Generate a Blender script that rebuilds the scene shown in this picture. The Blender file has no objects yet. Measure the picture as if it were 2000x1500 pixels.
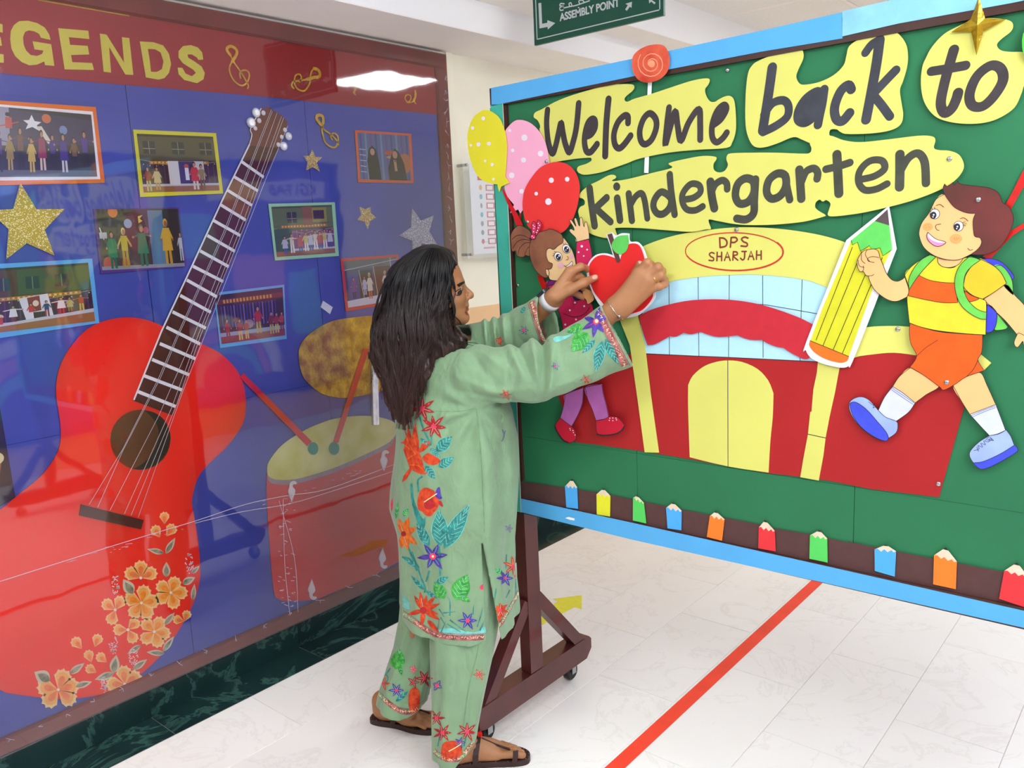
import bpy, math, random
import numpy as np
from mathutils import Vector, Matrix
from mathutils.geometry import tessellate_polygon, delaunay_2d_cdt
from mathutils.bvhtree import BVHTree
random.seed(7); rng = np.random.default_rng(7)
C = bpy.context.scene.collection
PI = math.pi

# ------------------------------------------------------------------ camera
CAMZ = 1.55; FPX = 1618.5
RC = np.array([[0.76324206, 0.64451058, -0.0454715],
               [0.07849653, -0.16235246, -0.9836056],
               [-0.64132663, 0.74715981, -0.17450607]])      # rows: image right, image down, forward
cd = bpy.data.cameras.new('camera'); cam = bpy.data.objects.new('camera', cd); C.objects.link(cam)
cd.sensor_width = 36; cd.lens = FPX / 2000 * 36; cd.clip_start = 0.05; cd.clip_end = 60
mr = Matrix([[RC[0][i], -RC[1][i], -RC[2][i]] for i in range(3)]).to_4x4()
cam.matrix_world = Matrix.Translation((0, 0, CAMZ)) @ mr
bpy.context.scene.camera = cam

# ------------------------------------------------------------------ world, lamps, exposure
sc = bpy.context.scene
sc.view_settings.view_transform = 'Standard'; sc.view_settings.look = 'None'
sc.view_settings.gamma = 1.0; sc.view_settings.use_curve_mapping = False
sc.view_settings.exposure = -0.12
world = bpy.data.worlds.new('world'); sc.world = world; world.use_nodes = True
wb = world.node_tree.nodes['Background']; wb.inputs[0].default_value = (0.90, 0.96, 1.0, 1); wb.inputs[1].default_value = 1.0
sc.cycles.max_bounces = 7; sc.cycles.diffuse_bounces = 4; sc.cycles.glossy_bounces = 3; sc.cycles.transparent_max_bounces = 12
sc.cycles.use_adaptive_sampling = True; sc.cycles.use_denoising = True
PANEL_E = 30.0
# ceiling light panels (built further down as things): (x0, y0)
ZC = 2.66
PANELS = [(-0.98, 3.80), (-0.98, 6.20), (-1.58, -0.4), (0.22, 1.4), (0.22, -1.0)]  # the panel right of the rolling board is added, to brighten the floor
# unseen fill light, added on the right to brighten the left wall board
def area(name, loc, target, size, power, col=(0.92, 0.97, 1.0)):
    l = bpy.data.lights.new(name, 'AREA'); l.shape = 'SQUARE'; l.size = size; l.energy = power; l.color = col
    o = bpy.data.objects.new(name, l); C.objects.link(o); o.location = loc
    o.rotation_euler = (Vector(target) - Vector(loc)).to_track_quat('-Z', 'Y').to_euler(); return o
area('wall_board_fill', (1.0, 0.75, 2.1), (-2.6, 1.35, 0.8), 1.2, 54)

# ------------------------------------------------------------------ helpers
def ray(px, py):
    return RC.T @ np.array([(px - 1000) / FPX, (py - 750) / FPX, 1.0])
def onp(px, py, ax, val):
    d = ray(px, py); o = np.array([0, 0, CAMZ]); t = (val - o[ax]) / d[ax]; return o + d * t
def K(ox, oy, s, pts): return [(ox + s * p[0], oy + s * p[1]) + tuple(p[2:]) for p in pts]
def lin(c): return tuple(((v / 255) / 12.92 if v / 255 <= 0.04045 else ((v / 255 + 0.055) / 1.055) ** 2.4) for v in c)
_m = {}
def mat(name, rgb, rough=0.6, metal=0.0, noise=0.05, nscale=40, bump=0.0, bscale=200, coat=0.0, spec=0.35, sheen=0.0, rgb2=None, sub=0.0):
    if name in _m: return _m[name]
    m = bpy.data.materials.new(name); m.use_nodes = True; nt = m.node_tree; N = nt.nodes; b = N['Principled BSDF']
    b.inputs['Roughness'].default_value = rough; b.inputs['Metallic'].default_value = metal
    b.inputs['Specular IOR Level'].default_value = spec; b.inputs['Coat Weight'].default_value = coat
    if sub: b.inputs['Subsurface Weight'].default_value = sub; b.inputs['Subsurface Radius'].default_value = (0.02, 0.007, 0.004); b.inputs['Subsurface Scale'].default_value = 0.4
    if sheen: b.inputs['Sheen Weight'].default_value = sheen
    c = lin(rgb); b.inputs['Base Color'].default_value = (*c, 1)
    if noise:
        tc = N.new('ShaderNodeTexCoord'); n = N.new('ShaderNodeTexNoise'); n.inputs['Scale'].default_value = nscale; n.inputs['Detail'].default_value = 4
        r = N.new('ShaderNodeValToRGB'); c2 = lin(rgb2) if rgb2 else tuple(min(1, v * (1 + noise * 2)) for v in c)
        r.color_ramp.elements[0].position = 0.3; r.color_ramp.elements[1].position = 0.7
        r.color_ramp.elements[0].color = (*[v * (1 - noise) for v in c], 1); r.color_ramp.elements[1].color = (*c2, 1)
        nt.links.new(tc.outputs['Object'], n.inputs['Vector']); nt.links.new(n.outputs['Fac'], r.inputs[0]); nt.links.new(r.outputs[0], b.inputs['Base Color'])
    if bump:
        tc2 = N.new('ShaderNodeTexCoord'); n2 = N.new('ShaderNodeTexNoise'); n2.inputs['Scale'].default_value = bscale; n2.inputs['Detail'].default_value = 3
        bp = N.new('ShaderNodeBump'); bp.inputs['Strength'].default_value = bump; bp.inputs['Distance'].default_value = 0.01
        nt.links.new(tc2.outputs['Object'], n2.inputs['Vector']); nt.links.new(n2.outputs['Fac'], bp.inputs['Height']); nt.links.new(bp.outputs[0], b.inputs['Normal'])
    _m[name] = m; return m
def emis(name, col, e):
    m = bpy.data.materials.new(name); m.use_nodes = True; nt = m.node_tree; nt.nodes.clear()
    o = nt.nodes.new('ShaderNodeOutputMaterial'); em = nt.nodes.new('ShaderNodeEmission'); em.inputs[0].default_value = (*col, 1); em.inputs[1].default_value = e
    nt.links.new(em.outputs[0], o.inputs[0]); return m

WL = {}       # world location of each object, so children can be given in world coordinates
def tag(o, label=None, cat=None, group=None, kind=None):
    if label: o['label'] = label
    if cat: o['category'] = cat
    if group: o['group'] = group
    if kind: o['kind'] = kind
    return o
def thing(name, loc, label, cat, group=None):
    o = bpy.data.objects.new(name, None); o.empty_display_size = 0.05; C.objects.link(o); o.location = loc; WL[o.name] = Vector(loc)
    return tag(o, label, cat, group)
def mk(name, vs, fs, m, parent=None, smooth=False, midx=None):
    vs = np.asarray(vs, dtype=float).reshape(-1, 3)
    if parent is None:
        base = np.array([(vs[:, 0].min() + vs[:, 0].max()) / 2, (vs[:, 1].min() + vs[:, 1].max()) / 2, vs[:, 2].min()]); vs = vs - base
    me = bpy.data.meshes.new(name)
    if isinstance(fs, np.ndarray):
        me.vertices.add(len(vs)); me.vertices.foreach_set('co', vs.astype(np.float32).ravel())
        k = fs.shape[1]; me.loops.add(fs.size); me.loops.foreach_set('vertex_index', fs.astype(np.int32).ravel())
        me.polygons.add(len(fs)); me.polygons.foreach_set('loop_start', np.arange(0, fs.size, k, dtype=np.int32)); me.update(calc_edges=True)
    else:
        me.from_pydata([tuple(v) for v in vs], [], [tuple(int(i) for i in f) for f in fs])
    for q in (m if isinstance(m, (list, tuple)) else [m]): me.materials.append(q)
    if midx is not None: me.polygons.foreach_set('material_index', np.asarray(midx, dtype=np.int32))
    if smooth: me.polygons.foreach_set('use_smooth', [True] * len(me.polygons))
    me.update()
    o = bpy.data.objects.new(name, me); C.objects.link(o)
    if parent is None:
        o.location = base; WL[o.name] = Vector(base)
    else:
        o.parent = parent; o.matrix_parent_inverse = Matrix.Translation(-WL[parent.name]); WL[o.name] = Vector((0, 0, 0))
    return o
class MB:
    def __init__(s): s.v = []; s.f = []; s.mi = []
    def add(s, v, f, mi=0):
        n = len(s.v); s.v += [tuple(p) for p in v]; s.f += [tuple(i + n for i in q) for q in f]; s.mi += [mi] * len(f); return s
    def box(s, a, b, mi=0, bev=0.0):
        x0, y0, z0 = a; x1, y1, z1 = b
        v = [(x0, y0, z0), (x1, y0, z0), (x1, y1, z0), (x0, y1, z0), (x0, y0, z1), (x1, y0, z1), (x1, y1, z1), (x0, y1, z1)]
        return s.add(v, [(0, 3, 2, 1), (4, 5, 6, 7), (0, 1, 5, 4), (1, 2, 6, 5), (2, 3, 7, 6), (3, 0, 4, 7)], mi)
    def tube(s, pts, r, n=8, mi=0, cap=True):
        pts = [Vector(p) for p in pts]; R = r if isinstance(r, (list, tuple)) else [r] * len(pts); v = []; f = []
        t0 = (pts[1] - pts[0]).normalized(); up = Vector((0, 0, 1)) if abs(t0.z) < 0.9 else Vector((1, 0, 0)); a = t0.cross(up).normalized()
        for i, p in enumerate(pts):
            t = (pts[min(i + 1, len(pts) - 1)] - pts[max(i - 1, 0)]).normalized(); a = (a - t * a.dot(t)).normalized(); b = t.cross(a)
            for k in range(n):
                w = 2 * PI * k / n; v.append(p + (a * math.cos(w) + b * math.sin(w)) * R[i])
        for i in range(len(pts) - 1):
            for k in range(n): f.append((i * n + k, i * n + (k + 1) % n, (i + 1) * n + (k + 1) % n, (i + 1) * n + k))
        if cap: f += [tuple(range(n))[::-1], tuple(range((len(pts) - 1) * n, len(pts) * n))]
        return s.add(v, f, mi)
    def beam(s, p, q, w, h, side):       # rectangular bar from p to q; side = direction of width w
        p, q = Vector(p), Vector(q); t = (q - p).normalized(); a = (Vector(side) - t * t.dot(Vector(side))).normalized(); b = t.cross(a)
        v = [e + a * (i * w / 2) + b * (j * h / 2) for e in (p, q) for i, j in ((-1, -1), (1, -1), (1, 1), (-1, 1))]
        return s.add(v, [(3, 2, 1, 0), (4, 5, 6, 7), (0, 1, 5, 4), (1, 2, 6, 5), (2, 3, 7, 6), (3, 0, 4, 7)])
    def ball(s, c, r, n=10, mi=0, sc=(1, 1, 1)):
        v = [(c[0], c[1], c[2] + r * sc[2])]; f = []
        for i in range(1, n // 2):
            a = PI * i / (n // 2)
            for k in range(n): w = 2 * PI * k / n; v.append((c[0] + r * sc[0] * math.sin(a) * math.cos(w), c[1] + r * sc[1] * math.sin(a) * math.sin(w), c[2] + r * sc[2] * math.cos(a)))
        v.append((c[0], c[1], c[2] - r * sc[2])); L = len(v) - 1; h = n // 2
        for k in range(n):
            f.append((0, 1 + k, 1 + (k + 1) % n))
            for i in range(h - 2): f.append((1 + i * n + k, 1 + (i + 1) * n + k, 1 + (i + 1) * n + (k + 1) % n, 1 + i * n + (k + 1) % n))
            f.append((1 + (h - 2) * n + k, L, 1 + (h - 2) * n + (k + 1) % n))
        return s.add(v, f, mi)
    def build(s, name, m, parent=None, smooth=False): return mk(name, s.v, s.f, m, parent, smooth, s.mi)
def box(name, a, b, m, parent=None): return MB().box(a, b).build(name, m, parent)

def sm(pts, n=6, closed=True):           # Catmull-Rom; a repeated point makes a corner
    P = [np.array(p[:2], float) for p in pts]; L = len(P); out = []
    for i in range(L if closed else L - 1):
        if closed: a, b, c, d = P[i - 1], P[i], P[(i + 1) % L], P[(i + 2) % L]
        else: a, b, c, d = P[max(i - 1, 0)], P[i], P[i + 1], P[min(i + 2, L - 1)]
        if np.allclose(b, c): continue
        for k in range(n):
            t = k / n; out.append(tuple(0.5 * ((2 * b) + (-a + c) * t + (2 * a - 5 * b + 4 * c - d) * t * t + (-a + 3 * b - 3 * c + d) * t ** 3)))
    if not closed: out.append(tuple(P[-1]))
    return out
def ell(cx, cy, rx, ry=None, a=0, n=28, a0=0, a1=2 * PI):
    ry = ry or rx; ca, sa = math.cos(a), math.sin(a); full = abs(a1 - a0 - 2 * PI) < 1e-6; o = []
    for k in range(n if full else n + 1):
        w = a0 + (a1 - a0) * k / n; x, y = rx * math.cos(w), ry * math.sin(w); o.append((cx + x * ca - y * sa, cy + x * sa + y * ca))
    return o
# a plane that things are pinned on: axis and the value at its surface; toward the room is sign sg
WX = -2.655
LEFT = (0, WX, 1.0)        # wall board: surfaces face +x
BY = 1.880
RIGHT = (1, BY, -1.0)      # rolling board: surfaces face -y
FLOOR = (2, 0.0, 1.0)
def P3(p, pl, off): return onp(p[0], p[1], pl[0], pl[1] + pl[2] * off)
def clean(loop):
    o = []
    for p in loop:
        if not o or (abs(p[0] - o[-1][0]) + abs(p[1] - o[-1][1])) > 1e-4: o.append(p)
    if len(o) > 1 and (abs(o[0][0] - o[-1][0]) + abs(o[0][1] - o[-1][1])) < 1e-4: o.pop()
    return o
def fill(mb, loops, pl, off, th, mi=0, emi=None):
    """a flat sheet cut to an outline: front face off metres before the plane, th thick"""
    loops = [clean(l) for l in loops]
    front = [[Vector(P3(p, pl, off)) for p in l] for l in loops]; n = Vector((0, 0, 0)); n[pl[0]] = pl[2]
    ax = [i for i in range(3) if i != pl[0]]
    flat = [[Vector((p[ax[0]], p[ax[1]], 0)) for p in l] for l in front]
    tris = tessellate_polygon(flat); V = [p for l in front for p in l]
    f = []
    for t in tris:
        a, b, c = (V[i] for i in t)
        f.append(tuple(t) if (b - a).cross(c - a).dot(n) > 0 else tuple(t)[::-1])
    L = len(V)
    if th > 0:
        mb.add(V + [p - n * th for p in V], f + [tuple(i + L for i in t[::-1]) for t in f], mi)
        s = 0; q = []
        for l in front:
            m = len(l)
            for i in range(m): q.append((s + i, s + (i + 1) % m, L + s + (i + 1) % m, L + s + i))
            s += m
        base = len(mb.v) - 2 * L
        mb.f += [tuple(i + base for i in t) for t in q]; mb.mi += [mi if emi is None else emi] * len(q)
    else: mb.add(V, f, mi)
    return mb
def cut(name, pts, pl, off, th, m, parent=None, s=True, n=6, holes=()):
    """a paper cut-out; pts in photo pixels"""
    L = [sm(pts, n) if s else [p[:2] for p in pts]] + [(sm(h, n) if s else list(h)) for h in holes]
    return fill(MB(), L, pl, off, th, 0, 1 if isinstance(m, list) else None).build(name, m, parent)
def patches(name, shapes, pl, off, m, parent, th=0.0):
    mb = MB()
    for sh in shapes: fill(mb, [sh], pl, off, th)
    o = mb.build(name, m, parent)
    if len(shapes) > 1: o['kind'] = 'stuff'
    return o
def stroke(mb, pts, w, pl, off, s=True, n=5, closed=False, mi=0, caps=8):
    off = off + 0.00005 * (len(mb.f) % 7)
    """an inked line w pixels wide lying on the sheet; pts may carry their own widths"""
    P = sm(pts, n, closed) if s else [p[:2] for p in pts]
    if closed: P = P + [P[0]]
    ax = [i for i in range(3) if i != pl[0]]; nn = np.zeros(3); nn[pl[0]] = pl[2]
    W3 = [P3(p, pl, off) for p in P]; up = nn * 0.00002
    mid = P3(P[len(P) // 2], pl, off); k = float(np.linalg.norm(P3((P[len(P) // 2][0] + 1, P[len(P) // 2][1] + 1), pl, off) - mid)) / 1.414
    hw = w * k / 2; L = len(W3); v = []; f = []
    for i in range(L):
        t = (W3[1] - W3[L - 2]) if closed and i in (0, L - 1) else W3[min(i + 1, L - 1)] - W3[max(i - 1, 0)]; t = t / (np.linalg.norm(t) + 1e-9); sd = np.cross(t, nn); v += [W3[i] - sd * hw, W3[i] + sd * hw]
    for i in range(L - 1): f.append((2 * i, 2 * i + 1, 2 * i + 3, 2 * i + 2))
    mb.add(v, f, mi)
    if caps:
        a = np.zeros(3); a[ax[0]] = 1; b = np.zeros(3); b[ax[1]] = 1
        for e in ([0, L - 1] if not closed else []):
            mb.add([W3[e] + (a * math.cos(q) + b * math.sin(q)) * hw + up * (e + 1 if e == 0 else 2) for q in (2 * PI * j / (caps * 2) for j in range(caps * 2))], [tuple(range(caps * 2))], mi)
    return mb
def strokes(name, lines, w, pl, off, m, parent, s=True):
    if name in ('mullion', 'pencil_line', 'sole', 'sock_stripe', 'eyebrow'):
        for i, l in enumerate(lines): mb = MB(); stroke(mb, l, w, pl, off + i * .00003, s); o = mb.build(name, m, parent)
        return o
    mb = MB()
    for l in lines: stroke(mb, l, w, pl, off, s)
    o = mb.build(name, m, parent)
    if len(lines) > 1: o['kind'] = 'stuff'
    return o

def inkmesh(name, sts, pl, off, m, parent):
    """several overlapping pen strokes joined into one flat shape without overlaps"""
    ax = [i for i in range(3) if i != pl[0]]; V = []; Fp = []
    for w, closed, pts in sts:
        mb = MB(); stroke(mb, pts, w, pl, 0, True, 6, closed)
        n = len(V); V += [Vector((p[ax[0]] * 100, p[ax[1]] * 100)) for p in mb.v]; Fp += [[i + n for i in f] for f in mb.f]
    keep = []
    for f in Fp:
        a = sum(V[f[i - 1]].x * V[f[i]].y - V[f[i]].x * V[f[i - 1]].y for i in range(len(f)))
        if abs(a) > 1e-5: keep.append(f if a > 0 else f[::-1])
    r = delaunay_2d_cdt(V, [], keep, 1, 1e-5); vs = []; c0 = pl[1] + pl[2] * off
    for v in r[0]:
        p = [0, 0, 0]; p[pl[0]] = c0; p[ax[0]] = v.x / 100; p[ax[1]] = v.y / 100; vs.append(p)
    return mk(name, vs, [tuple(f) for f, o_ in zip(r[2], r[5]) if len(o_)], m, parent)

# ------------------------------------------------------------------ procedural surfaces
def marble(name, base, vein, fleck=None, rough=0.3, scale=3.0, vw=0.5, rnd=0.04, spec=0.3):
    m = bpy.data.materials.new(name); m.use_nodes = True; nt = m.node_tree; N = nt.nodes; Lk = nt.links.new; b = N['Principled BSDF']
    b.inputs['Roughness'].default_value = rough; b.inputs['Specular IOR Level'].default_value = spec
    g = N.new('ShaderNodeNewGeometry'); oi = N.new('ShaderNodeObjectInfo')
    mul = N.new('ShaderNodeVectorMath'); mul.operation = 'SCALE'; mul.inputs['Scale'].default_value = 37
    cx = N.new('ShaderNodeCombineXYZ'); Lk(oi.outputs['Random'], cx.inputs[0]); Lk(oi.outputs['Random'], cx.inputs[1]); Lk(cx.outputs[0], mul.inputs[0])
    ad = N.new('ShaderNodeVectorMath'); Lk(g.outputs['Position'], ad.inputs[0]); Lk(mul.outputs[0], ad.inputs[1])
    n1 = N.new('ShaderNodeTexNoise'); n1.inputs['Scale'].default_value = scale; n1.inputs['Detail'].default_value = 8; n1.inputs['Roughness'].default_value = 0.62; n1.inputs['Distortion'].default_value = 1.2
    Lk(ad.outputs[0], n1.inputs['Vector'])
    r1 = N.new('ShaderNodeValToRGB'); e = r1.color_ramp.elements; e[0].position = 0.0; e[1].position = 1.0
    cb, cv = lin(base), lin(vein)
    e[0].color = (*cb, 1); e[1].color = (*cb, 1)
    for pos, c in ((0.485 - 0.02 * vw, cb), (0.497, [cb[i] * (1 - vw) + cv[i] * vw for i in range(3)]), (0.52 + 0.04 * vw, cb)):
        q = r1.color_ramp.elements.new(pos); q.color = (*c, 1)
    Lk(n1.outputs['Fac'], r1.inputs[0])
    n2 = N.new('ShaderNodeTexNoise'); n2.inputs['Scale'].default_value = scale * 0.9; n2.inputs['Detail'].default_value = 5; Lk(ad.outputs[0], n2.inputs['Vector'])
    r2 = N.new('ShaderNodeValToRGB'); r2.color_ramp.elements[0].position = 0.35; r2.color_ramp.elements[1].position = 0.75
    r2.color_ramp.elements[0].color = (1, 1, 1, 1); r2.color_ramp.elements[1].color = (*(fleck or (0.93, 0.91, 0.88)), 1); Lk(n2.outputs['Fac'], r2.inputs[0])
    mx = N.new('ShaderNodeMix'); mx.data_type = 'RGBA'; mx.blend_type = 'MULTIPLY'; mx.inputs['Factor'].default_value = 1; Lk(r1.outputs[0], mx.inputs['A']); Lk(r2.outputs[0], mx.inputs['B'])
    hv = N.new('ShaderNodeHueSaturation'); mr_ = N.new('ShaderNodeMapRange'); mr_.inputs['To Min'].default_value = 1 - rnd; mr_.inputs['To Max'].default_value = 1 + rnd * 0.4
    Lk(oi.outputs['Random'], mr_.inputs['Value']); Lk(mr_.outputs[0], hv.inputs['Value']); Lk(mx.outputs['Result'], hv.inputs['Color']); Lk(hv.outputs[0], b.inputs['Base Color'])
    return m
M_floor = marble('white_marble', (240, 238, 233), (150, 140, 128), fleck=(.965, .955, .94), rough=0.34, scale=3.2, vw=0.11, rnd=.02)
M_green = marble('green_marble', (20, 38, 38), (80, 116, 106), (1.7, 2.1, 2.0), rough=0.2, scale=2.4, vw=0.3, rnd=0.25, spec=0.35)
M_cream = mat('cream_paint', (252, 247, 224), 0.65, noise=0.02, nscale=3)
M_orangew = mat('orange_paint', (242, 200, 150), 0.6, noise=0.03, nscale=3)
M_white = mat('white_paint', (250, 250, 248), 0.8, noise=0.015, nscale=2)
M_grey = mat('soffit_paint', (246, 240, 232), 0.8, noise=0.03, nscale=2)
M_tile = mat('ceiling_tile', (242, 238, 232), 0.9, noise=0.02, nscale=60, bump=0.1, bscale=300)
M_joint = mat('grey_grout', (196, 192, 186), 0.9)
M_dark = mat('dark_gap', (20, 18, 18), 0.9, noise=0)
XW0 = -2.675; XE = 1.15; Y0, Y1 = -3.2, 9.0
def struct(o): o['kind'] = 'structure'; return o

# floor: slab with 60 x 30 cm marble tiles, joints recessed
floor = struct(box('floor', (XW0 - 0.1, Y0, -0.05), (XE + 0.1, Y1, -0.0025), M_joint))
def tilemesh(name, w, l, t, m, g=0.0006, bv=0.0012):
    a = [(-w / 2 + g, -l / 2 + g), (w / 2 - g, -l / 2 + g), (w / 2 - g, l / 2 - g), (-w / 2 + g, l / 2 - g)]
    bb = [(x * (1 - 2 * bv / w), y * (1 - 2 * bv / l)) for x, y in a]
    v = [(x, y, -t) for x, y in a] + [(x, y, -bv * 0.7) for x, y in a] + [(x, y, 0) for x, y in bb]
    f = [(8, 9, 10, 11)] + [(i, (i + 1) % 4, 4 + (i + 1) % 4, 4 + i) for i in range(4)] + [(4 + i, 4 + (i + 1) % 4, 8 + (i + 1) % 4, 8 + i) for i in range(4)]
    me = bpy.data.meshes.new(name); me.from_pydata(v, [], f); me.materials.append(m); me.update(); return me
def child(name, me, loc, parent, rot=None):
    o = bpy.data.objects.new(name, me); C.objects.link(o); o.parent = parent; o.matrix_parent_inverse = Matrix.Translation(-WL[parent.name]); o.location = loc
    if rot: o.rotation_euler = rot
    WL[o.name] = Vector(loc); return o
tm = tilemesh('tile', 0.3025, 0.6, 0.0025, M_floor)
offs = {0: 0.46, 1: 0.17, 2: 0.46, 3: 0.16}
for r in range(12):
    xc = -2.185 + 0.15125 + (r - 1) * 0.3025
    sh = {0: 0.21, 1: 0.46, 2: 0.17, 3: 0.44, 4: 0.155}.get(r, 0.46 if r % 2 else 0.16)
    for k in range(17):
        yc = sh + 0.3 + (k - 2) * 0.6
        child('tile', tm, (xc, yc, 0), floor)
# dark green marble border along the wall, and the skirting above it
kerb = struct(box('trim_1', (XW0, Y0, -0.0025), (-2.489, Y1, -0.0015), M_joint))
gm = tilemesh('border_tile', 0.168, 0.6, 0.0012, M_green)
for k in range(14): child('border_tile', gm, (-2.572, 1.13 + 0.3 + (k - 4) * 0.6, 0.0008), kerb)
base = struct(box('baseboard_left', (XW0, Y0, 0.0), (-2.660, Y1, 0.098), M_joint))
def skirt_mesh():
    v = []; prof = [(0, 0.0005), (0, 0.094), (-0.004, 0.1), (-0.02, 0.1), (-0.02, 0.0005)]; L = 0.5994
    for y in (-L / 2, L / 2): v += [(x, y, z) for x, z in prof]
    n = len(prof); f = [(i, i + 1, n + i + 1, n + i) for i in range(n - 1)] + [tuple(range(n)), tuple(range(2 * n - 1, n - 1, -1))]
    me = bpy.data.meshes.new('marble_panel'); me.from_pydata(v, [], f); me.materials.append(M_green); me.update(); return me
sk = skirt_mesh()
for k in range(14): child('marble_panel', sk, (-2.650, 1.13 + 0.3 + (k - 4) * 0.6, 0), base)
# left wall, cream above an orange dado
wl = struct(box('wall_left', (XW0 - 0.12, Y0, 0), (XW0, Y1, 2.80), M_cream))
box('painted_dado', (XW0, 2.80, 0.10), (XW0 + 0.0012, Y1, 1.232), M_orangew, wl)
box('painted_dado', (XW0, Y0, 0.10), (XW0 + 0.0012, -0.45, 1.232), M_orangew, wl)
box('corner_bead', (XW0, 2.762, 0.10), (XW0 + 0.012, 2.80, 2.36), M_cream, wl)
wr = struct(box('wall_right', (XE, Y0, 0), (XE + 0.12, Y1, 2.80), M_cream))
box('painted_dado', (XE - 0.0012, Y0, 0.0), (XE, Y1, 1.232), M_orangew, wr)
# ceiling: stepped gypsum border and a lay-in grid of panels
ceil = struct(box('ceiling', (XW0 - 0.12, Y0, 2.72), (XE + 0.12, Y1, 2.86), M_white))
MB().box((XW0, Y0, 2.360), (-2.345, Y1, 2.364)).build('gypsum_soffit', M_grey, ceil)
MB().box((-2.349, Y0, 2.364), (-2.345, Y1, 2.482)).build('gypsum_fascia', M_white, ceil)
MB().box((-2.349, Y0, 2.482), (-2.165, Y1, 2.486)).build('gypsum_soffit', M_grey, ceil)
MB().box((-2.169, Y0, 2.486), (-2.165, Y1, ZC + 0.02)).build('gypsum_fascia', M_white, ceil)
tl = tilemesh('ceiling_panel', 0.6, 0.6, 0.012, M_tile, g=0.012, bv=0.004)
for i in range(6):
    for k in range(-12, 8):
        x0 = -2.18 + 0.6 * i; y0 = 4.40 + 0.6 * k
        if any(abs(x0 - p[0]) < 0.1 and abs(y0 - p[1]) < 0.1 for p in PANELS) or y0 < Y0: continue
        child('ceiling_panel', tl, (x0 + 0.3, y0 + 0.3, ZC + 0.004), ceil, (PI, 0, 0))
gb = MB()
for i in range(7): gb.box((-2.18 + 0.6 * i - 0.012, Y0, ZC + 0.003), (-2.18 + 0.6 * i + 0.012, Y1, ZC + 0.02))
g2 = MB()
for k in range(-12, 8): g2.box((-2.165, 4.4 + 0.6 * k - 0.012, ZC + 0.005), (XE, 4.4 + 0.6 * k + 0.012, ZC + 0.02))
gb.build('grid_rail', M_grey, ceil); g2.build('grid_rail', M_grey, ceil)
M_lamp = emis('lamp_glow', (0.93, 0.975, 1.0), PANEL_E)
M_alu = mat('white_metal', (235, 235, 232), 0.4, noise=0)
for i, (x, y) in enumerate(PANELS):
    where = ['nearest the far end of the rolling board', 'farther down the corridor', 'behind the photographer on the wall board side', 'added above the right side to brighten the floor', 'behind the photographer on the right side'][i]
    t = thing('ceiling_light', (x + 0.3, y + 0.3, ZC), 'square white recessed ceiling light panel ' + where, 'ceiling light', 'recessed ceiling lights')
    fr = MB()
    for a, b in (((x, y), (x + 0.6, y + 0.02)), ((x, y + 0.58), (x + 0.6, y + 0.6)), ((x, y + 0.02), (x + 0.02, y + 0.58)), ((x + 0.58, y + 0.02), (x + 0.6, y + 0.58))):
        fr.box((a[0], a[1], ZC - 0.002), (b[0], b[1], ZC + 0.02))
    fr.build('frame', M_alu, t)
    MB().box((x + 0.02, y + 0.02, ZC + 0.004), (x + 0.58, y + 0.58, ZC + 0.012)).build('diffuser', M_lamp, t)

# ------------------------------------------------------------------ opposite wall's display (seen mirrored in the film)
M_violet = mat('violet_paper', (110, 100, 200), 0.7); M_pale = mat('pale_paper', (235, 235, 250), 0.7); M_pink2 = mat('pink_paper', (225, 150, 200), 0.7); M_aqua = mat('aqua_paper', (120, 200, 225), 0.7)
ob = thing('display_board', (XE - 0.02, 3.0, 0.5), 'violet display board with a pale header and rainbow on the opposite corridor wall', 'display board')
MB().box((XE - 0.02, -0.8, 0.3), (XE - 0.002, 5.0, 2.25)).build('backing', M_violet, ob)
M_bf = mat('blue_frame', (60, 70, 170), 0.5)
for a, b in (((-0.85, 0.25), (5.05, 0.32)), ((-0.85, 2.23), (5.05, 2.3)), ((-0.85, 0.32), (-0.78, 2.23)), ((4.98, 0.32), (5.05, 2.23))): MB().box((XE - 0.035, a[0], a[1]), (XE - 0.001, b[0], b[1])).build('frame_rail', M_bf, ob)
MB().box((XE - 0.023, 3.75, 1.96), (XE - 0.0195, 4.9, 2.14)).build('header_strip', M_pale, ob)
for mm, lst in ((M_pink2, [(3.9, 1.1, .5, .4), (1.4, 1.3, .35, .35), (0.1, 1.0, .4, .4), (2.5, 1.1, .5, .5)]), (M_aqua, [(4.45, 0.75, .3, .6), (3.4, 1.5, .4, .35), (0.7, 1.4, .4, .5), (1.9, 1.5, .4, .3)]), (M_pale, [(4.5, 1.5, .35, .3), (2.1, 1.85, 1.3, .2), (3.1, 1.15, .25, .25)])):
    for y, z, w, h in lst: MB().box((XE - 0.0235, y, z), (XE - 0.0198, y + w, z + h)).build('paper_square', mm, ob)
for cy in (3.75, 2.2, 0.4):
    for j, (R, mm) in enumerate(((0.55, M_pale), (0.44, M_pink2), (0.33, M_aqua))):
        mb = MB(); vs = []; n = 18
        for k in range(n + 1):
            w = PI * k / n
            for r in (R, R - 0.09): vs.append((XE - 0.024 - j * 0.001, cy + r * math.cos(w), 0.45 + r * math.sin(w)))
        mb.add(vs, [(2 * k, 2 * k + 1, 2 * k + 3, 2 * k + 2) for k in range(n)])
        mb.build('rainbow_band', mm, ob)

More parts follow.
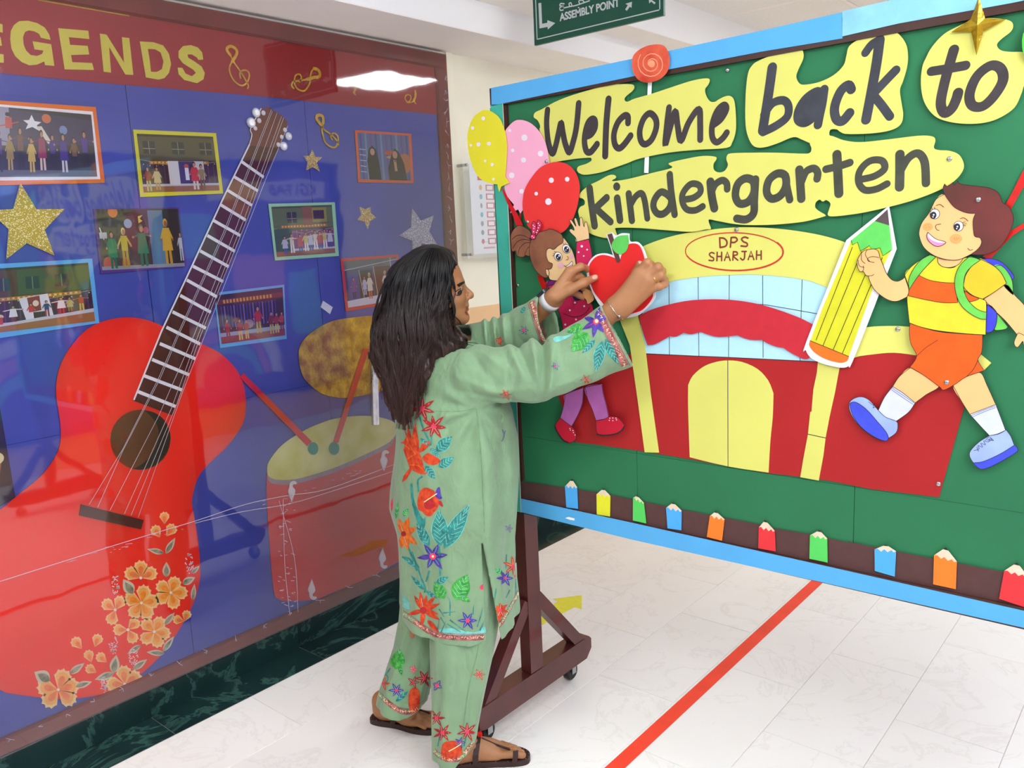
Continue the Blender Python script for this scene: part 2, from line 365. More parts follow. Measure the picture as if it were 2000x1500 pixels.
# ------------------------------------------------------------------ left wall board
M_maroon = mat('maroon_lacquer', (126, 40, 38), 0.22, noise=0.12, nscale=6, coat=0.4)
M_blue = mat('blue_card', (72, 84, 172), 0.72, noise=0.05, nscale=5)
M_red = mat('red_band_card', (164, 28, 34), 0.6, noise=0.04, nscale=4)
M_yel = mat('yellow_card', (216, 208, 74), 0.65, noise=0.02)
M_gold = mat('gold_foil', (240, 190, 50), 0.26, metal=0.4, bump=0.5, bscale=60, noise=0.1)
M_wht = mat('white_card', (246, 245, 247), 0.6, noise=0.02)
M_blk = mat('black_ink', (38, 34, 38), 0.6, noise=0.0)
def glitter(name, a, b):
    m = bpy.data.materials.new(name); m.use_nodes = True; nt = m.node_tree; N = nt.nodes; p = N['Principled BSDF']
    tc = N.new('ShaderNodeTexCoord'); v = N.new('ShaderNodeTexVoronoi'); v.inputs['Scale'].default_value = 420; r = N.new('ShaderNodeValToRGB')
    r.color_ramp.interpolation = 'CONSTANT'; r.color_ramp.elements[0].color = (*lin(a), 1); r.color_ramp.elements[1].position = 0.80; r.color_ramp.elements[1].color = (*lin(b), 1)
    sx = N.new('ShaderNodeSeparateColor'); nt.links.new(tc.outputs['Object'], v.inputs['Vector']); nt.links.new(v.outputs['Color'], sx.inputs[0]); nt.links.new(sx.outputs[0], r.inputs[0]); nt.links.new(r.outputs[0], p.inputs['Base Color'])
    p.inputs['Roughness'].default_value = 0.4; p.inputs['Metallic'].default_value = 0.0; return m
M_glg = glitter('gold_glitter', (196, 168, 20), (255, 246, 190)); M_gls = glitter('silver_glitter', (170, 172, 190), (250, 250, 255)); M_glo = glitter('champagne_glitter', (190, 156, 80), (255, 240, 190))

YB0, YB1, ZB0, ZB1 = -0.35, 2.743, 0.102, 2.345
bl = thing('display_board', (WX, 1.2, 0.1), 'maroon framed blue display board under clear film covering the left wall', 'display board')
M_edge = mat('sheet_gap', (30, 34, 80), 0.9)
MB().box((XW0 + 0.001, YB0, ZB0), (WX - 0.004, YB1, ZB1)).build('backing', M_edge, bl)
ys = [-0.33, 0.35] + [float(onp(296, 590, 0, WX)[1]), float(onp(620, 505, 0, WX)[1])] + [2.735]
for a, b in zip(ys[:-1], ys[1:]):
    for z0, z1 in ((0.11, 1.02), (1.021, 2.33)):
        if z0 > 1 or True: MB().box((WX - 0.004, a + 0.0012, z0), (WX - 0.001 + random.uniform(0, 0.0012), b - 0.0012, z1)).build('blue_sheet', M_blue, bl)
fw = 0.062
for nm, a, b in (('frame_rail', (YB0, ZB1 - fw), (YB1, ZB1)), ('frame_rail', (YB0, ZB0), (YB1, ZB0 + 0.055)), ('frame_stile', (YB1 - 0.07, ZB0 + 0.055), (YB1, ZB1 - fw)), ('frame_stile', (YB0, ZB0 + 0.055), (YB0 + 0.07, ZB1 - fw))):
    v = MB(); x0, x1, bv = XW0 + 0.001, WX + 0.016, 0.006
    p = [(a[0], a[1]), (b[0], a[1]), (b[0], b[1]), (a[0], b[1])]; q = [(a[0] + bv, a[1] + bv), (b[0] - bv, a[1] + bv), (b[0] - bv, b[1] - bv), (a[0] + bv, b[1] - bv)]
    v.add([(x0, *c) for c in p] + [(x1 - bv, *c) for c in p] + [(x1, *c) for c in q], [(8, 9, 10, 11)] + [(i, (i + 1) % 4, 4 + (i + 1) % 4, 4 + i) for i in range(4)] + [(4 + i, 4 + (i + 1) % 4, 8 + (i + 1) % 4, 8 + i) for i in range(4)])
    v.build(nm, M_maroon, bl)
cut('red_header', [(-420, 88), (0, 143), (200, 162), (500, 187), (700, 208), (858, 224), (848, 128), (560, 66), (285, 14), (-60, -60), (-420, -150)], LEFT, 0.0022, 0.001, M_red, bl, s=False)
gl = MB(); stroke(gl, [(-60, -48), (75, 0), (252, 31)], 2.2, LEFT, 0.003, False); gl.build('gold_edging', M_gold, bl); gl = MB(); stroke(gl, [(760, 115), (846, 129)], 2.2, LEFT, 0.003, False); gl.build('gold_edging', M_gold, bl)
# cut letters
A = lambda p: K(0, 0, .25, p)
LET = [('E', [(-220, 130), (20, 190), (22, 255), (-140, 220), (-130, 285), (5, 290), (15, 357), (-120, 350), (-110, 405), (28, 425), (30, 490), (-170, 480)], []),
 ('G', [(395, 312), (385, 270), (350, 215), (290, 180), (220, 162), (150, 165), (110, 195), (85, 240), (80, 310), (90, 380), (120, 440), (170, 485), (230, 510), (290, 505), (345, 480), (352, 508), (425, 515), (400, 345), (255, 322), (270, 385), (340, 395), (330, 420), (290, 437), (240, 430), (205, 395), (185, 350), (180, 290), (195, 250), (225, 237), (270, 245), (305, 265), (320, 295)], []),
 ('E', [(455, 220), (690, 240), (698, 305), (538, 290), (548, 350), (685, 358), (697, 425), (555, 430), (565, 485), (720, 492), (735, 547), (505, 542)], []),
 ('N', [(780, 262), (832, 270), (970, 490), (952, 290), (1010, 297), (1042, 585), (980, 583), (852, 365), (868, 568), (810, 560)], []),
 ('D', [(1092, 323), (1200, 330), (1275, 355), (1320, 420), (1337, 500), (1320, 570), (1285, 610), (1240, 622), (1140, 605)], [[(1155, 382), (1170, 470), (1180, 560), (1225, 562), (1265, 540), (1278, 480), (1255, 410), (1210, 385)]]),
 ('S', [(1588, 465), (1580, 410), (1545, 370), (1490, 352), (1430, 360), (1395, 400), (1395, 450), (1430, 495), (1510, 545), (1530, 570), (1500, 595), (1450, 575), (1425, 530), (1388, 528), (1395, 580), (1440, 625), (1540, 650), (1590, 620), (1600, 570), (1575, 520), (1520, 480), (1470, 450), (1465, 425), (1500, 425), (1540, 450), (1550, 468)], [])]
LL = {0: 'cut yellow paper letter E, clipped at the left photo edge', 1: 'cut yellow paper letter G on the red header', 2: 'cut yellow paper letter E between the G and the N', 3: 'cut yellow paper letter N on the red header', 4: 'cut yellow paper letter D on the red header', 5: 'cut yellow paper letter S next to the gold clef'}
for i, (nm, p, h) in enumerate(LET):
    tag(cut('paper_letter', A(p), LEFT, 0.0045, 0.0012, M_yel, s=False, holes=[A(q) for q in h]), LL[i], 'letter', 'yellow header letters')
# gold treble clefs
B2 = lambda p: K(400, 0, .25, p)
def clef(pts, w, label):
    mb = MB(); stroke(mb, pts, w, LEFT, 0.0075, True); stroke(mb, pts[len(pts) // 5:len(pts) // 2], w * 1.9, LEFT, 0.0078, True)
    n = len(mb.v); mb.v += [(x - 0.0012, y, z) for x, y, z in mb.v]; mb.f += [tuple(i + n for i in f) for f in mb.f]; mb.mi += mb.mi[:]
    tag(mb.build('treble_clef', M_gold), label, 'clef', 'gold foil treble clefs')
clef(A([(1935, 690), (1938, 660), (1880, 560), (1830, 490), (1800, 430), (1775, 395), (1780, 370), (1810, 362), (1845, 385), (1850, 420), (1815, 480), (1795, 520), (1795, 560), (1815, 610), (1850, 650), (1890, 668), (1925, 650), (1948, 600), (1940, 560), (1905, 548), (1875, 570), (1880, 610)]), 3.2, 'upright gold foil treble clef right after the letter S')
clef(B2([(695, 690), (680, 670), (690, 640), (740, 630), (800, 620), (850, 605), (890, 600), (900, 575), (885, 545), (855, 535), (835, 560), (825, 600), (820, 650), (790, 700), (760, 710), (720, 690), (700, 640), (710, 590), (740, 580), (755, 605), (740, 640)]), 3.2, 'gold foil treble clef lying sideways on the red header')
clef(B2([(1650, 810), (1640, 790), (1645, 710), (1648, 750), (1630, 790), (1590, 800), (1565, 770), (1580, 740), (1610, 750), (1605, 785), (1580, 800)]), 2.0, 'small gold foil clef beside the lamp reflection at the right end of the header')
clef(B2([(1045, 1130), (1035, 1100), (985, 1050), (930, 1010), (905, 970), (875, 930), (880, 905), (905, 900), (925, 920), (925, 960), (915, 1010), (925, 1060), (940, 1110), (980, 1145), (1020, 1150), (1040, 1110), (1040, 1065), (1010, 1040), (985, 1060), (995, 1090)]), 3.2, 'gold foil treble clef on blue card above the small gold star')
clef(B2([(1180, 740), (1165, 725), (1180, 690), (1190, 650), (1178, 615), (1168, 640), (1185, 670)]), 2.0, 'gold foil clef half hidden by the lamp reflection')
# glitter stars
D3 = lambda p: K(0, 300, .25, p); D4 = lambda p: K(400, 350, .25, p)
M_foam = mat('white_foam', (236, 236, 240), 0.7, noise=0)
def star(pts, m, label, th=0.005, o=0.008): tag(cut('glitter_star', pts, LEFT, o, th, [m, M_foam], s=False), label, 'star', 'glitter stars')
star(D3([(160, 230), (285, 435), (505, 432), (350, 595), (425, 795), (210, 700), (50, 825), (68, 590), (-88, 445), (105, 432)]), M_glg, 'large gold glitter star at the left edge between two photos')
star(B2([(840, 1170), (865, 1225), (918, 1228), (875, 1270), (900, 1342), (845, 1305), (795, 1330), (805, 1268), (775, 1218), (822, 1215)]), M_glo, 'small gold glitter star beside the guitar head')
star(D4([(1210, 215), (1255, 235), (1295, 218), (1298, 265), (1340, 300), (1292, 325), (1275, 390), (1250, 330), (1193, 318), (1225, 275)]), M_glo, 'small gold glitter star next to the silver star')
star(D4([(1620, 225), (1690, 325), (1788, 285), (1755, 410), (1828, 530), (1700, 500), (1625, 605), (1625, 480), (1522, 440), (1615, 375)]), M_gls, "silver glitter star above the woman's head")
tag(cut('paper_scrap', D4([(925, 950), (1000, 1000), (978, 1055), (907, 1000)]), LEFT, 0.006, 0.004, M_wht, s=False), 'small white foam square stuck below the green-framed photo', 'scrap')

# ---- photographs, each printed picture one flat sheet drawn in its own 0..1 frame
_pm = None
def printmat():
    global _pm
    if _pm: return _pm
    m = bpy.data.materials.new('photo_print'); m.use_nodes = True; b = m.node_tree.nodes['Principled BSDF']; a = m.node_tree.nodes.new('ShaderNodeVertexColor'); a.layer_name = 'print'
    m.node_tree.links.new(a.outputs[0], b.inputs['Base Color']); b.inputs['Roughness'].default_value = 0.35; _pm = m; return m
class Pic:
    def __init__(s, quad, off, pl=LEFT): s.q = quad; s.off = off; s.pl = pl; s.v = []; s.f = []; s.c = []; s.k = 0
    def at(s, u, v):
        a, b, c, d = [np.array(x, float) for x in s.q]; u = min(max(u, 0), 1); v = min(max(v, 0), 1)
        p = a * (1 - u) * (1 - v) + b * u * (1 - v) + c * u * v + d * (1 - u) * v; return P3(p, s.pl, s.off + s.k * 0.000012)
    def poly(s, pts, col):
        s.k += 1; n = len(s.v); s.v += [s.at(*p) for p in pts]; s.f.append(tuple(range(n, n + len(pts)))); s.c.append(lin(col)); return s
    def rect(s, u0, v0, u1, v1, col): return s.poly([(u0, v0), (u1, v0), (u1, v1), (u0, v1)], col)
    def disc(s, u, v, ru, rv, col, n=12): return s.poly([(u + ru * math.cos(2 * PI * k / n), v + rv * math.sin(2 * PI * k / n)) for k in range(n)], col)
    def line(s, a, b, w, col):
        dx, dy = b[0] - a[0], b[1] - a[1]; L = math.hypot(dx, dy) or 1; x, y = -dy / L * w / 2, dx / L * w / 2
        return s.poly([(a[0] + x, a[1] + y), (b[0] + x, b[1] + y), (b[0] - x, b[1] - y), (a[0] - x, a[1] - y)], col)
    def kid(s, u, v, h, top, leg, hair=(25, 18, 16), skin=(190, 135, 105), asp=0.62, dress=False, arms=0.3):
        w = h * asp
        s.line((u - w * .09, v - h * .42), (u - w * .1, v), w * .13, leg); s.line((u + w * .09, v - h * .42), (u + w * .12, v), w * .13, leg)
        s.line((u - w * .15, v - h * .75), (u - w * arms, v - h * (.55 if arms < .4 else .7)), w * .09, top); s.line((u + w * .15, v - h * .75), (u + w * arms, v - h * (.55 if arms < .4 else .72)), w * .09, top)
        s.disc(u - w * arms, v - h * (.54 if arms < .4 else .7), w * .05, h * .03, skin); s.disc(u + w * arms, v - h * (.54 if arms < .4 else .72), w * .05, h * .03, skin)
        b = .27 if dress else .17
        s.poly([(u - w * .17, v - h * .8), (u + w * .17, v - h * .8), (u + w * b, v - h * (.3 if dress else .42)), (u - w * b, v - h * (.3 if dress else .42))], top)
        s.disc(u, v - h * .91, w * .115, h * .1, hair); return s.disc(u + w * .015, v - h * .885, w * .085, h * .075, skin)
    def build(s, parent, name='printed_picture'):
        o = mk(name, s.v, s.f, printmat(), parent); me = o.data; a = me.color_attributes.new('print', 'FLOAT_COLOR', 'CORNER'); buf = []
        for p, c in zip(me.polygons, s.c): buf += [*c, 1] * p.loop_total
        a.data.foreach_set('color', buf); return o
def photo(outer, inner, col, label, draw, white=None):
    t = thing('mounted_photo', P3(outer[3], LEFT, 0), label, 'photo', 'photos mounted on coloured card')
    cut('card_mount', outer, LEFT, 0.0062, 0.0018, mat('mount_%d_%d_%d' % col, col, 0.6, noise=0.02), t, s=False)
    if white: cut('white_border', white, LEFT, 0.0067, 0.0004, M_wht, t, s=False)
    p = Pic(inner, 0.0072); draw(p); p.build(t)
def d1(p):
    p.rect(0, 0, 1, 1, (34, 28, 40)).rect(0, 0, .38, .55, (150, 145, 170)).poly([(.38, .02), (1, .1), (1, .5), (.38, .55)], (58, 44, 86)).rect(0, .9, 1, 1, (96, 98, 112))
    p.disc(.66, .12, .035, .07, (210, 110, 60)).disc(.78, .28, .03, .07, (120, 140, 190)).poly([(.55, .08), (.57, .17), (.62, .18), (.585, .23), (.6, .31), (.55, .26), (.5, .3), (.52, .22), (.485, .17), (.53, .16)], (236, 236, 240)).poly([(.58, .25), (.66, .5), (.7, .52), (.62, .24)], (225, 215, 200))
    p.disc(.37, .1, .02, .03, (25, 15, 15)).rect(.35, .14, .4, .3, (190, 60, 60)).line((.3, .28), (.45, .2), .015, (200, 60, 60))
    cols = [((70, 30, 110), (20, 18, 24)), ((90, 30, 90), (150, 110, 50)), ((84, 40, 130), (190, 165, 120)), ((80, 30, 120), (26, 24, 34)), ((160, 130, 60), (190, 160, 80)), ((110, 60, 60), (20, 18, 24)), ((205, 175, 90), (215, 185, 100)), ((150, 30, 90), (225, 200, 190)), ((60, 40, 130), (24, 22, 30)), ((70, 40, 140), (210, 210, 220)), ((120, 80, 40), (30, 20, 40)), ((80, 40, 150), (22, 20, 34))]
    for i, (a, b) in enumerate(cols): p.kid(.06 + i * .079, .93 - (i % 3) * .03, .52 + (i % 2) * .08, a, b, asp=.2, dress=i in (4, 6, 7, 9), arms=.3 + .25 * (i % 2))
def stage(p, sky, wall, win, floor=(150, 95, 60), drape=(60, 30, 50), banner=(170, 110, 50), by=.46):
    p.rect(0, 0, 1, 1, sky).rect(0, .04, 1, .45, wall)
    for u in win: p.rect(u, .12, u + .16, .34, (44, 46, 40)).line((u + .08, .12), (u + .08, .34), .008, (150, 150, 130)).line((u, .25), (u + .16, .25), .012, (150, 150, 130))
    p.line((0, .4), (1, .36), .012, (90, 84, 60)).rect(0, .48, 1, .9, drape)
    for k in range(14): p.line((.02 + k * .072, .52), (.02 + k * .072, .86), .012, (drape[0] + 34, drape[1] + 22, drape[2] + 44))
    p.rect(.12, by, .9, by + .06, banner); [p.rect(.14 + k * .05, by + .012, .165 + k * .05, by + .045, (235, 190, 80)) for k in range(15)]
    p.line((0, .44), (.5, .56), .008, (170, 160, 120)).line((.5, .56), (1, .47), .008, (170, 160, 120))
    for k in range(12): p.disc(.04 + .085 * k, .52 + .03 * math.sin(k * .9), .006, .01, (230, 215, 130))
    p.rect(0, .88, 1, 1, floor).rect(0, .86, 1, .9, (190, 190, 205))
def d2(p):
    stage(p, (50, 42, 26), (88, 80, 50), (.06, .44, .8)); p.rect(.36, .46, .5, .88, (215, 210, 212)).rect(.5, .47, .7, .84, (60, 50, 110)).rect(.7, .46, .83, .8, (205, 200, 204)).disc(.6, .55, .03, .04, (200, 80, 70)).line((.6, .58), (.6, .8), .05, (220, 222, 235)).line((.66, .52), (.66, .82), .04, (30, 30, 60))
    p.kid(.08, .98, .42, (150, 40, 50), (190, 180, 140), asp=.45).kid(.2, .96, .4, (200, 180, 140), (190, 150, 110), asp=.45, dress=True).kid(.7, .97, .5, (200, 50, 50), (220, 210, 190), asp=.42, dress=True).kid(.79, .97, .46, (150, 130, 80), (120, 90, 50), asp=.4)
def d3(p):
    p.rect(0, 0, 1, 1, (50, 40, 44)).poly([(0, .2), (.45, .1), (.5, 1), (0, 1)], (70, 60, 66)).rect(.62, .02, .8, 1, (90, 120, 160)).disc(.2, .04, .06, .1, (220, 120, 60)).disc(.37, .24, .05, .08, (150, 180, 205)).disc(.58, .36, .035, .06, (150, 90, 100)).poly([(.5, .12), (.56, .1), (.52, .16), (.55, .2), (.5, .24)], (220, 200, 90))
    p.line((.02, .3), (.06, .5), .012, (220, 220, 220)).rect(.01, .38, .1, .48, (190, 190, 195)).disc(.09, .9, .07, .12, (190, 90, 70)).disc(.3, .92, .05, .12, (190, 90, 70)).rect(0, .94, 1, 1, (150, 150, 160))
    p.kid(.15, .98, .62, (20, 130, 90), (16, 110, 80), asp=.36, dress=True).kid(.3, .97, .66, (200, 180, 60), (180, 150, 50), asp=.34, hair=(225, 200, 120), arms=.35).kid(.52, .96, .7, (20, 130, 96), (20, 110, 80), hair=(20, 120, 80), asp=.36, dress=True, arms=.42).kid(.82, .95, .78, (215, 170, 50), (205, 150, 40), hair=(230, 170, 60), skin=(150, 90, 60), asp=.3, dress=True).kid(.98, .9, .5, (190, 190, 200), (190, 190, 200), asp=.25)
def d4(p):
    stage(p, (44, 40, 24), (70, 74, 36), (.08, .34, .62)); p.rect(.0, .04, .3, .44, (84, 52, 26)).rect(.3, .04, 1, .44, (64, 84, 44))
    for u in (.1, .38, .66): p.rect(u, .16, u + .13, .36, (28, 52, 48)).line((u + .065, .16), (u + .065, .36), .01, (110, 130, 100))
    p.poly([(.3, .5), (.58, .46), (.62, .84), (.36, .86)], (222, 222, 232)).poly([(.38, .5), (.5, .48), (.51, .72), (.4, .74)], (130, 48, 36)).disc(.46, .6, .03, .05, (230, 210, 190)).rect(.42, .74, .54, .88, (66, 44, 34))
    p.poly([(0, .92), (1, .84), (1, 1), (0, 1)], (160, 104, 56)).poly([(0, .88), (1, .78), (1, .84), (0, .92)], (200, 200, 210)).rect(0, .7, .04, .88, (190, 50, 40)).disc(.1, .76, .05, .04, (210, 200, 160)).rect(.06, .77, .14, .88, (190, 60, 44))
    p.kid(.24, .86, .26, (225, 225, 230), (120, 30, 40), asp=.6, dress=True, arms=.6).kid(.41, .84, .25, (190, 40, 50), (225, 225, 230), asp=.5).kid(.56, .83, .26, (50, 60, 110), (150, 40, 60), asp=.5).kid(.7, .8, .26, (225, 225, 230), (180, 40, 50), asp=.6, dress=True, arms=.6).kid(.78, .79, .24, (190, 170, 110), (150, 110, 70), asp=.5, dress=True).kid(.89, .79, .27, (190, 40, 46), (200, 170, 90), asp=.5, arms=.5)
def d5(p):
    stage(p, (70, 84, 40), (96, 110, 62), (.24, .66), drape=(120, 60, 110), by=.38); p.rect(0, .45, .3, .9, (60, 90, 60)).rect(.66, .04, .9, .34, (150, 140, 40)).rect(.68, .1, .86, .28, (60, 30, 50)).rect(.5, .02, .66, .4, (140, 90, 60))
    for i, u in enumerate((.16, .28, .42, .52, .6, .68, .76, .84, .93)): p.kid(u, .95 - .01 * i, .36 + .03 * (i % 2), [(190, 190, 210), (210, 200, 190), (180, 60, 70), (200, 190, 90)][i % 4], [(60, 90, 160), (230, 230, 230)][i % 2], asp=.5, dress=i % 2 == 0, arms=.3 + .2 * (i % 3))
def d6(p):
    p.rect(0, 0, 1, 1, (96, 110, 160))
    for k in range(10): p.line((.05 + k * .1, 0), (.07 + k * .1, 1), .035, [(70, 80, 140), (120, 150, 180), (110, 80, 150)][k % 3])
    p.disc(.62, .4, .12, .05, (200, 90, 60)).disc(.9, .62, .14, .22, (190, 120, 80)).disc(.62, .5, .08, .03, (200, 160, 90)); [p.line((.02 + .0 * k, .35 + .12 * k), (.14, .36 + .12 * k), .012, (225, 225, 235)) for k in range(5)]
    p.poly([(.18, 1), (.16, .6), (.2, .34), (.27, .26), (.34, .34), (.39, .6), (.42, 1)], (26, 24, 34)).disc(.27, .4, .045, .075, (205, 160, 135)).poly([(.58, 1), (.56, .75), (.64, .44), (.71, .3), (.79, .38), (.88, .62), (.93, 1)], (24, 20, 28)).disc(.71, .44, .05, .085, (200, 150, 125)).line((.7, .55), (.72, .8), .05, (205, 155, 125)).line((.7, .52), (.71, .6), .02, (30, 30, 40))
def d7(p):
    p.rect(0, 0, 1, 1, (70, 74, 110)).rect(0, 0, 1, .2, (96, 100, 110)).rect(.05, .3, .24, .85, (60, 70, 160)).rect(.26, .24, .52, .84, (36, 34, 46)).rect(.55, .18, .86, .82, (90, 36, 40)).rect(.88, .05, 1, .9, (80, 70, 160)).line((0, .2), (1, .05), .015, (200, 200, 215)).line((.27, .22), (.33, .84), .01, (210, 210, 220)).line((.55, .16), (.6, .84), .01, (210, 210, 220)).line((.88, 0), (.9, .9), .01, (210, 210, 220)).poly([(0, .86), (1, .8), (1, 1), (0, 1)], (214, 214, 228))
    p.kid(.15, .82, .46, (110, 70, 150), (30, 30, 40), asp=.4, dress=True).kid(.36, .78, .42, (190, 190, 220), (200, 200, 220), asp=.35, dress=True).kid(.46, .88, .58, (222, 218, 210), (215, 110, 80), asp=.34, hair=(200, 195, 185), dress=True).kid(.76, .84, .55, (220, 215, 210), (40, 40, 50), asp=.34, hair=(190, 190, 190), dress=True)
def d8(p):
    p.rect(0, 0, 1, 1, (56, 22, 34)).rect(0, .1, 1, .2, (110, 36, 32)); [p.rect(.1 + k * .05, .115, .13 + k * .05, .185, (205, 150, 60)) for k in range(15)]
    for k in range(18): p.line((.06 + k * .048, .24), (.06 + k * .048, .7), .016, [(70, 70, 170), (120, 100, 200), (40, 60, 150)][k % 3])
    p.rect(0, .78, 1, .86, (150, 160, 190)).rect(0, .86, 1, 1, (140, 60, 50)).disc(.27, .55, .06, .05, (130, 60, 50)).disc(.46, .66, .07, .09, (150, 120, 140))
    for u, v, h, a, b in ((.12, .96, .46, (160, 30, 40), (140, 60, 50)), (.31, .97, .44, (160, 40, 40), (205, 190, 110)), (.41, .96, .4, (170, 40, 40), (205, 190, 110)), (.6, .88, .56, (180, 40, 40), (190, 160, 90)), (.8, .93, .46, (120, 30, 40), (180, 170, 90)), (.88, .92, .42, (150, 40, 50), (200, 190, 110)), (.96, .88, .38, (190, 60, 60), (120, 40, 50))): p.kid(u, v, h, a, b, asp=.4)
def d9(p): p.rect(0, 0, 1, 1, (30, 16, 50)).rect(0, 0, 1, .25, (20, 30, 30)).disc(.2, .62, .6, .22, (150, 100, 66)).disc(.7, .56, .2, .06, (230, 215, 170)).line((.2, .3), (.8, .2), .05, (170, 200, 230)).disc(.6, .92, .04, .02, (230, 230, 235))
photo([(-95, 190), (187, 209), (205, 357), (-92, 364)], [(-82, 201), (178, 224), (190, 345), (-80, 346)], (243, 122, 34), 'photo of children on a stage in an orange mount, top left corner', d1, [(-88, 197), (181, 218), (196, 350), (-86, 354)])
photo([(260, 253), (422, 260), (436, 378), (274, 385)], [(267, 261), (416, 267), (429, 372), (281, 376)], (228, 220, 50), 'stage photo in a bright yellow mount', d2)
photo([(182, 408), (350, 405), (365, 521), (197, 535)], [(187, 409), (348, 408), (361, 520), (200, 528)], (92, 52, 140), 'photo of dancers in green and gold in a purple mount', d3)
photo([(-30, 517), (180, 505), (194, 631), (-24, 664)], [(-28, 526), (172, 513), (186, 627), (-22, 652)], (104, 184, 240), 'wide stage photo in a light blue mount above the guitar body', d4)
photo([(524, 398), (654, 395), (662, 500), (537, 509)], [(530, 404), (648, 400), (655, 494), (541, 502)], (168, 222, 178), 'stage photo in a mint green mount', d5)
photo([(693, 254), (803, 261), (808, 358), (700, 356)], [(698, 259), (798, 265), (803, 353), (704, 350)], (238, 106, 62), 'photo of two children in black headscarves in a coral orange mount', d6)
photo([(665, 505), (778, 497), (785, 590), (675, 608)], [(671, 510), (774, 502), (779, 585), (680, 601)], (222, 66, 66), "photo in a red mount partly behind the woman's hair", d7)
photo([(418, 572), (555, 556), (560, 662), (430, 680)], [(421, 577), (552, 561), (557, 655), (433, 672)], (110, 176, 232), 'stage photo in a blue mount right of the guitar neck', d8)
photo([(-60, 760), (-1, 790), (30, 972), (-50, 1020)], [(-59, 762), (-2, 792), (28, 970), (-50, 1016)], (40, 20, 60), 'dark photo cut off at the left edge beside the guitar waist', d9)

# ---- guitar
M_gred = mat('guitar_red', (240, 40, 18), 0.5, noise=0.03, nscale=3); M_brn = mat('neck_brown', (84, 32, 22), 0.5, noise=0.06); M_brn2 = mat('head_brown', (122, 62, 52), 0.5, noise=0.06)
M_hole = mat('hole_brown', (104, 58, 22), 0.55, noise=0.15, nscale=8); M_holed = mat('hole_dark', (44, 30, 18), 0.6, noise=0.1); M_str = mat('string_white', (225, 222, 228), 0.5, noise=0)
E5 = lambda p: K(0, 650, .25, p); H1 = lambda p: K(0, 1000, .25, p); H4 = lambda p: K(400, 950, .25, p); G4 = lambda p: K(400, 650, .25, p)
gt = thing('guitar_cutout', P3((100, 1364), LEFT, 0), 'large red paper guitar with brown neck, white strings and painted flowers', 'guitar')
body = [(140, 675), (162, 650), (190, 632), (225, 622), (257, 620), (290, 626), (325, 640), (360, 656), (395, 672), (430, 690), (462, 722), (477, 757), (480, 800), (472, 832), (445, 870), (412, 902), (390, 927), (379, 955), (375, 982), (379, 1007), (386, 1050), (391, 1105), (389, 1140), (375, 1185), (350, 1230), (317, 1277), (275, 1317), (240, 1340), (200, 1356), (137, 1365), (87, 1363), (25, 1355), (0, 1347), (-80, 1300), (-125, 1200), (-115, 1100), (-60, 1035), (0, 996), (35, 967), (75, 935), (100, 905), (115, 877), (119, 847), (116, 812), (110, 775), (111, 742), (117, 717), (126, 697)]
cut('body', body, LEFT, 0.006, 0.003, M_gred, gt, n=4)
cut('sound_hole', ell(274, 859, 58.5, 59), LEFT, 0.0068, 0.0006, M_hole, gt, s=False)
cut('hole_crescent', E5([(1130, 605), (1130, 605), (1210, 625), (1290, 690), (1330, 790), (1325, 880), (1280, 970), (1200, 1040), (1110, 1068), (1040, 1065), (1040, 1065), (1130, 1010), (1210, 910), (1240, 790), (1210, 690)]), LEFT, 0.0073, 0.0004, M_holed, gt)  # dark crescent piece along the right of the sound hole
cut('neck', [(260, 782), (315, 650), (377, 517), (437, 387), (472, 315), (487, 282), (492, 265), (545, 287), (515, 346), (492, 402), (447, 521), (391, 672), (336, 811)], LEFT, 0.0085, 0.003, M_brn, gt, s=False)
cut('headstock', [(487, 284), (492, 265), (489, 255), (492, 245), (500, 230), (510, 212), (527, 209), (536, 217), (550, 225), (561, 237), (560, 250), (555, 265), (545, 289)], LEFT, 0.0095, 0.004, M_brn2, gt, s=False)
strokes('neck_edge', [[(262, 780), (315, 648), (377, 515), (437, 385), (487, 283)]], 3.2, LEFT, 0.0102, M_wht, gt, False)
strokes('head_edge', [[(487, 283), (492, 264), (489, 254), (493, 243), (510, 212)]], 2.0, LEFT, 0.0102, M_wht, gt, True)
FR = [((471, 315), (515, 346)), ((457, 345), (504, 373)), ((445, 372), (492, 401)), ((431, 400), (480, 430)), ((416, 430), (469, 460)), ((405, 460), (459, 491)), ((391, 490), (447, 521)), ((377, 520), (436, 550)), ((365, 547), (424, 580)), ((352, 577), (412, 610)), ((337, 609), (402, 641)), ((325, 639), (391, 672)), ((312, 671), (382, 701)), ((297, 702), (369, 732)), ((282, 734), (356, 762)), ((270, 765), (343, 794))]
for a, b in FR: mb = MB(); stroke(mb, [a, b], 6.0, LEFT, 0.0099, False, caps=0); mb.build('fret', M_wht, gt)
M_amb = mat('fret_amber', (132, 78, 22), 0.5, noise=0.08)
for q in ([(458, 349), (503, 377), (493, 399), (446, 370)], [(444, 376), (490, 405), (481, 427), (432, 398)]): patches('amber_panel', [q], LEFT, 0.0091, M_amb, gt)
for l in ([(175, 986), (240, 877), (310, 738), (347, 652), (436, 455), (530, 214)], [(192, 991), (240, 880), (313, 739), (350, 652), (439, 456), (532, 217)], [(216, 997), (310, 812), (380, 652), (463, 440), (541, 221)], [(244, 1004), (335, 797), (388, 652), (476, 430), (550, 227)], [(257, 1007), (345, 790), (393, 652), (484, 425), (554, 230)], [(271, 1011), (355, 770), (400, 655), (519, 350), (562, 246)]):
    q = [Vector(P3(p, LEFT, 0.013)) for p in l]; q[0].x -= 0.004; MB().tube(q, 0.0009, 5).build('string', M_str, gt)
cut('bridge', [(159, 985), (281, 1016), (276, 1034), (155, 1007)], LEFT, 0.0125, 0.006, M_brn, gt, s=False)
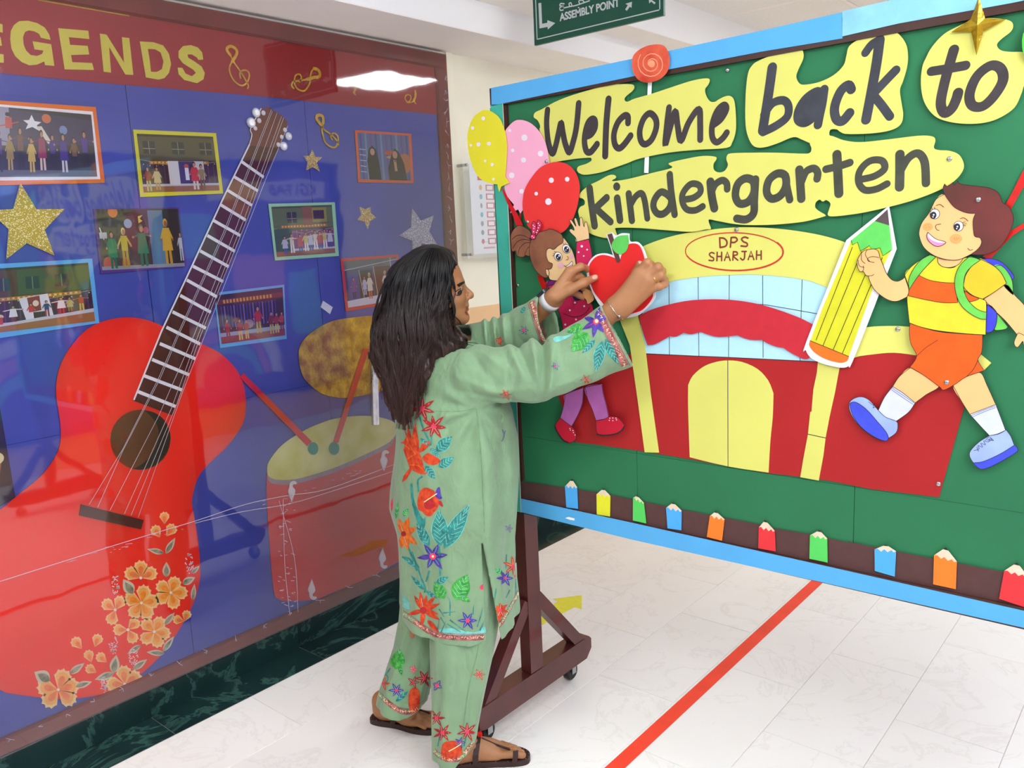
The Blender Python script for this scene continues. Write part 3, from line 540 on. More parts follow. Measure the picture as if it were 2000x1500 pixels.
for x, y, r in ((402, 880, 30), (458, 882, 16), (362, 958, 32), (425, 943, 16), (395, 1003, 14), (627, 1015, 15), (655, 1065, 26), (601, 1070, 14), (575, 1130, 15), (617, 1142, 28)):
    c = P3((400 + x * .25, y * .25), LEFT, 0.011); rr = r * .25 * 0.00225; MB().ball(c, rr, 12, sc=(.5, 1, 1)).build('tuning_peg', M_foam, gt)
# painted flowers
M_pc = mat('petal_cream', (246, 216, 150), 0.5, noise=0.05); M_po = mat('petal_orange', (246, 150, 44), 0.5, noise=0.12, nscale=60); M_pk = mat('petal_coral', (238, 132, 76), 0.5, noise=0.12, nscale=60); M_pm = mat('petal_mid', (247, 184, 92), 0.5, noise=0.06)
M_lf = mat('leaf_grey_green', (116, 128, 92), 0.5, noise=0.25, nscale=50, rgb2=(178, 184, 154)); M_lfp = mat('leaf_pale', (206, 208, 180), 0.5, noise=0.05)
def petal(cx, cy, R, a, w=0.5, sc_=0.06):
    o = [(cx, cy)]; n = 14
    for k in range(n + 1):
        t = -1 + 2 * k / n; ang = a + t * w * (0.55 + 0.45 * 1); r = R * (1 - 0.30 * abs(t) ** 2.2) * (1 + sc_ * math.cos(k * 2.1)); o.append((cx + r * math.cos(ang), cy + r * math.sin(ang)))
    return o
def flower(cx, cy, R, angs, inner, w=None):
    w = w or 0.62; p1 = []; p2 = []; p3 = []
    for a in angs:
        p1.append(H1(petal(cx, cy, R, a, w))); p2.append(H1(petal(cx, cy, R * .86, a, w * .84, .03))); p3.append(H1(petal(cx, cy, R * .68, a, w * .55, .05)))
    return p1, p2, p3, inner
rad = math.radians
FL = [(1100, 515, 135, [rad(a) for a in (205, 270, 335)], 1), (1335, 630, 130, [rad(a) for a in (-70, 0, 75, 150, 215)], 0), (1105, 710, 140, [rad(a) for a in (-78, -8, 62, 125, 200)], 0), (1205, 935, 128, [rad(a) for a in (-60, 10, 70, 140, 225)], 0), (455, 1388, 165, [rad(a) for a in (-70, -15, 40, 130, 190)], 1), (975, 1345, 145, [rad(a) for a in (180, 265, 325)], 1), (900, 765, 120, [rad(a) for a in (110, 215, 300)], 1), (1000, 920, 115, [rad(a) for a in (180, 315, 60)], 1), (1440, 855, 90, [rad(a) for a in (195, 290)], 1)]
for cx, cy, r, a in ((640, 1070, 110, 230), (740, 1055, 105, 290), (715, 1175, 100, 250), (835, 1175, 100, 220), (755, 1255, 95, 210), (1285, 95, 95, 270), (1250, 200, 105, 240), (1300, 190, 110, 305)): FL.append((cx, cy, r, [rad(a)], 1))
c1, c2, c3, c4 = [], [], [], []; dots = MB()
for f in FL:
    a, b, c, k = flower(*f); c1 += a; c2 += b; (c3 if k == 0 else c4).extend(c)
    if len(f[3]) > 2: fill(dots, [ell(f[0] * .25, 1000 + f[1] * .25, 3.0, n=8)], LEFT, 0.0071, 0)
patches('painted_petals', c1, LEFT, 0.0062, M_pc, gt); patches('painted_petals', c2, LEFT, 0.0064, M_pm, gt); patches('painted_petals', c3, LEFT, 0.0066, M_po, gt); patches('painted_petals', c4, LEFT, 0.0066, M_pk, gt)
def leaf(b, t, w, n=8, sk=0.15):
    dx, dy = t[0] - b[0], t[1] - b[1]; L = math.hypot(dx, dy); nx, ny = -dy / L, dx / L; o = []
    for k in range(n + 1): u = k / n; h = w * .5 * math.sin(PI * u ** .8); o.append((b[0] + dx * u + nx * h, b[1] + dy * u + ny * h))
    for k in range(n - 1, 0, -1): u = k / n; h = -w * .5 * math.sin(PI * u ** .8); o.append((b[0] + dx * u + nx * h, b[1] + dy * u + ny * h))
    return o
LV = [((1280, 320), (1150, 290), 45), ((1295, 325), (1370, 200), 50), ((1300, 510), (1300, 390), 62), ((1040, 640), (962, 525), 90), ((1425, 560), (1525, 510), 60), ((1505, 690), (1520, 560), 40), ((1497, 480), (1560, 420), 35), ((1285, 880), (1365, 785), 48), ((1272, 1090), (1360, 970), 48), ((1285, 1105), (1145, 1095), 48), ((1100, 1040), (995, 1110), 45), ((885, 1260), (910, 1115), 78), ((1040, 1230), (1150, 1150), 52), ((890, 1260), (740, 1310), 60), ((590, 1365), (720, 1325), 52), ((545, 1265), (660, 1180), 55), ((390, 1320), (268, 1250), 110)]
patches('painted_leaves', [H1(leaf(*l)) for l in LV], LEFT, 0.0063, M_lfp, gt); patches('painted_leaves', [H1(leaf(l[0], (l[0][0] * .2 + l[1][0] * .8, l[0][1] * .2 + l[1][1] * .8), l[2] * .6)) for l in LV], LEFT, 0.0065, M_lf, gt)
for cx, cy, rx, ry in ((905, 570, 32, 82), (885, 1045, 36, 75), (1045, 1130, 36, 76), (810, 1350, 26, 64), (1480, 400, 34, 80)):
    for k in range(46):
        a = random.uniform(0, 2 * PI); q = math.sqrt(random.random()); fill(dots, [ell((cx + rx * q * math.cos(a)) * .25, 1000 + (cy + ry * q * math.sin(a)) * .25, 1.25, n=6)], LEFT, 0.0067, 0)
dots.build('painted_dots', M_wht, gt)['kind'] = 'stuff'

# ---- cymbal on its stand, drum, sticks
M_foil = mat('crinkled_gold_foil', (232, 160, 16), 0.3, metal=0.3, bump=1.0, bscale=22, noise=0.45, nscale=22, rgb2=(250, 214, 60))
M_silver = mat('silver_foil', (200, 200, 206), 0.3, metal=0.4, noise=0.15, nscale=30)
cy = thing('cymbal_cutout', P3((730, 830), LEFT, 0), 'gold foil cymbal on a silver pole rising behind the drum', 'cymbal')
cut('cymbal', [(584, 700), (588, 672), (612, 647), (650, 627), (700, 619), (740, 617), (780, 630), (800, 680), (785, 738), (750, 762), (720, 770), (675, 777), (637, 772), (612, 757), (592, 735)], LEFT, 0.006, 0.004, M_foil, cy, n=4)
MB().tube([P3((730, 690), LEFT, 0.012), P3((733, 829), LEFT, 0.012)], 0.0165, 12).build('pole', M_silver, cy)
M_dred = mat('drum_red', (222, 56, 56), 0.45, noise=0.05, nscale=3); M_dy = mat('drum_head_yellow', (226, 222, 96), 0.6, noise=0.1, nscale=9, rgb2=(238, 236, 160)); M_rim = mat('rim_grey', (166, 150, 160), 0.5)
dr = thing('drum_cutout', P3((560, 1172), LEFT, 0), 'red paper drum with yellow top and white hooks', 'drum')
top = [(522, 922), (522, 922), (525, 902), (550, 870), (587, 845), (625, 827), (662, 816), (712, 812), (750, 817), (772, 827), (775, 842), (762, 862), (725, 882), (662, 910), (612, 927), (575, 936), (540, 937), (525, 930)]
cut('shell', [(521, 925), (521, 925), (522, 985), (527, 1065), (535, 1155), (546, 1170), (562, 1174), (615, 1171), (650, 1157), (712, 1132), (775, 1099), (800, 1085), (800, 1085), (795, 840), (795, 840), (700, 880), (575, 935)], LEFT, 0.005, 0.003, M_dred, dr)
cut('rim', [(p[0], p[1] + (9 if p[1] > 845 and p[0] > 524 else 0)) for p in top], LEFT, 0.0065, 0.001, M_rim, dr, n=4)
cut('drum_head', top, LEFT, 0.0078, 0.001, M_dy, dr, n=4)
for x, y, d in ((570, 945, 1), (750, 885, 1), (609, 1166, -1), (747, 1105, -1)):
    cut('hook', [(x, y + d * 35), (x, y + d * 35), (x - 7, y + d * 16), (x - 5, y + d * 8), (x - 3, y - d * 2), (x + 4, y - d * 6), (x + 10, y - d * 2), (x + 8, y + d * 1), (x + 3, y + d * 1), (x + 2, y + d * 6), (x + 7, y + d * 14)], LEFT, 0.0095, 0.0015, M_wht, dr, n=3)
M_srd = mat('stick_red', (224, 26, 26), 0.5); M_teal2 = mat('stick_teal', (44, 156, 128), 0.55)
for a, b, lab in (([(476, 729), (469, 737), (600, 871), (609, 862)], (612, 876), 'red drumstick with teal tip leaning from the guitar to the drum'), ([(710, 681), (721, 682), (661, 865), (651, 864)], (653, 876), 'red drumstick with teal tip crossing the gold cymbal')):
    t = thing('drumstick', P3(b, LEFT, 0), lab, 'drumstick', 'paper drumsticks')
    cut('shaft', a, LEFT, 0.0115, 0.002, M_srd, t, s=False); cut('tip', ell(b[0], b[1], 9.8, 12.4), LEFT, 0.0125, 0.002, M_teal2, t, s=False)
# ---- clear film stretched over the board
def filmmat():
    m = bpy.data.materials.new('clear_film'); m.use_nodes = True; nt = m.node_tree; N = nt.nodes; N.clear(); o = N.new('ShaderNodeOutputMaterial')
    mx = N.new('ShaderNodeMixShader'); tr = N.new('ShaderNodeBsdfTransparent'); g = N.new('ShaderNodeBsdfGlossy'); g.inputs['Roughness'].default_value = 0.035; g.inputs['Color'].default_value = (1, 1, 1, 1)
    fr = N.new('ShaderNodeFresnel'); fr.inputs['IOR'].default_value = 1.5; mu = N.new('ShaderNodeMath'); mu.operation = 'MULTIPLY'; mu.inputs[1].default_value = 2.1
    tc = N.new('ShaderNodeTexCoord'); n = N.new('ShaderNodeTexNoise'); n.inputs['Scale'].default_value = 3.5; n.inputs['Detail'].default_value = 2
    bp = N.new('ShaderNodeBump'); bp.inputs['Strength'].default_value = 0.028; bp.inputs['Distance'].default_value = 0.05
    L = nt.links.new; L(tc.outputs['Object'], n.inputs['Vector']); L(n.outputs['Fac'], bp.inputs['Height']); L(bp.outputs[0], g.inputs['Normal'])
    L(fr.outputs[0], mu.inputs[0]); L(mu.outputs[0], mx.inputs[0]); L(tr.outputs[0], mx.inputs[1]); L(g.outputs[0], mx.inputs[2]); L(mx.outputs[0], o.inputs[0]); return m
M_film = filmmat(); M_tape = mat('film_crease', (190, 180, 195), 0.25, noise=0)
fx = WX + 0.0178
film = thing('clear_film', (fx, 1.2, 0.1), 'clear plastic film stretched and tacked over the whole left display board', 'plastic film')
MB().add([(fx, YB0, ZB0 + 0.002), (fx, YB1 - 0.002, ZB0 + 0.002), (fx, YB1 - 0.002, ZB1 - 0.002), (fx, YB0, ZB1 - 0.002)], [(0, 1, 2, 3)]).build('film_sheet', M_film, film)
FP = (0, fx, 1.0)
cr = MB()
for l, w in (([(-20, 1142), (100, 1104), (250, 1057), (380, 1018), (480, 985), (560, 968), (640, 955), (775, 905)], .9), ([(380, 1022), (470, 1000), (560, 985), (640, 962), (775, 918)], .7), ([(553, 975), (556, 1100), (566, 1200)], .8), ([(545, 978), (575, 1090), (582, 1195)], .7)): stroke(cr, l, w, FP, 0.0006, True, caps=0)
for k in range(46):
    x = random.uniform(543, 575); y = random.uniform(968, 1190); a = random.uniform(-.5, .5); L = random.uniform(3, 9); stroke(cr, [(x, y), (x + L, y + a * L)], .7, FP, 0.0006, False, caps=0)
for k in range(40):
    t = random.random(); x = 100 + 620 * t; y = 1105 - (x - 100) * .31 + random.uniform(-3, 10); a = random.uniform(-.8, 1.5); L = random.uniform(3, 14); stroke(cr, [(x, y), (x + L, y - .25 * L + a)], .5, FP, 0.0006, False, caps=0)
for k in range(14):
    x = 20 + 55 * k; y = 1453 - .449 * x if x > 0 else 0
    for j in range(3): a = random.uniform(0, 6.28); stroke(cr, [(x, y), (x + 9 * math.cos(a), y + 6 * math.sin(a))], .6, FP, 0.0006, False, caps=0)
for k in range(16):
    y = 155 + 21 * k; x = 868 + .04 * (y - 130)
    for j in range(3): a = random.uniform(0, 6.28); stroke(cr, [(x, y), (x + 5 * math.cos(a), y + 9 * math.sin(a))], .6, FP, 0.0006, False, caps=0)
o = cr.build('film_crease', M_tape, film); o['kind'] = 'stuff'

# ------------------------------------------------------------------ rolling board
M_grn = mat('green_card', (38, 112, 72), 0.7, noise=0.05, nscale=4); M_bst = mat('sky_blue_card', (84, 168, 224), 0.6, noise=0.03, nscale=8); M_bst2 = mat('pale_blue_tape', (128, 192, 236), 0.35, noise=0.1, nscale=14)
M_teal = mat('teal_card', (62, 172, 150), 0.6, noise=0.03); M_wood = mat('maroon_wood', (80, 34, 32), 0.3, noise=0.15, nscale=12, coat=0.3); M_fr = mat('dark_brown_frame', (62, 34, 28), 0.4, noise=0.1)
M_bb = mat('brown_card', (84, 54, 52), 0.7, noise=0.05); M_rub = mat('caster_rubber', (26, 28, 28), 0.4); M_steel = mat('steel', (180, 180, 180), 0.25, metal=0.9, noise=0); M_raw = mat('raw_wood', (150, 92, 56), 0.6, noise=0.2, nscale=40)
BX0, BX1, BZ0, BZ1 = -1.637, 0.27, 0.707, 1.978
rb = thing('rolling_board', (-0.68, 1.93, 0), 'wheeled green pinboard on a maroon wooden stand, bordered in blue and teal paper', 'display board')
# backing sheets sit 10 mm behind the border face (BY - 0.010)
R = lambda off: BY - off
MB().box((BX0 + 0.02, BY + 0.006, BZ0 + 0.02), (BX1 - 0.02, BY + 0.024, BZ1 - 0.02)).build('backboard', M_wood, rb)
xs = [BX0 + 0.03, float(onp(1240, 700, 1, BY)[0]), float(onp(1668, 1000, 1, BY)[0]), BX1 - 0.03]; zc = float(onp(1920, 990, 1, BY)[2])
for i, (a, b) in enumerate(zip(xs[:-1], xs[1:])):
    for j, (z0, z1) in enumerate(((BZ0 + 0.03, zc), (zc + 0.0006, BZ1 - 0.03))):
        MB().box((a + 0.0006, BY + 0.0005 - 0.0006 * ((i + j) % 2), z0), (b - 0.0006, BY + 0.006, z1)).build('green_sheet', M_grn, rb)
# frame: dark inner lip, then coloured paper strips
fl = [((BX0, BY - 0.012, BZ1 - 0.0575), (BX1, BY + 0.03, BZ1 - 0.008)), ((BX0, BY - 0.012, BZ0 + 0.002), (BX1, BY + 0.03, BZ0 + 0.048)), ((BX0, BY - 0.012, BZ0 + 0.048), (BX0 + 0.046, BY + 0.03, BZ1 - 0.062)), ((BX1 - 0.046, BY - 0.012, BZ0 + 0.048), (BX1, BY + 0.03, BZ1 - 0.062))]
for i, (a, b) in enumerate(fl): MB().box(a, b).build('frame_rail' if i < 2 else 'frame_stile', M_fr, rb)
OFS = 0.0135
top = [((959, 172), (1244, 113), (1246, 147), (982, 202), (960, 207)), ((1244, 113), (1486, 60), (1486, 101), (1246, 147)), ((1486, 60), (1644, 24), (1645, 75), (1486, 101)), ((1645, 22), (1754, -3), (1754, 46), (1645, 71)), ((1754, -3), (1980, -56), (1980, 5), (1754, 46)), ((1980, -56), (2420, -158), (2420, -86), (1980, 5))]
for i, q in enumerate(top): cut('border_strip', q, RIGHT, OFS + 0.0004 * (i % 2), 0.0015, M_bst2 if i >= 3 else M_bst, rb, s=False)
for i, q in enumerate([((1017, 974), (1229, 1020), (1230, 1053), (1017, 1000)), ((1229, 1020), (1640, 1112), (1640, 1145), (1230, 1053)), ((1640, 1112), (2060, 1207), (2060, 1240), (1640, 1145)), ((2060, 1207), (2400, 1285), (2400, 1325), (2060, 1240))]): cut('border_strip', q, RIGHT, OFS + 0.0004 * (i % 2), 0.0015, M_bst, rb, s=False)
cut('border_strip', [(958, 205), (982, 203), (992, 400), (1003, 640), (1010, 800), (1018, 1001), (1004, 998), (994, 800), (980, 640), (968, 400)], RIGHT, OFS, 0.0015, M_teal, rb, s=False)
strokes('strip_edge', [[(982, 203), (992, 400), (1003, 640), (1010, 800), (1017.5, 1000)]], 1.6, RIGHT, OFS + 0.001, mat('cut_edge', (206, 200, 180), 0.7), rb, False)
cut('inner_lip', [(983, 206), (988, 205), (998, 400), (1006, 620), (1013, 800), (1021, 938), (1017, 938), (1009, 800), (1002, 620), (993, 400)], RIGHT, 0.0115, 0.010, M_fr, rb, s=False)
MB().box((BX0, BY - 0.012, BZ1 - 0.008), (BX1, BY + 0.03, BZ1 - 0.0065)).build('border_strip', M_bst, rb)
MB().box((BX0 - 0.0015, BY - 0.012, BZ0), (BX0, BY + 0.03, BZ1 - 0.06)).build('border_strip', M_teal, rb)
xe = float(onp(2400, -110, 1, BY)[0]) - .01; xf = float(onp(2390, 1300, 1, BY)[0]) - .01
MB().box((xe, BY - 0.0142, BZ1 - 0.0565), (BX1 - .0005, BY - 0.0122, BZ1 - 0.001)).build('border_strip', M_bst2, rb); MB().box((xf, BY - 0.0142, BZ0), (BX1 - .0005, BY - 0.0122, BZ0 + 0.042)).build('border_strip', M_bst, rb); MB().box((BX1 - .04, BY - 0.0150, BZ0 + 0.04), (BX1, BY - 0.0130, BZ1 - 0.055)).build('border_strip', M_teal, rb); MB().box((xf, BY - 0.0042, BZ0 + 0.045), (BX1 - .046, BY - 0.0034, BZ0 + 0.118)).build('brown_band', M_bb, rb)
cut('white_tear', K(1000, 800, .25, [(415, 848), (440, 838), (488, 850), (488, 866), (455, 862)]), RIGHT, OFS + 0.0012, 0.0003, M_wht, rb, s=False)
# brown paper skirting band along the bottom of the pinboard
for q in ([(1018, 940), (1170, 962), (1330, 995), (1482, 1024), (1500, 1030), (1500, 1085), (1018, 975)], [(1500, 1030), (1580, 1043), (1657, 1060), (1657, 1122), (1500, 1086)], [(1656, 1058), (1750, 1077), (1860, 1098), (1960, 1117), (2040, 1132), (2040, 1216), (1656, 1130)], [(2040, 1132), (2400, 1205), (2400, 1300), (2040, 1216)]):
    cut('brown_band', q, RIGHT, 0.0035 if q[0][0] < 1600 else 0.0042, 0.0008, M_bb, rb, s=False)
# stand
px0, px1 = -1.640, -1.599
MB().box((px0, BY + 0.012, 0.155), (px1, BY + 0.075, BZ0 + 0.05)).build('post', M_wood, rb)
MB().box((px0, BY + 0.03, BZ0 + 0.05), (px1, BY + 0.075, BZ1 - 0.03)).build('post', M_wood, rb)
for dx in (0, 1.83):
    if dx: MB().box((px0 + dx, BY + 0.012, 0.155), (px1 + dx, BY + 0.075, BZ1 - 0.03)).build('post', M_wood, rb)
    m = MB(); y0, y1 = 1.638, 2.228; xa, xb = -1.658 + dx, -1.598 + dx; z0, z1 = 0.075, 0.152; c = 0.03
    prof = [(y0, z0 + c * .3), (y0 + c, z0), (y1 - c, z0), (y1, z0 + c), (y1, z1 - c * .4), (y1 - c * .4, z1), (y0 + c * .3, z1), (y0, z1 - c * .3)]; n = len(prof)
    m.add([(xa, *p) for p in prof] + [(xb, *p) for p in prof], [tuple(range(n)), tuple(range(2 * n - 1, n - 1, -1))] + [(i, n + i, n + (i + 1) % n, (i + 1) % n) for i in range(n)]); m.build('base_beam', M_wood, rb)
    xm = (px0 + px1) / 2 + dx
    MB().beam((xm, 1.685, 0.14), (xm, 1.895, 0.40), 0.038, 0.042, (1, 0, 0)).build('brace', M_wood, rb)
    MB().beam((xm, 2.175, 0.14), (xm, 1.945, 0.40), 0.038, 0.042, (1, 0, 0)).build('brace', M_wood, rb)
    for yy in (1.715, 2.16):
        w = MB(); xw = -1.645 + dx; r = 0.031
        for s_, mi in ((0.011, 0),): 
            vs = []; n = 20
            for xx, rr in ((-0.013, r - .005), (-0.009, r), (0.009, r), (0.013, r - .005)): vs += [(xw + xx, yy + rr * math.cos(2 * PI * k / n), r + rr * math.sin(2 * PI * k / n)) for k in range(n)]
            w.add(vs, [(i * n + k, i * n + (k + 1) % n, (i + 1) * n + (k + 1) % n, (i + 1) * n + k) for i in range(3) for k in range(n)] + [tuple(range(n))[::-1], tuple(range(3 * n, 4 * n))])
        cs = w.build('caster', M_rub, rb)
        f = MB(); f.box((xw - 0.02, yy - 0.016, 0.066), (xw + 0.02, yy + 0.016, 0.0755)); f.box((xw - 0.019, yy - 0.011, 0.026), (xw - 0.016, yy + 0.011, 0.066)); f.box((xw + 0.016, yy - 0.011, 0.026), (xw + 0.019, yy + 0.011, 0.066)); f.build('caster_fork', M_steel, cs)

# ------------------------------------------------------------------ paper things pinned on the rolling board
M_py = mat('lemon_card', (212, 211, 106), 0.65, noise=0.03, nscale=6); M_ink = mat('marker_ink', (56, 50, 52), 0.55, noise=0.12, nscale=30); M_ink2 = mat('marker_ink_green', (62, 64, 54), 0.55, noise=0.16, nscale=30); M_ink3 = mat('marker_ink_blue', (54, 56, 64), 0.55, noise=0.16, nscale=30)
Mm = lambda p: K(1250, 0, .375, p); Nn = lambda p: K(850, 0, .25, p); Oo = lambda p: K(850, 300, .25, p); Ff = lambda p: K(1050, 500, .3, p)
Yy = lambda p: K(1550, 330, .225, p); Y2 = lambda p: K(1550, 600, .225, p); Lg = lambda p: K(1000, 600, .2, p); Gg = lambda p: K(1000, 500, .16, p); Aa = lambda p: K(1000, 800, .25, p); Bq = lambda p: K(1500, 900, .25, p)
# school front
M_fred = mat('facade_red', (168, 26, 29), 0.65, noise=0.04, nscale=5); M_lb = mat('window_blue', (176, 222, 240), 0.6, noise=0.02); M_awn = mat('awning_red', (190, 36, 50), 0.6, noise=0.04)
fc = thing('school_front_cutout', onp(1500, 935, 1, BY), 'large paper school front in red, yellow and light blue with an arched yellow door', 'building cutout')
cut('red_wall', [(1085, 700), (1262, 690), (1597, 706), (1640, 719), (1667, 699), (1707, 691), (1746, 688), (1788, 693), (1850, 708), (1905, 735), (1883, 796), (1854, 900), (1834, 971), (1700, 955), (1620, 939), (1562, 931), (1500, 924), (1422, 911), (1350, 897), (1260, 882), (1155, 867), (1125, 864), (1104, 810), (1091, 775)], RIGHT, 0.003, 0.001, M_fred, fc, s=False)
cut('side_arch', [(1630, 668), (1660, 647), (1689, 640), (1719, 637), (1775, 638), (1840, 650), (1914, 691), (1914, 691), (1936, 709), (1936, 709), (1921, 724), (1921, 724), (1880, 716), (1830, 703), (1788, 694), (1746, 689), (1707, 692), (1667, 699), (1640, 719), (1640, 719)], RIGHT, 0.0038, 0.001, M_py, fc, n=3)
cut('window_band', [(1257, 600), (1299, 545), (1365, 536), (1425, 531), (1491, 531), (1569, 540), (1614, 555), (1630, 600), (1597, 706), (1261, 690), (1250, 640)], RIGHT, 0.0038, 0.0006, M_lb, fc, s=False)
strokes('mullion', [Ff([(855, 165), (858, 640)]), Ff([(1045, 140), (1050, 650)]), Ff([(1248, 125), (1243, 655)]), Ff([(1465, 128), (1468, 660)]), Ff([(1722, 155), (1708, 685)]), Ff([(1300, 300), (1500, 320), (1820, 376)]), Ff([(705, 637), (1250, 660), (1825, 688)])], 1.2, RIGHT, 0.004, M_blk, fc, False)
cut('main_arch', [(1180, 560), (1205, 515), (1250, 484), (1306, 463), (1362, 452), (1437, 444), (1512, 446), (1587, 456), (1647, 472), (1700, 495), (1700, 495), (1680, 590), (1680, 590), (1614, 561), (1569, 546), (1491, 537), (1425, 537), (1365, 541), (1305, 551), (1265, 568), (1235, 600), (1235, 600), (1190, 600), (1190, 600)], RIGHT, 0.0052, 0.001, M_py, fc, n=4)
cut('left_column', Ff([(520, 300), (640, 300), (655, 395), (700, 590), (735, 890), (790, 1280), (697, 1278), (650, 930), (600, 580), (540, 430)]), RIGHT, 0.0052, 0.001, M_py, fc, s=False)
cut('right_column', Ff([(1840, 560), (1985, 600), (1965, 730), (1935, 890), (1900, 1050), (1875, 1180), (1860, 1300), (1830, 1462), (1710, 1440), (1730, 1320), (1760, 1160), (1775, 1015), (1783, 1015), (1795, 870), (1818, 760), (1825, 690)]), RIGHT, 0.0046, 0.001, M_py, fc, s=False)
cut('awning', Ff([(660, 390), (660, 390), (720, 358), (800, 330), (950, 295), (1100, 282), (1250, 285), (1400, 305), (1550, 345), (1700, 400), (1790, 445), (1790, 445), (1786, 500), (1755, 560), (1772, 655), (1740, 672), (1700, 657), (1640, 625), (1600, 598), (1600, 598), (1560, 592), (1500, 570), (1460, 546), (1460, 546), (1380, 545), (1300, 517), (1300, 517), (1180, 527), (1110, 512), (1060, 494), (1060, 494), (1000, 510), (950, 500), (950, 500), (900, 525), (860, 522), (860, 522), (820, 545), (760, 575), (715, 580), (715, 580), (690, 510), (670, 440)]), RIGHT, 0.009, 0.001, M_awn, fc, n=3)
dd = cut('arched_door', Ff([(980, 840), (980, 840), (1010, 780), (1080, 720), (1160, 690), (1240, 680), (1330, 690), (1430, 735), (1500, 810), (1535, 895), (1535, 895), (1530, 1050), (1515, 1200), (1503, 1410), (1503, 1410), (1240, 1370), (990, 1310), (990, 1310), (980, 1000)]), RIGHT, 0.0046, 0.001, M_py, fc, n=3)
strokes('door_line', [Ff([(1238, 680), (1240, 1370)])], 1.3, RIGHT, 0.0048, M_blk, fc, False); strokes('column_line', [Ff([(1760, 1160), (1875, 1185)])], 1.6, RIGHT, 0.0048, M_blk, fc, False)
M_brush = mat('red_brush', (190, 50, 40), 0.6, noise=0.1); M_btxt = mat('brown_brush', (126, 46, 34), 0.6, noise=0.1)
strokes('painted_oval', [Mm(ell(490, 1310, 254, 98, 0.01, 40, 0.25, 2 * PI + 0.15))], 2.0, RIGHT, 0.0058, M_brush, fc, False); strokes('painted_oval', [Mm(ell(490, 1308, 256, 101, 0.02, 24, -0.5, PI - 0.3))], 3.0, RIGHT, 0.0057, M_brush, fc, False)
GL = {'D': [[(.1, 0), (.15, 1)], [(.1, .02), (.6, .05), (.95, .4), (.8, .85), (.15, 1)]], 'P': [[(.2, 0), (.1, 1)], [(.2, 0), (.7, 0), (.9, .25), (.6, .5), (.15, .5)]], 'S': [[(.9, .1), (.5, 0), (.15, .2), (.4, .48), (.8, .65), (.75, .95), (.1, .92)]],
 'H': [[(.15, 0), (.1, 1)], [(.85, 0), (.85, 1)], [(.12, .5), (.85, .48)]], 'A': [[(.05, 1), (.5, 0), (.95, 1)], [(.25, .62), (.78, .6)]], 'R': [[(.2, 0), (.12, 1)], [(.2, 0), (.75, .05), (.8, .35), (.2, .5), (.9, 1)]], 'J': [[(.3, 0), (1, 0)], [(.75, 0), (.7, .8), (.4, 1), (.1, .8)]]}
def word(name, txt, x0, y0, x1, y1, w, h, T, lw, pl, off, m, parent, gap=0.25):
    n = len(txt); cw = 1.0 / n
    for i, ch in enumerate(txt):
        mb = MB()
        for st in GL[ch]: stroke(mb, T([(x0 + (x1 - x0) * (i + .1 + .8 * u) * cw, y0 + (y1 - y0) * (i + .5) * cw + v * h) for u, v in st]), lw, pl, off, len(st) > 3, 4)
        mb.build(name, m, parent)
word('painted_letter', 'DPS', 405, 1240, 572, 1234, 1, 50, Mm, 3.2, RIGHT, 0.0058, M_btxt, fc); word('painted_letter', 'SHARJAH', 352, 1316, 640, 1306, 1, 44, Mm, 2.8, RIGHT, 0.0058, M_btxt, fc)

# words
def wordsheet(name, out, off, label, letters, ink, th=0.0012, n=4):
    t = thing('word_sheet', P3(max(out, key=lambda p: p[1]), RIGHT, 0), label, 'word sheet', 'yellow word sheets of the greeting')
    cut('card', out, RIGHT, off, th, M_py, t, n=n)
    for nm, sts in letters:
        inkmesh('letter_' + nm.lower(), sts, RIGHT, off + 0.0003, ink, t)
    return t
S = lambda w, pts: (w, False, pts); CL = lambda w, pts: (w, True, pts)
out = Nn([(820, 985), (800, 940), (770, 915), (780, 880), (830, 855), (860, 838), (950, 790), (1080, 740), (1250, 690), (1330, 665), (1400, 658), (1530, 658), (1555, 680), (1540, 710), (1490, 752), (1478, 778), (1500, 795), (1560, 770), (1700, 730), (1850, 680), (2000, 632)]) + Mm([(340, 408), (362, 415), (355, 440), (338, 465), (345, 500), (365, 528), (390, 530), (410, 518), (440, 503), (470, 500), (490, 525), (498, 600), (498, 680), (480, 740), (450, 770), (300, 780), (150, 795), (0, 825)]) + Nn([(1500, 1275), (1400, 1310), (1300, 1345), (1180, 1365), (1130, 1355), (1108, 1330), (1120, 1300), (1180, 1280), (1220, 1255), (1218, 1236), (1200, 1232), (1100, 1240), (1000, 1255), (880, 1275), (870, 1275), (865, 1180), (850, 1090), (815, 1020)])
ww = 11.5
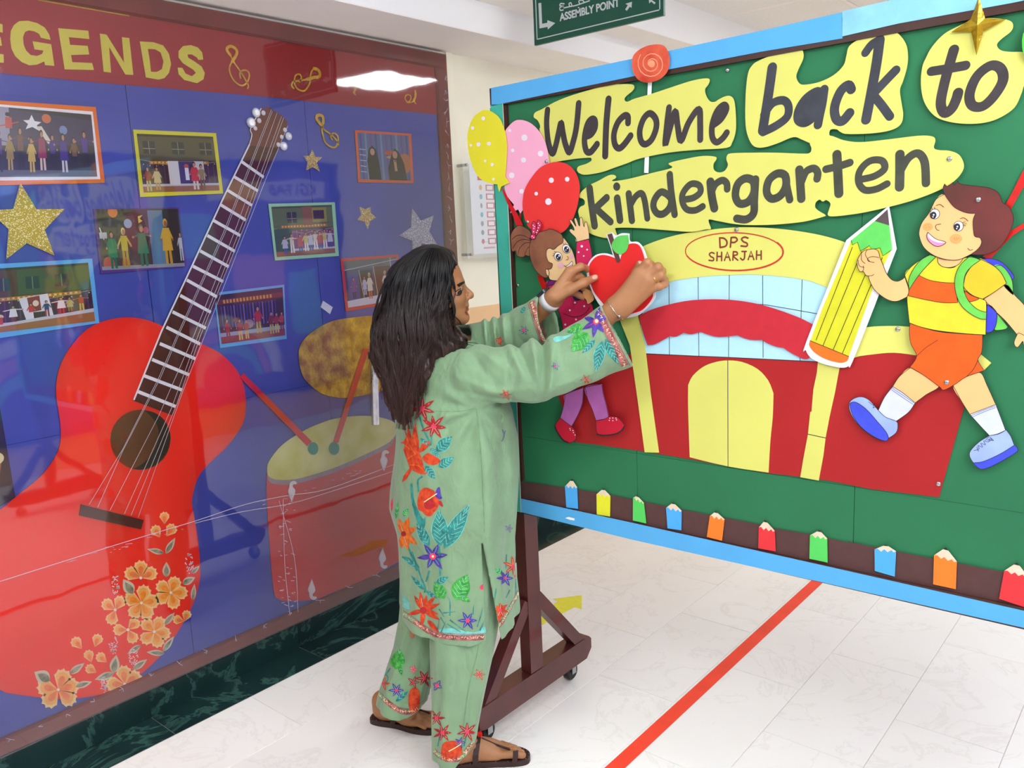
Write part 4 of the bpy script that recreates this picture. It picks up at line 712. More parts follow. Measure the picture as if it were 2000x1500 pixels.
wordsheet('w', out, 0.008, 'yellow word sheet lettered Welcome, under the red lollipop', [
 ('W', [S(ww, Nn([(892, 862), (885, 950), (890, 1050), (905, 1140), (932, 1200), (958, 1130), (980, 1030), (998, 962), (1012, 1040), (1032, 1130), (1062, 1190), (1092, 1110), (1118, 990), (1135, 812)]))]),
 ('E', [S(ww, Nn([(1192, 1068), (1232, 1050), (1262, 1000), (1262, 945), (1240, 932), (1210, 960), (1188, 1030), (1180, 1110), (1195, 1180), (1225, 1190), (1255, 1160), (1278, 1128)]))]),
 ('L', [S(ww + 1, Nn([(1368, 778), (1356, 900), (1348, 1020), (1342, 1218)]))]), ('C', [S(ww, Nn([(1520, 962), (1518, 912), (1488, 908), (1440, 960), (1410, 1050), (1418, 1130), (1450, 1160), (1490, 1130), (1540, 1062)]))]),
 ('O', [CL(ww, Nn([(1690, 888), (1642, 930), (1612, 1020), (1620, 1100), (1655, 1128), (1705, 1090), (1740, 1000), (1735, 930)]))]), ('M', [S(ww, Mm([(160, 562), (150, 640), (140, 755), (165, 670), (192, 580), (205, 660), (222, 735), (262, 640), (315, 570), (322, 650), (322, 728)]))]),
 ('E', [S(ww, Mm([(388, 655), (430, 622), (458, 570), (445, 548), (410, 580), (385, 650), (385, 715), (408, 742), (440, 720), (460, 692)]))])], M_ink)
out = Mm([(562, 385), (585, 340), (620, 315), (700, 285), (830, 262), (850, 275), (848, 310), (825, 360), (813, 400), (832, 436), (870, 440), (940, 425), (1010, 390), (1060, 340), (1075, 290), (1090, 240), (1150, 200), (1240, 170), (1310, 157), (1350, 180), (1385, 230), (1395, 290), (1390, 350), (1370, 420), (1353, 470), (1362, 540), (1370, 600), (1355, 650), (1300, 680), (1200, 695), (1080, 698), (1045, 688), (1025, 674), (995, 674), (985, 690), (988, 712), (988, 725), (930, 760), (850, 730), (800, 714), (720, 745), (650, 767), (600, 765), (570, 730), (550, 650), (550, 500)])
wk = 18
wordsheet('b', out, 0.0095, 'yellow word sheet lettered back, between Welcome and the sheet with the gold star', [
 ('B', [S(wk, Mm([(698, 355), (685, 450), (668, 560), (648, 682)])), S(wk - 3, Mm([(655, 600), (700, 540), (755, 525), (782, 555), (775, 610), (720, 655), (650, 690)]))]),
 ('A', [CL(wk - 2, Mm([(940, 480), (880, 510), (838, 570), (832, 625), (870, 640), (920, 600), (950, 540)])), S(wk - 2, Mm([(968, 468), (958, 540), (945, 600), (935, 652)]))]),
 ('C', [S(wk - 1, Mm([(1108, 468), (1092, 446), (1052, 480), (1022, 560), (1030, 620), (1062, 632), (1100, 590)]))]),
 ('K', [S(wk - 3, Mm([(1182, 278), (1215, 235), (1256, 212)])), S(wk, Mm([(1256, 212), (1240, 330), (1215, 470), (1185, 625)])), S(wk - 2, Mm([(1340, 368), (1290, 420), (1215, 500)])), S(wk - 2, Mm([(1215, 490), (1262, 545), (1308, 608)]))])], M_ink3)
out = Mm([(1463, 440), (1470, 350), (1490, 300), (1520, 245), (1580, 180), (1650, 140), (1720, 110), (1800, 95), (1880, 98), (1930, 110), (1943, 135), (1930, 165), (1880, 205), (1858, 235), (1880, 262), (1930, 270), (2000, 272), (2045, 300), (2050, 360), (2025, 410), (2000, 445), (1985, 490), (1950, 560), (1880, 610), (1800, 638), (1700, 645), (1600, 632), (1530, 600), (1480, 530)])
wordsheet('t', out, 0.008, 'yellow word sheet lettered to, at the top right corner of the board', [
 ('T', [S(wk, Mm([(1640, 262), (1620, 330), (1590, 440), (1572, 540), (1592, 590), (1628, 568), (1652, 520), (1662, 485)])), S(wk - 1, Mm([(1524, 374), (1600, 362), (1700, 344)]))]),
 ('O', [CL(wk, Mm([(1830, 345), (1760, 400), (1722, 490), (1735, 550), (1790, 555), (1850, 500), (1895, 420), (1882, 360)]))])], M_ink)
out = Oo([(1120, 470), (1120, 440), (1135, 415), (1165, 400), (1168, 370), (1150, 350), (1130, 345), (1128, 320), (1150, 290), (1200, 250), (1280, 210), (1350, 172), (1390, 165), (1412, 180), (1405, 195), (1385, 205), (1390, 215), (1500, 200), (1700, 150), (1850, 110)]) + Mm([(150, 850), (250, 825), (330, 812), (390, 816), (397, 830), (382, 855), (385, 885), (410, 898), (440, 890), (458, 860), (450, 830), (455, 808), (480, 798), (600, 795), (700, 795), (850, 800), (885, 795), (893, 772), (885, 745), (910, 720), (985, 705), (1060, 730), (1150, 740), (1300, 725), (1450, 707), (1520, 710), (1538, 730), (1530, 770), (1560, 782), (1610, 785), (1660, 805), (1685, 850), (1680, 890), (1640, 940), (1560, 990), (1400, 1050), (1200, 1100), (1080, 1120), (1000, 1127), (978, 1118), (985, 1090), (992, 1060), (970, 1042), (952, 1050), (935, 1040), (915, 1055), (912, 1080), (930, 1098), (965, 1120), (950, 1130), (850, 1155), (700, 1170), (560, 1172), (480, 1165), (400, 1150), (360, 1143), (358, 1160), (368, 1192), (340, 1195), (270, 1207), (150, 1200), (0, 1188)]) + Oo([(1420, 580), (1408, 600), (1415, 625), (1415, 652), (1335, 660), (1250, 640), (1200, 615), (1150, 560)])
wg = 16
wordsheet('k', out, 0.011, 'long yellow word sheet lettered kindergarten above the school front', [
 ('K', [S(14, Oo([(1225, 272), (1240, 400), (1264, 562)])), S(13, Oo([(1358, 345), (1262, 435)])), S(13, Oo([(1275, 430), (1330, 480), (1388, 532)]))]),
 ('I', [S(14, Oo([(1440, 350), (1462, 518)])), S(14, Oo([(1435, 257), (1438, 260)]))]), ('N', [S(13, Oo([(1530, 315), (1540, 400), (1555, 522)])), S(12, Oo([(1545, 400), (1585, 335), (1630, 312), (1655, 370), (1675, 505)]))]),
 ('D', [CL(13, Oo([(1790, 300), (1740, 345), (1722, 410), (1750, 465), (1800, 470), (1850, 420), (1858, 350)])), S(13, Oo([(1850, 165), (1862, 300), (1888, 475)]))]),
 ('E', [S(wg - 4, Mm([(238, 1040), (290, 1030), (326, 1000), (318, 965), (275, 960), (236, 1005), (232, 1050), (255, 1090), (300, 1095), (338, 1075)]))]),
 ('R', [S(wg, Mm([(378, 948), (385, 1020), (398, 1084)])), S(wg - 3, Mm([(385, 1000), (405, 960), (440, 940), (462, 955), (465, 985)]))]),
 ('G', [CL(wg - 1, Mm([(560, 930), (520, 960), (508, 1020), (530, 1060), (575, 1050), (605, 1000), (600, 945)])), S(wg - 1, Mm([(612, 935), (606, 1040), (602, 1110), (565, 1142), (515, 1138)]))]),
 ('A', [CL(wg - 1, Mm([(725, 905), (682, 940), (670, 1000), (695, 1035), (740, 1020), (770, 970), (765, 915)])), S(wg - 2, Mm([(768, 915), (775, 970), (790, 1040)]))]),
 ('R', [S(wg, Mm([(840, 885), (845, 960), (850, 1035)])), S(wg - 2, Mm([(850, 950), (875, 895), (915, 878), (935, 900), (932, 932)]))]),
 ('T', [S(wg + 1, Mm([(1035, 806), (1040, 900), (1045, 1008)])), S(wg - 2, Mm([(978, 882), (1040, 868), (1102, 848)]))]),
 ('E', [S(wg - 3, Mm([(1160, 935), (1230, 918), (1282, 880), (1268, 838), (1205, 840), (1155, 890), (1148, 950), (1180, 990), (1240, 985), (1295, 958)]))]),
 ('N', [S(wg + 1, Mm([(1362, 805), (1362, 890), (1360, 975)])), S(wg - 1, Mm([(1365, 890), (1405, 825), (1455, 800), (1490, 845), (1497, 955)]))])], M_ink2)

# lollipop, balloons, ribbons
M_lol = mat('lollipop_red', (222, 52, 26), 0.45, noise=0.35, nscale=14, rgb2=(238, 112, 78)); M_lolc = mat('lollipop_core', (240, 150, 110), 0.5, noise=0.1)
t = thing('lollipop_cutout', onp(1262, 338, 1, BY), 'red painted paper lollipop on a white stick at the top edge', 'lollipop')
cut('candy', Nn([(1715, 347), (1775, 352), (1810, 390), (1830, 470), (1810, 560), (1750, 620), (1660, 645), (1590, 625), (1550, 570), (1537, 510), (1545, 440), (1590, 390), (1650, 360)]), RIGHT, 0.022, 0.002, M_lol, t)
sp = MB(); stroke(sp, Nn([(1690 + (8 + 105 * k / 40) * math.cos(k * .42), 498 + (8 + 108 * k / 40) * math.sin(k * .42)) for k in range(40)]), 1.6, RIGHT, 0.0224, False); sp.build('swirl', M_lolc, t); cut('swirl_core', Nn(ell(1690, 498, 26, 28)), RIGHT, 0.0226, 0.0002, M_lolc, t, s=False)
cut('stick', Nn([(1662, 640), (1690, 640), (1663, 1352), (1632, 1350)]), RIGHT, 0.006, 0.002, M_wht, t, s=False)
M_dot = mat('white_dot', (232, 222, 232), 0.6, noise=0)
def balloon(out, col, dots, label, off, T, th=0.0015, fold=None):
    t = thing('balloon_cutout', P3(max(out, key=lambda p: p[1]), RIGHT, 0), label, 'balloon', 'paper balloons')
    cut('balloon', out, RIGHT, off, th, mat('balloon_%d_%d_%d' % col, col, 0.55, noise=0.03, nscale=4), t)
    if dots: patches('dots', [T(ell(x, y, r, r * 1.05, n=14)) for x, y, r in dots], RIGHT, off + 0.0003, M_dot, t)['kind'] = 'stuff'
    return t
balloon([(984, 300), (984, 262), (1000, 240), (1015, 234), (1035, 240), (1053, 257), (1065, 280), (1070, 302), (1072, 330), (1062, 365), (1045, 390), (1028, 402), (1024, 406), (1024, 406), (1016, 417), (1016, 417), (1012, 409), (1012, 409), (996, 416), (996, 416), (1004, 400), (1004, 400), (990, 382), (985, 362), (984, 330)], (238, 168, 196), [(583, 1020, 12), (697, 1075, 24), (605, 1175, 14), (823, 1200, 22), (690, 1250, 20), (598, 1370, 22), (675, 1495, 18)], 'pink dotted paper balloon between the yellow and the red one', 0.015, Nn)
balloon(Nn([(405, 858), (345, 875), (290, 930), (258, 1020), (252, 1110), (270, 1230), (310, 1340), (370, 1410), (450, 1435), (485, 1440), (485, 1440), (492, 1475), (492, 1475), (500, 1498), (500, 1498), (515, 1458), (515, 1458), (580, 1428), (580, 1428), (545, 1380), (545, 1380), (555, 1250), (558, 1120), (535, 1000), (490, 910)]), (224, 216, 46), [(375, 925, 15), (292, 1000, 13), (278, 1135, 10), (338, 1128, 16), (420, 1122, 15), (390, 1258, 10), (445, 1285, 13), (455, 1400, 10)], 'yellow dotted paper balloon sticking out past the left edge of the board', 0.0195, Nn)
balloon(Oo([(900, 72), (820, 110), (750, 190), (700, 280), (682, 380), (690, 470), (720, 560), (780, 610), (890, 640), (980, 622), (1040, 570), (1090, 470), (1120, 350), (1125, 240), (1095, 150), (1040, 90), (970, 66)]), (226, 52, 48), [(907, 208, 20), (1031, 200, 18), (789, 313, 14), (884, 375, 25)], 'red dotted paper balloon beside the paper girl', 0.018, Oo)
balloon([(2002, 60), (1997, 72), (1996, 86), (1998, 102), (2004, 114), (2040, 140), (2090, 120), (2100, 80), (2080, 40), (2030, 30)], (70, 190, 50), None, 'green paper balloon just entering at the right photo edge', 0.016, None)
M_rib = mat('red_ribbon', (196, 20, 18), 0.3, coat=0.3, noise=0.1)
tag(cut('ribbon', Oo([(520, 262), (545, 300), (575, 360), (640, 470), (682, 560), (640, 565), (600, 470), (560, 380), (528, 300)]), RIGHT, 0.0165, 0.0006, M_rib), 'shiny red ribbon under the yellow and pink balloons', 'ribbon', 'red ribbons')
tag(cut('ribbon', Oo([(660, 470), (672, 465), (668, 530), (655, 565), (640, 560), (650, 510)]), RIGHT, 0.0095, 0.0006, M_rib, s=False), 'short red ribbon below the pink balloon tail', 'ribbon', 'red ribbons')
tag(cut('ribbon', Oo([(795, 950), (840, 950), (872, 1045), (835, 1060)]), RIGHT, 0.005, 0.0006, M_rib, s=False), "short red ribbon under the paper girl's chin", 'ribbon', 'red ribbons')
tag(cut('ribbon', Yy([(2050, -60), (2050, 60), (1885, 350), (1860, 380), (1815, 350), (1900, 200), (1990, 20)]), RIGHT, 0.0045, 0.0006, M_rib, s=False), "wide red ribbon running up from behind the paper boy's head", 'ribbon', 'red ribbons')
tag(cut('ribbon', Yy([(2050, 440), (2050, 480), (1900, 580), (1830, 650), (1700, 790), (1640, 760), (1760, 660), (1880, 540)]), RIGHT, 0.0052, 0.0006, M_rib, s=False), "narrow red ribbon crossing behind the paper boy's hair and backpack", 'ribbon', 'red ribbons')
# foil star, folded so it stands proud
def P_(p, o): return P3(p, RIGHT, o)
sp_ = Mm([(1765, -18), (1797, 95), (1910, 100), (1788, 165), (1752, 290), (1725, 165), (1620, 168), (1722, 100)]); c_ = Mm([(1757, 130)])[0]
v = [P_(c_, 0.026)] + [P_(p, 0.0145 if i % 2 == 0 else 0.0135) for i, p in enumerate(sp_)] + [P_(p, 0.0125) for p in sp_]
mb = MB().add(v, [(0, 1 + (i + 1) % 8, 1 + i) for i in range(8)] + [(1 + i, 1 + (i + 1) % 8, 9 + (i + 1) % 8, 9 + i) for i in range(8)] + [tuple(range(9, 17))])
M_gf2 = mat('gold_foil_star', (226, 186, 40), 0.25, metal=0.45, bump=0.7, bscale=45, noise=0.3, nscale=25, rgb2=(150, 110, 10))
tag(mb.build('foil_star', M_gf2), 'four-pointed gold foil star over the sheet lettered to', 'star')

# ---- paper girl
M_hair = mat('hair_brown', (134, 82, 58), 0.6, noise=0.22, nscale=16, rgb2=(150, 96, 68)); M_skn = mat('paper_skin', (232, 194, 142), 0.6, noise=0.02); M_skn2 = mat('paper_skin_orange', (238, 172, 112), 0.6, noise=0.05)
M_pnk = mat('paper_magenta', (204, 30, 84), 0.6, noise=0.08, nscale=9); M_leg = mat('paper_lilac', (176, 96, 168), 0.6, noise=0.04); M_shoe = mat('paper_crimson', (190, 14, 48), 0.5, noise=0.08, nscale=9); M_pur = mat('paper_purple', (110, 20, 110), 0.6); M_navy = mat('paper_navy', (56, 44, 110), 0.6)
M_ln = mat('pen_line', (44, 30, 28), 0.6, noise=0); M_wp = mat('paper_white', (240, 238, 240), 0.6, noise=0); M_iris = mat('paper_iris', (36, 38, 54), 0.5, noise=0); M_chk = mat('cheek_lilac', (228, 170, 190), 0.6, noise=0)
g = thing('girl_cutout', onp(1160, 866, 1, BY), 'painted paper girl with a ponytail and magenta dress reaching up to the kindergarten sheet', 'girl cutout')
go = 0.0235
def part(name, pts, m, k, parent=g, base=None, s=True, out=True, n=4, lw=1.0):
    b = (go if base is None else base) + k * 0.0006
    o = cut(name, pts, RIGHT, b, 0.0005 if k else 0.0018, m, parent, s=s, n=n)
    if out: strokes('outline', [pts + [pts[0]]], lw, RIGHT, b + 0.0002, M_ln, o, s)
    return o
part('leg', Lg([(520, 850), (695, 785), (695, 785), (690, 900), (680, 960), (640, 1060), (580, 1168), (580, 1168), (525, 1130), (470, 1080), (470, 1080), (490, 1020), (510, 930)]), M_leg, 0)
part('leg', Lg([(715, 780), (875, 750), (875, 750), (890, 850), (920, 960), (945, 1085), (945, 1085), (820, 1108), (820, 1108), (780, 990), (740, 900)]), M_leg, 0)
for q in ([(470, 1080), (470, 1080), (520, 1120), (580, 1165), (612, 1200), (628, 1250), (615, 1300), (560, 1326), (500, 1305), (450, 1240), (418, 1165)], [(820, 1108), (820, 1108), (900, 1095), (960, 1066), (1030, 1078), (1082, 1130), (1098, 1170), (1060, 1215), (980, 1248), (880, 1254), (835, 1235), (822, 1180)]):
    sh = part('shoe', Lg(q), M_shoe, 1)
    for j in range(6): pass
strokes('sole', [Lg([(418, 1160), (450, 1230), (500, 1295), (550, 1322)]), Lg([(830, 1240), (900, 1252), (1000, 1240), (1060, 1212), (1098, 1165)])], 2.6, RIGHT, go + 0.001, M_blk, g)
patches('shoe_dots', [Lg(ell(x, y, 5.5, n=8)) for x, y in ((565, 1185), (570, 1200), (595, 1205), (600, 1225), (615, 1248), (955, 1085), (985, 1082), (1015, 1083), (950, 1105), (985, 1108), (1020, 1100))], RIGHT, go + 0.0012, M_wp, g)['kind'] = 'stuff'
part('dress', [(1066, 556), (1080, 548), (1100, 548), (1118, 560), (1145, 583), (1158, 600), (1160, 640), (1172, 700), (1176, 738), (1140, 748), (1099, 750), (1098, 700), (1100, 650), (1092, 610)], M_pnk, 1, n=3)
patches('dress_dots', [ell(x, y, 1.9, n=8) for x, y in ((1123, 591), (1141, 598), (1113, 606), (1125, 624), (1104, 634), (1135, 640), (1118, 660), (1140, 668))], RIGHT, go + 0.0013, M_wp, g)['kind'] = 'stuff'
strokes('dress_fold', [[(1100, 612), (1120, 619), (1140, 614), (1152, 600)]], 1.0, RIGHT, go + 0.0013, M_ln, g)
part('sleeve', Oo([(1105, 690), (1105, 690), (1200, 668), (1200, 668), (1220, 760), (1225, 820), (1205, 880), (1105, 880), (1105, 880), (1100, 790)]), M_pnk, 1)
patches('sleeve_dots', [Oo(ell(x, y, r, n=8)) for x, y, r in ((1145, 724, 10), (1187, 750, 7), (1120, 770, 7), (1160, 800, 6))], RIGHT, go + 0.0013, M_wp, g)['kind'] = 'stuff'
part('hand', Oo([(1108, 690), (1095, 655), (1060, 620), (1048, 598), (1062, 588), (1085, 600), (1080, 575), (1055, 535), (1052, 518), (1066, 520), (1090, 556), (1100, 565), (1086, 515), (1098, 502), (1108, 520), (1122, 560), (1130, 560), (1130, 510), (1140, 497), (1150, 512), (1158, 560), (1165, 570), (1168, 540), (1182, 535), (1190, 560), (1200, 610), (1204, 665), (1204, 665)]), M_skn, 2)
part('hand', Gg([(860, 400), (900, 395), (960, 420), (985, 450), (1002, 510), (995, 545), (940, 585), (915, 580), (905, 540), (865, 490)]), M_skn2, 3)
part('bag', Gg([(740, 480), (800, 430), (855, 400), (862, 470), (850, 520), (800, 540), (760, 528)]), M_navy, 2)
part('collar', Oo([(870, 1035), (885, 1000), (925, 985), (960, 992), (950, 1010), (900, 1030)]), M_pur, 2)
part('face', Oo([(960, 650), (1000, 655), (1050, 720), (1080, 780), (1097, 850), (1095, 900), (1060, 935), (1000, 985), (950, 992), (900, 985), (885, 960), (862, 930), (860, 905), (850, 850), (860, 780), (885, 720)]), M_skn, 3)
part('ponytail', Oo([(740, 660), (752, 635), (735, 600), (690, 570), (650, 562), (615, 590), (590, 640), (592, 700), (595, 745), (605, 765), (630, 760), (635, 790), (655, 806), (690, 808), (705, 795), (735, 800), (750, 760), (750, 700)]), M_hair, 4)
strokes('hair_line', [Oo([(740, 668), (690, 640), (640, 640), (600, 670)]), Oo([(745, 680), (690, 670), (640, 690), (605, 740)]), Oo([(748, 695), (700, 700), (660, 740), (645, 790)]), Oo([(750, 720), (720, 740), (700, 790)])], 1.0, RIGHT, go + 0.0027, M_ln, g)
part('hair', Oo([(765, 650), (800, 620), (880, 595), (880, 595), (890, 590), (925, 595), (965, 615), (992, 640), (998, 690), (960, 718), (925, 748), (895, 738), (870, 755), (868, 800), (885, 845), (915, 862), (905, 898), (872, 905), (870, 935), (882, 960), (860, 970), (820, 950), (770, 890), (742, 810), (735, 740), (745, 685)]), M_hair, 5)
part('ear', Oo([(862, 905), (880, 905), (890, 930), (885, 955), (870, 945)]), M_skn, 6)
b6 = go + 6 * 0.0006
for ex, ey in ((960, 803), (1025, 743)):
    patches('eye_white', [Oo(ell(ex, ey, 28, 34, -.4))], RIGHT, b6 + .0001, M_wp, g); patches('iris', [Oo(ell(ex + 2, ey + 6, 20, 25, -.3))], RIGHT, b6 + .0002, M_iris, g); patches('eye_glint', [Oo(ell(ex + 8, ey - 4, 6, 7, n=8)), Oo(ell(ex - 4, ey + 10, 4, 5, n=8))], RIGHT, b6 + .0003, M_wp, g)
    strokes('eye_line', [Oo(ell(ex, ey, 29, 35, -.4)) + Oo([ell(ex, ey, 29, 35, -.4)[0]])], 0.9, RIGHT, b6 + .0003, M_ln, g, False)
strokes('lash', [Oo([(935, 790), (918, 800)]), Oo([(935, 780), (922, 782)]), Oo([(945, 770), (930, 765)]), Oo([(1010, 715), (1000, 700)]), Oo([(1020, 712), (1016, 696)])], .8, RIGHT, b6 + .0003, M_ln, g, False)
strokes('nose_line', [Oo([(1022, 830), (1035, 828), (1040, 812), (1030, 802)])], .9, RIGHT, b6, M_ln, g)
patches('smile', [sm(Oo([(1015, 878), (1015, 878), (1045, 865), (1068, 840), (1068, 840), (1075, 865), (1060, 885), (1035, 888)]), 4)], RIGHT, b6, M_wp, g); patches('tongue', [sm(Oo([(1030, 884), (1050, 872), (1070, 862), (1062, 882), (1045, 890)]), 3)], RIGHT, b6 + .0001, M_chk, g)
strokes('smile_line', [Oo([(1008, 872), (1015, 880), (1045, 865), (1068, 840), (1072, 850), (1072, 868), (1060, 885), (1035, 888), (1015, 880)])], .9, RIGHT, b6 + .0002, M_ln, g)
patches('cheek', [Oo(ell(980, 872, 22, 22))], RIGHT, b6, M_chk, g); patches('cheek', [Oo(ell(1068, 800, 14, 22))], RIGHT, b6, M_chk, g)
M_bow = mat('bow_magenta', (214, 40, 90), 0.5, noise=0.05)
part('bow', Oo([(758, 640), (752, 600), (756, 550), (768, 528), (768, 528), (785, 545), (792, 590), (785, 630), (770, 650)]), M_bow, 7); part('bow', Oo([(778, 640), (790, 590), (798, 540), (800, 516), (800, 516), (822, 530), (832, 560), (815, 600), (795, 635)]), M_bow, 7); part('bow', Oo(ell(764, 650, 22, 20, n=10)), M_bow, 8)
patches('bow_dots', [Oo(ell(x, y, 4.5, n=8)) for x, y in ((765, 560), (770, 585), (768, 610), (775, 570), (805, 545), (815, 560), (805, 580), (798, 600), (790, 615), (757, 645), (770, 655))], RIGHT, go + 9 * .0006, M_wp, g)['kind'] = 'stuff'

# ---- big pencil
M_pw = mat('pencil_white', (232, 230, 238), 0.5, noise=0); M_pyw = mat('pencil_yellow', (208, 206, 40), 0.55, noise=0.03); M_pg = mat('pencil_green', (94, 200, 88), 0.55, noise=0.05); M_pl = mat('pencil_lead', (84, 70, 72), 0.6); M_por = mat('pencil_orange', (240, 112, 28), 0.55, noise=0.03)
t = thing('pencil_cutout', onp(1625, 716, 1, BY), 'big paper pencil with green tip held by the paper boy', 'pencil', None); po = 0.0122
cut('backing_card', [(1736, 402), (1736, 402), (1751, 486), (1751, 486), (1707, 600), (1664, 708), (1657, 715), (1649, 718), (1635, 717), (1606, 710), (1584, 699), (1574, 684), (1575, 667), (1653, 469), (1653, 469)], RIGHT, po, 0.002, M_pw, t, n=4)
cut('pencil_wood', Yy([(500, 620), (510, 660), (555, 635), (580, 715), (660, 665), (675, 700), (750, 685), (775, 755), (845, 708)]) + Y2([(700, -200), (620, 30), (480, 425), (145, 293), (250, 10)]), RIGHT, po + .0006, 0.0005, M_pyw, t, s=False)
cut('pencil_tip', Yy([(500, 620), (705, 452), (830, 490), (856, 700), (775, 755), (750, 685), (675, 700), (660, 665), (580, 715), (555, 635), (510, 660)]), RIGHT, po + .0009, 0.0005, M_pg, t, s=False)
cut('pencil_lead', Yy([(815, 350), (830, 490), (705, 452)]), RIGHT, po + .0012, 0.0005, M_pl, t, s=False)
cut('eraser', Y2([(143, 290), (143, 290), (480, 428), (480, 428), (462, 468), (400, 482), (290, 455), (190, 400), (137, 335)]), RIGHT, po + .0009, 0.0005, M_por, t)
strokes('pencil_line', [Yy([(510, 680)]) + Y2([(195, 285)]), Yy([(590, 720)]) + Y2([(256, 332)]), Yy([(700, 735)]) + Y2([(345, 366)]), Yy([(770, 770)]) + Y2([(424, 400)]), Y2([(143, 290), (480, 428)]), Yy([(500, 620), (510, 660), (555, 635), (580, 715), (660, 665), (675, 700), (750, 685), (775, 755), (845, 708)])], 1.1, RIGHT, po + .0015, M_ln, t, False)

# ---- paper boy
M_sk = mat('boy_skin', (236, 182, 120), 0.6, noise=0.04, nscale=12); M_bh = mat('boy_hair', (92, 46, 40), 0.55, noise=0.1, nscale=16, rgb2=(112, 48, 44)); M_sy = mat('shirt_yellow', (210, 202, 46), 0.6, noise=0.04); M_sy2 = mat('shirt_gold', (208, 182, 38), 0.6, noise=0.04); M_so = mat('shorts_orange', (232, 88, 14), 0.6, noise=0.05)
M_stp = mat('strap_green', (100, 190, 74), 0.6, noise=0.12, nscale=30); M_bbl = mat('bag_blue', (58, 62, 200), 0.6, noise=0.08); M_sck = mat('sock_white', (204, 210, 236), 0.6, noise=0.03); M_sho = mat('shoe_blue', (150, 172, 232), 0.6, noise=0.12, nscale=14); M_sol = mat('sole_blue', (60, 74, 206), 0.6, noise=0.08); M_tng = mat('tongue_pink', (226, 140, 180), 0.6)
b = thing('boy_cutout', onp(1910, 915, 1, BY), 'painted paper boy in yellow shirt, orange shorts and backpack, striding', 'boy cutout'); bo = 0.0135
bp_ = lambda nm, pts, m, k, **kw: part(nm, pts, m, k, b, bo, lw=kw.pop('lw', 1.1), **kw)
bp_('backpack', Yy([(1620, 785), (1700, 778), (1790, 800), (1860, 860), (1912, 930), (1900, 962), (1900, 962), (1850, 940), (1800, 880), (1700, 820)]), M_bbl, 0); bp_('backpack', Yy([(1740, 850), (1800, 838), (1860, 895), (1900, 980), (1906, 1095), (1906, 1095), (1825, 1012)]), M_stp, 1)
bp_('backpack', Yy([(1680, 1180), (1760, 1240), (1757, 1350), (1725, 1408), (1675, 1418), (1665, 1380)]), M_bbl, 1); bp_('backpack', Yy([(1760, 1245), (1860, 1370), (1860, 1370), (1835, 1392), (1748, 1398), (1756, 1350)]), M_stp, 0)
bp_('leg', Y2([(1015, 525), (1130, 590), (1265, 680), (1150, 760), (1055, 830), (1055, 830), (950, 755), (860, 690), (860, 690), (920, 600)]), M_sk, 0); bp_('leg', Y2([(1385, 680), (1500, 600), (1620, 568), (1680, 680), (1755, 845), (1755, 845), (1530, 930), (1530, 930), (1460, 820)]), M_sk, 0)
bp_('sock', Y2([(860, 690), (860, 690), (950, 745), (1055, 830), (1055, 830), (1000, 910), (890, 990), (890, 990), (800, 955), (735, 895), (735, 895), (790, 780)]), M_sck, 1); bp_('sock', Y2([(1530, 930), (1530, 930), (1755, 845), (1755, 845), (1800, 960), (1840, 1068), (1840, 1068), (1770, 1100), (1700, 1115), (1700, 1115), (1620, 1030)]), M_sck, 1)
M_bpen = mat('blue_pen', (60, 60, 150), 0.6, noise=0)
strokes('sock_stripe', [Y2([(855, 702), (950, 765), (1045, 830)]), Y2([(848, 715), (945, 782), (1035, 842)]), Y2([(1540, 942), (1650, 895), (1752, 858)]), Y2([(1548, 955), (1650, 910), (1752, 872)])], .9, RIGHT, bo + .0009, M_bpen, b)
s1 = bp_('shoe', Y2([(735, 895), (735, 895), (800, 955), (890, 990), (905, 1030), (890, 1090), (820, 1140), (790, 1160), (700, 1130), (580, 1040), (500, 930), (482, 840), (520, 795), (590, 778), (660, 810)]), M_sho, 2); bp_('sole', Y2([(488, 840), (520, 822), (570, 840), (640, 895), (720, 985), (800, 1080), (822, 1138), (790, 1160), (690, 1120), (580, 1035), (510, 930)]), M_sol, 3)
bp_('shoe', Y2([(1700, 1115), (1700, 1115), (1780, 1100), (1845, 1065), (1845, 1065), (1885, 1120), (1915, 1195), (1945, 1230), (1930, 1262), (1800, 1340), (1680, 1395), (1615, 1400), (1560, 1350), (1527, 1290), (1540, 1240), (1610, 1170)]), M_sho, 2); bp_('sole', Y2([(1560, 1352), (1650, 1338), (1800, 1270), (1920, 1195), (1920, 1195), (1945, 1230), (1930, 1262), (1800, 1340), (1680, 1397), (1615, 1402)]), M_sol, 3)
strokes('lace', [Y2([(1565, 1245), (1610, 1230), (1600, 1200), (1640, 1215), (1625, 1180), (1665, 1195), (1650, 1160), (1690, 1170), (1700, 1150), (1735, 1160), (1715, 1140), (1680, 1155)]), Y2([(1590, 1215), (1605, 1250)]), Y2([(1665, 1155), (1700, 1125), (1720, 1150), (1695, 1165)]), Y2([(650, 820), (690, 850), (705, 835), (690, 875), (715, 860)])], .9, RIGHT, bo + .0017, M_ln, b)
bp_('arm', Yy([(1650, 1130), (1740, 1070), (1845, 1005), (1920, 1095), (2030, 1235), (2030, 1480), (1980, 1500), (1940, 1440), (1840, 1320), (1730, 1215)]), M_sk, 1); bp_('hand', Y2([(2030, 260), (1960, 225), (1940, 240), (1915, 300), (1922, 335), (1945, 347), (1970, 320), (1990, 296), (2000, 330), (2040, 340)]), M_sk, 2)
bp_('shorts', Y2([(1010, 140), (1010, 140), (1100, 170), (1260, 212), (1450, 230), (1640, 240), (1640, 240), (1640, 320), (1630, 400), (1600, 460), (1655, 550), (1655, 550), (1500, 603), (1400, 670), (1305, 718), (1265, 690), (1130, 590), (1010, 520), (1010, 520), (1068, 425), (1020, 320), (1005, 220)]), M_so, 2)
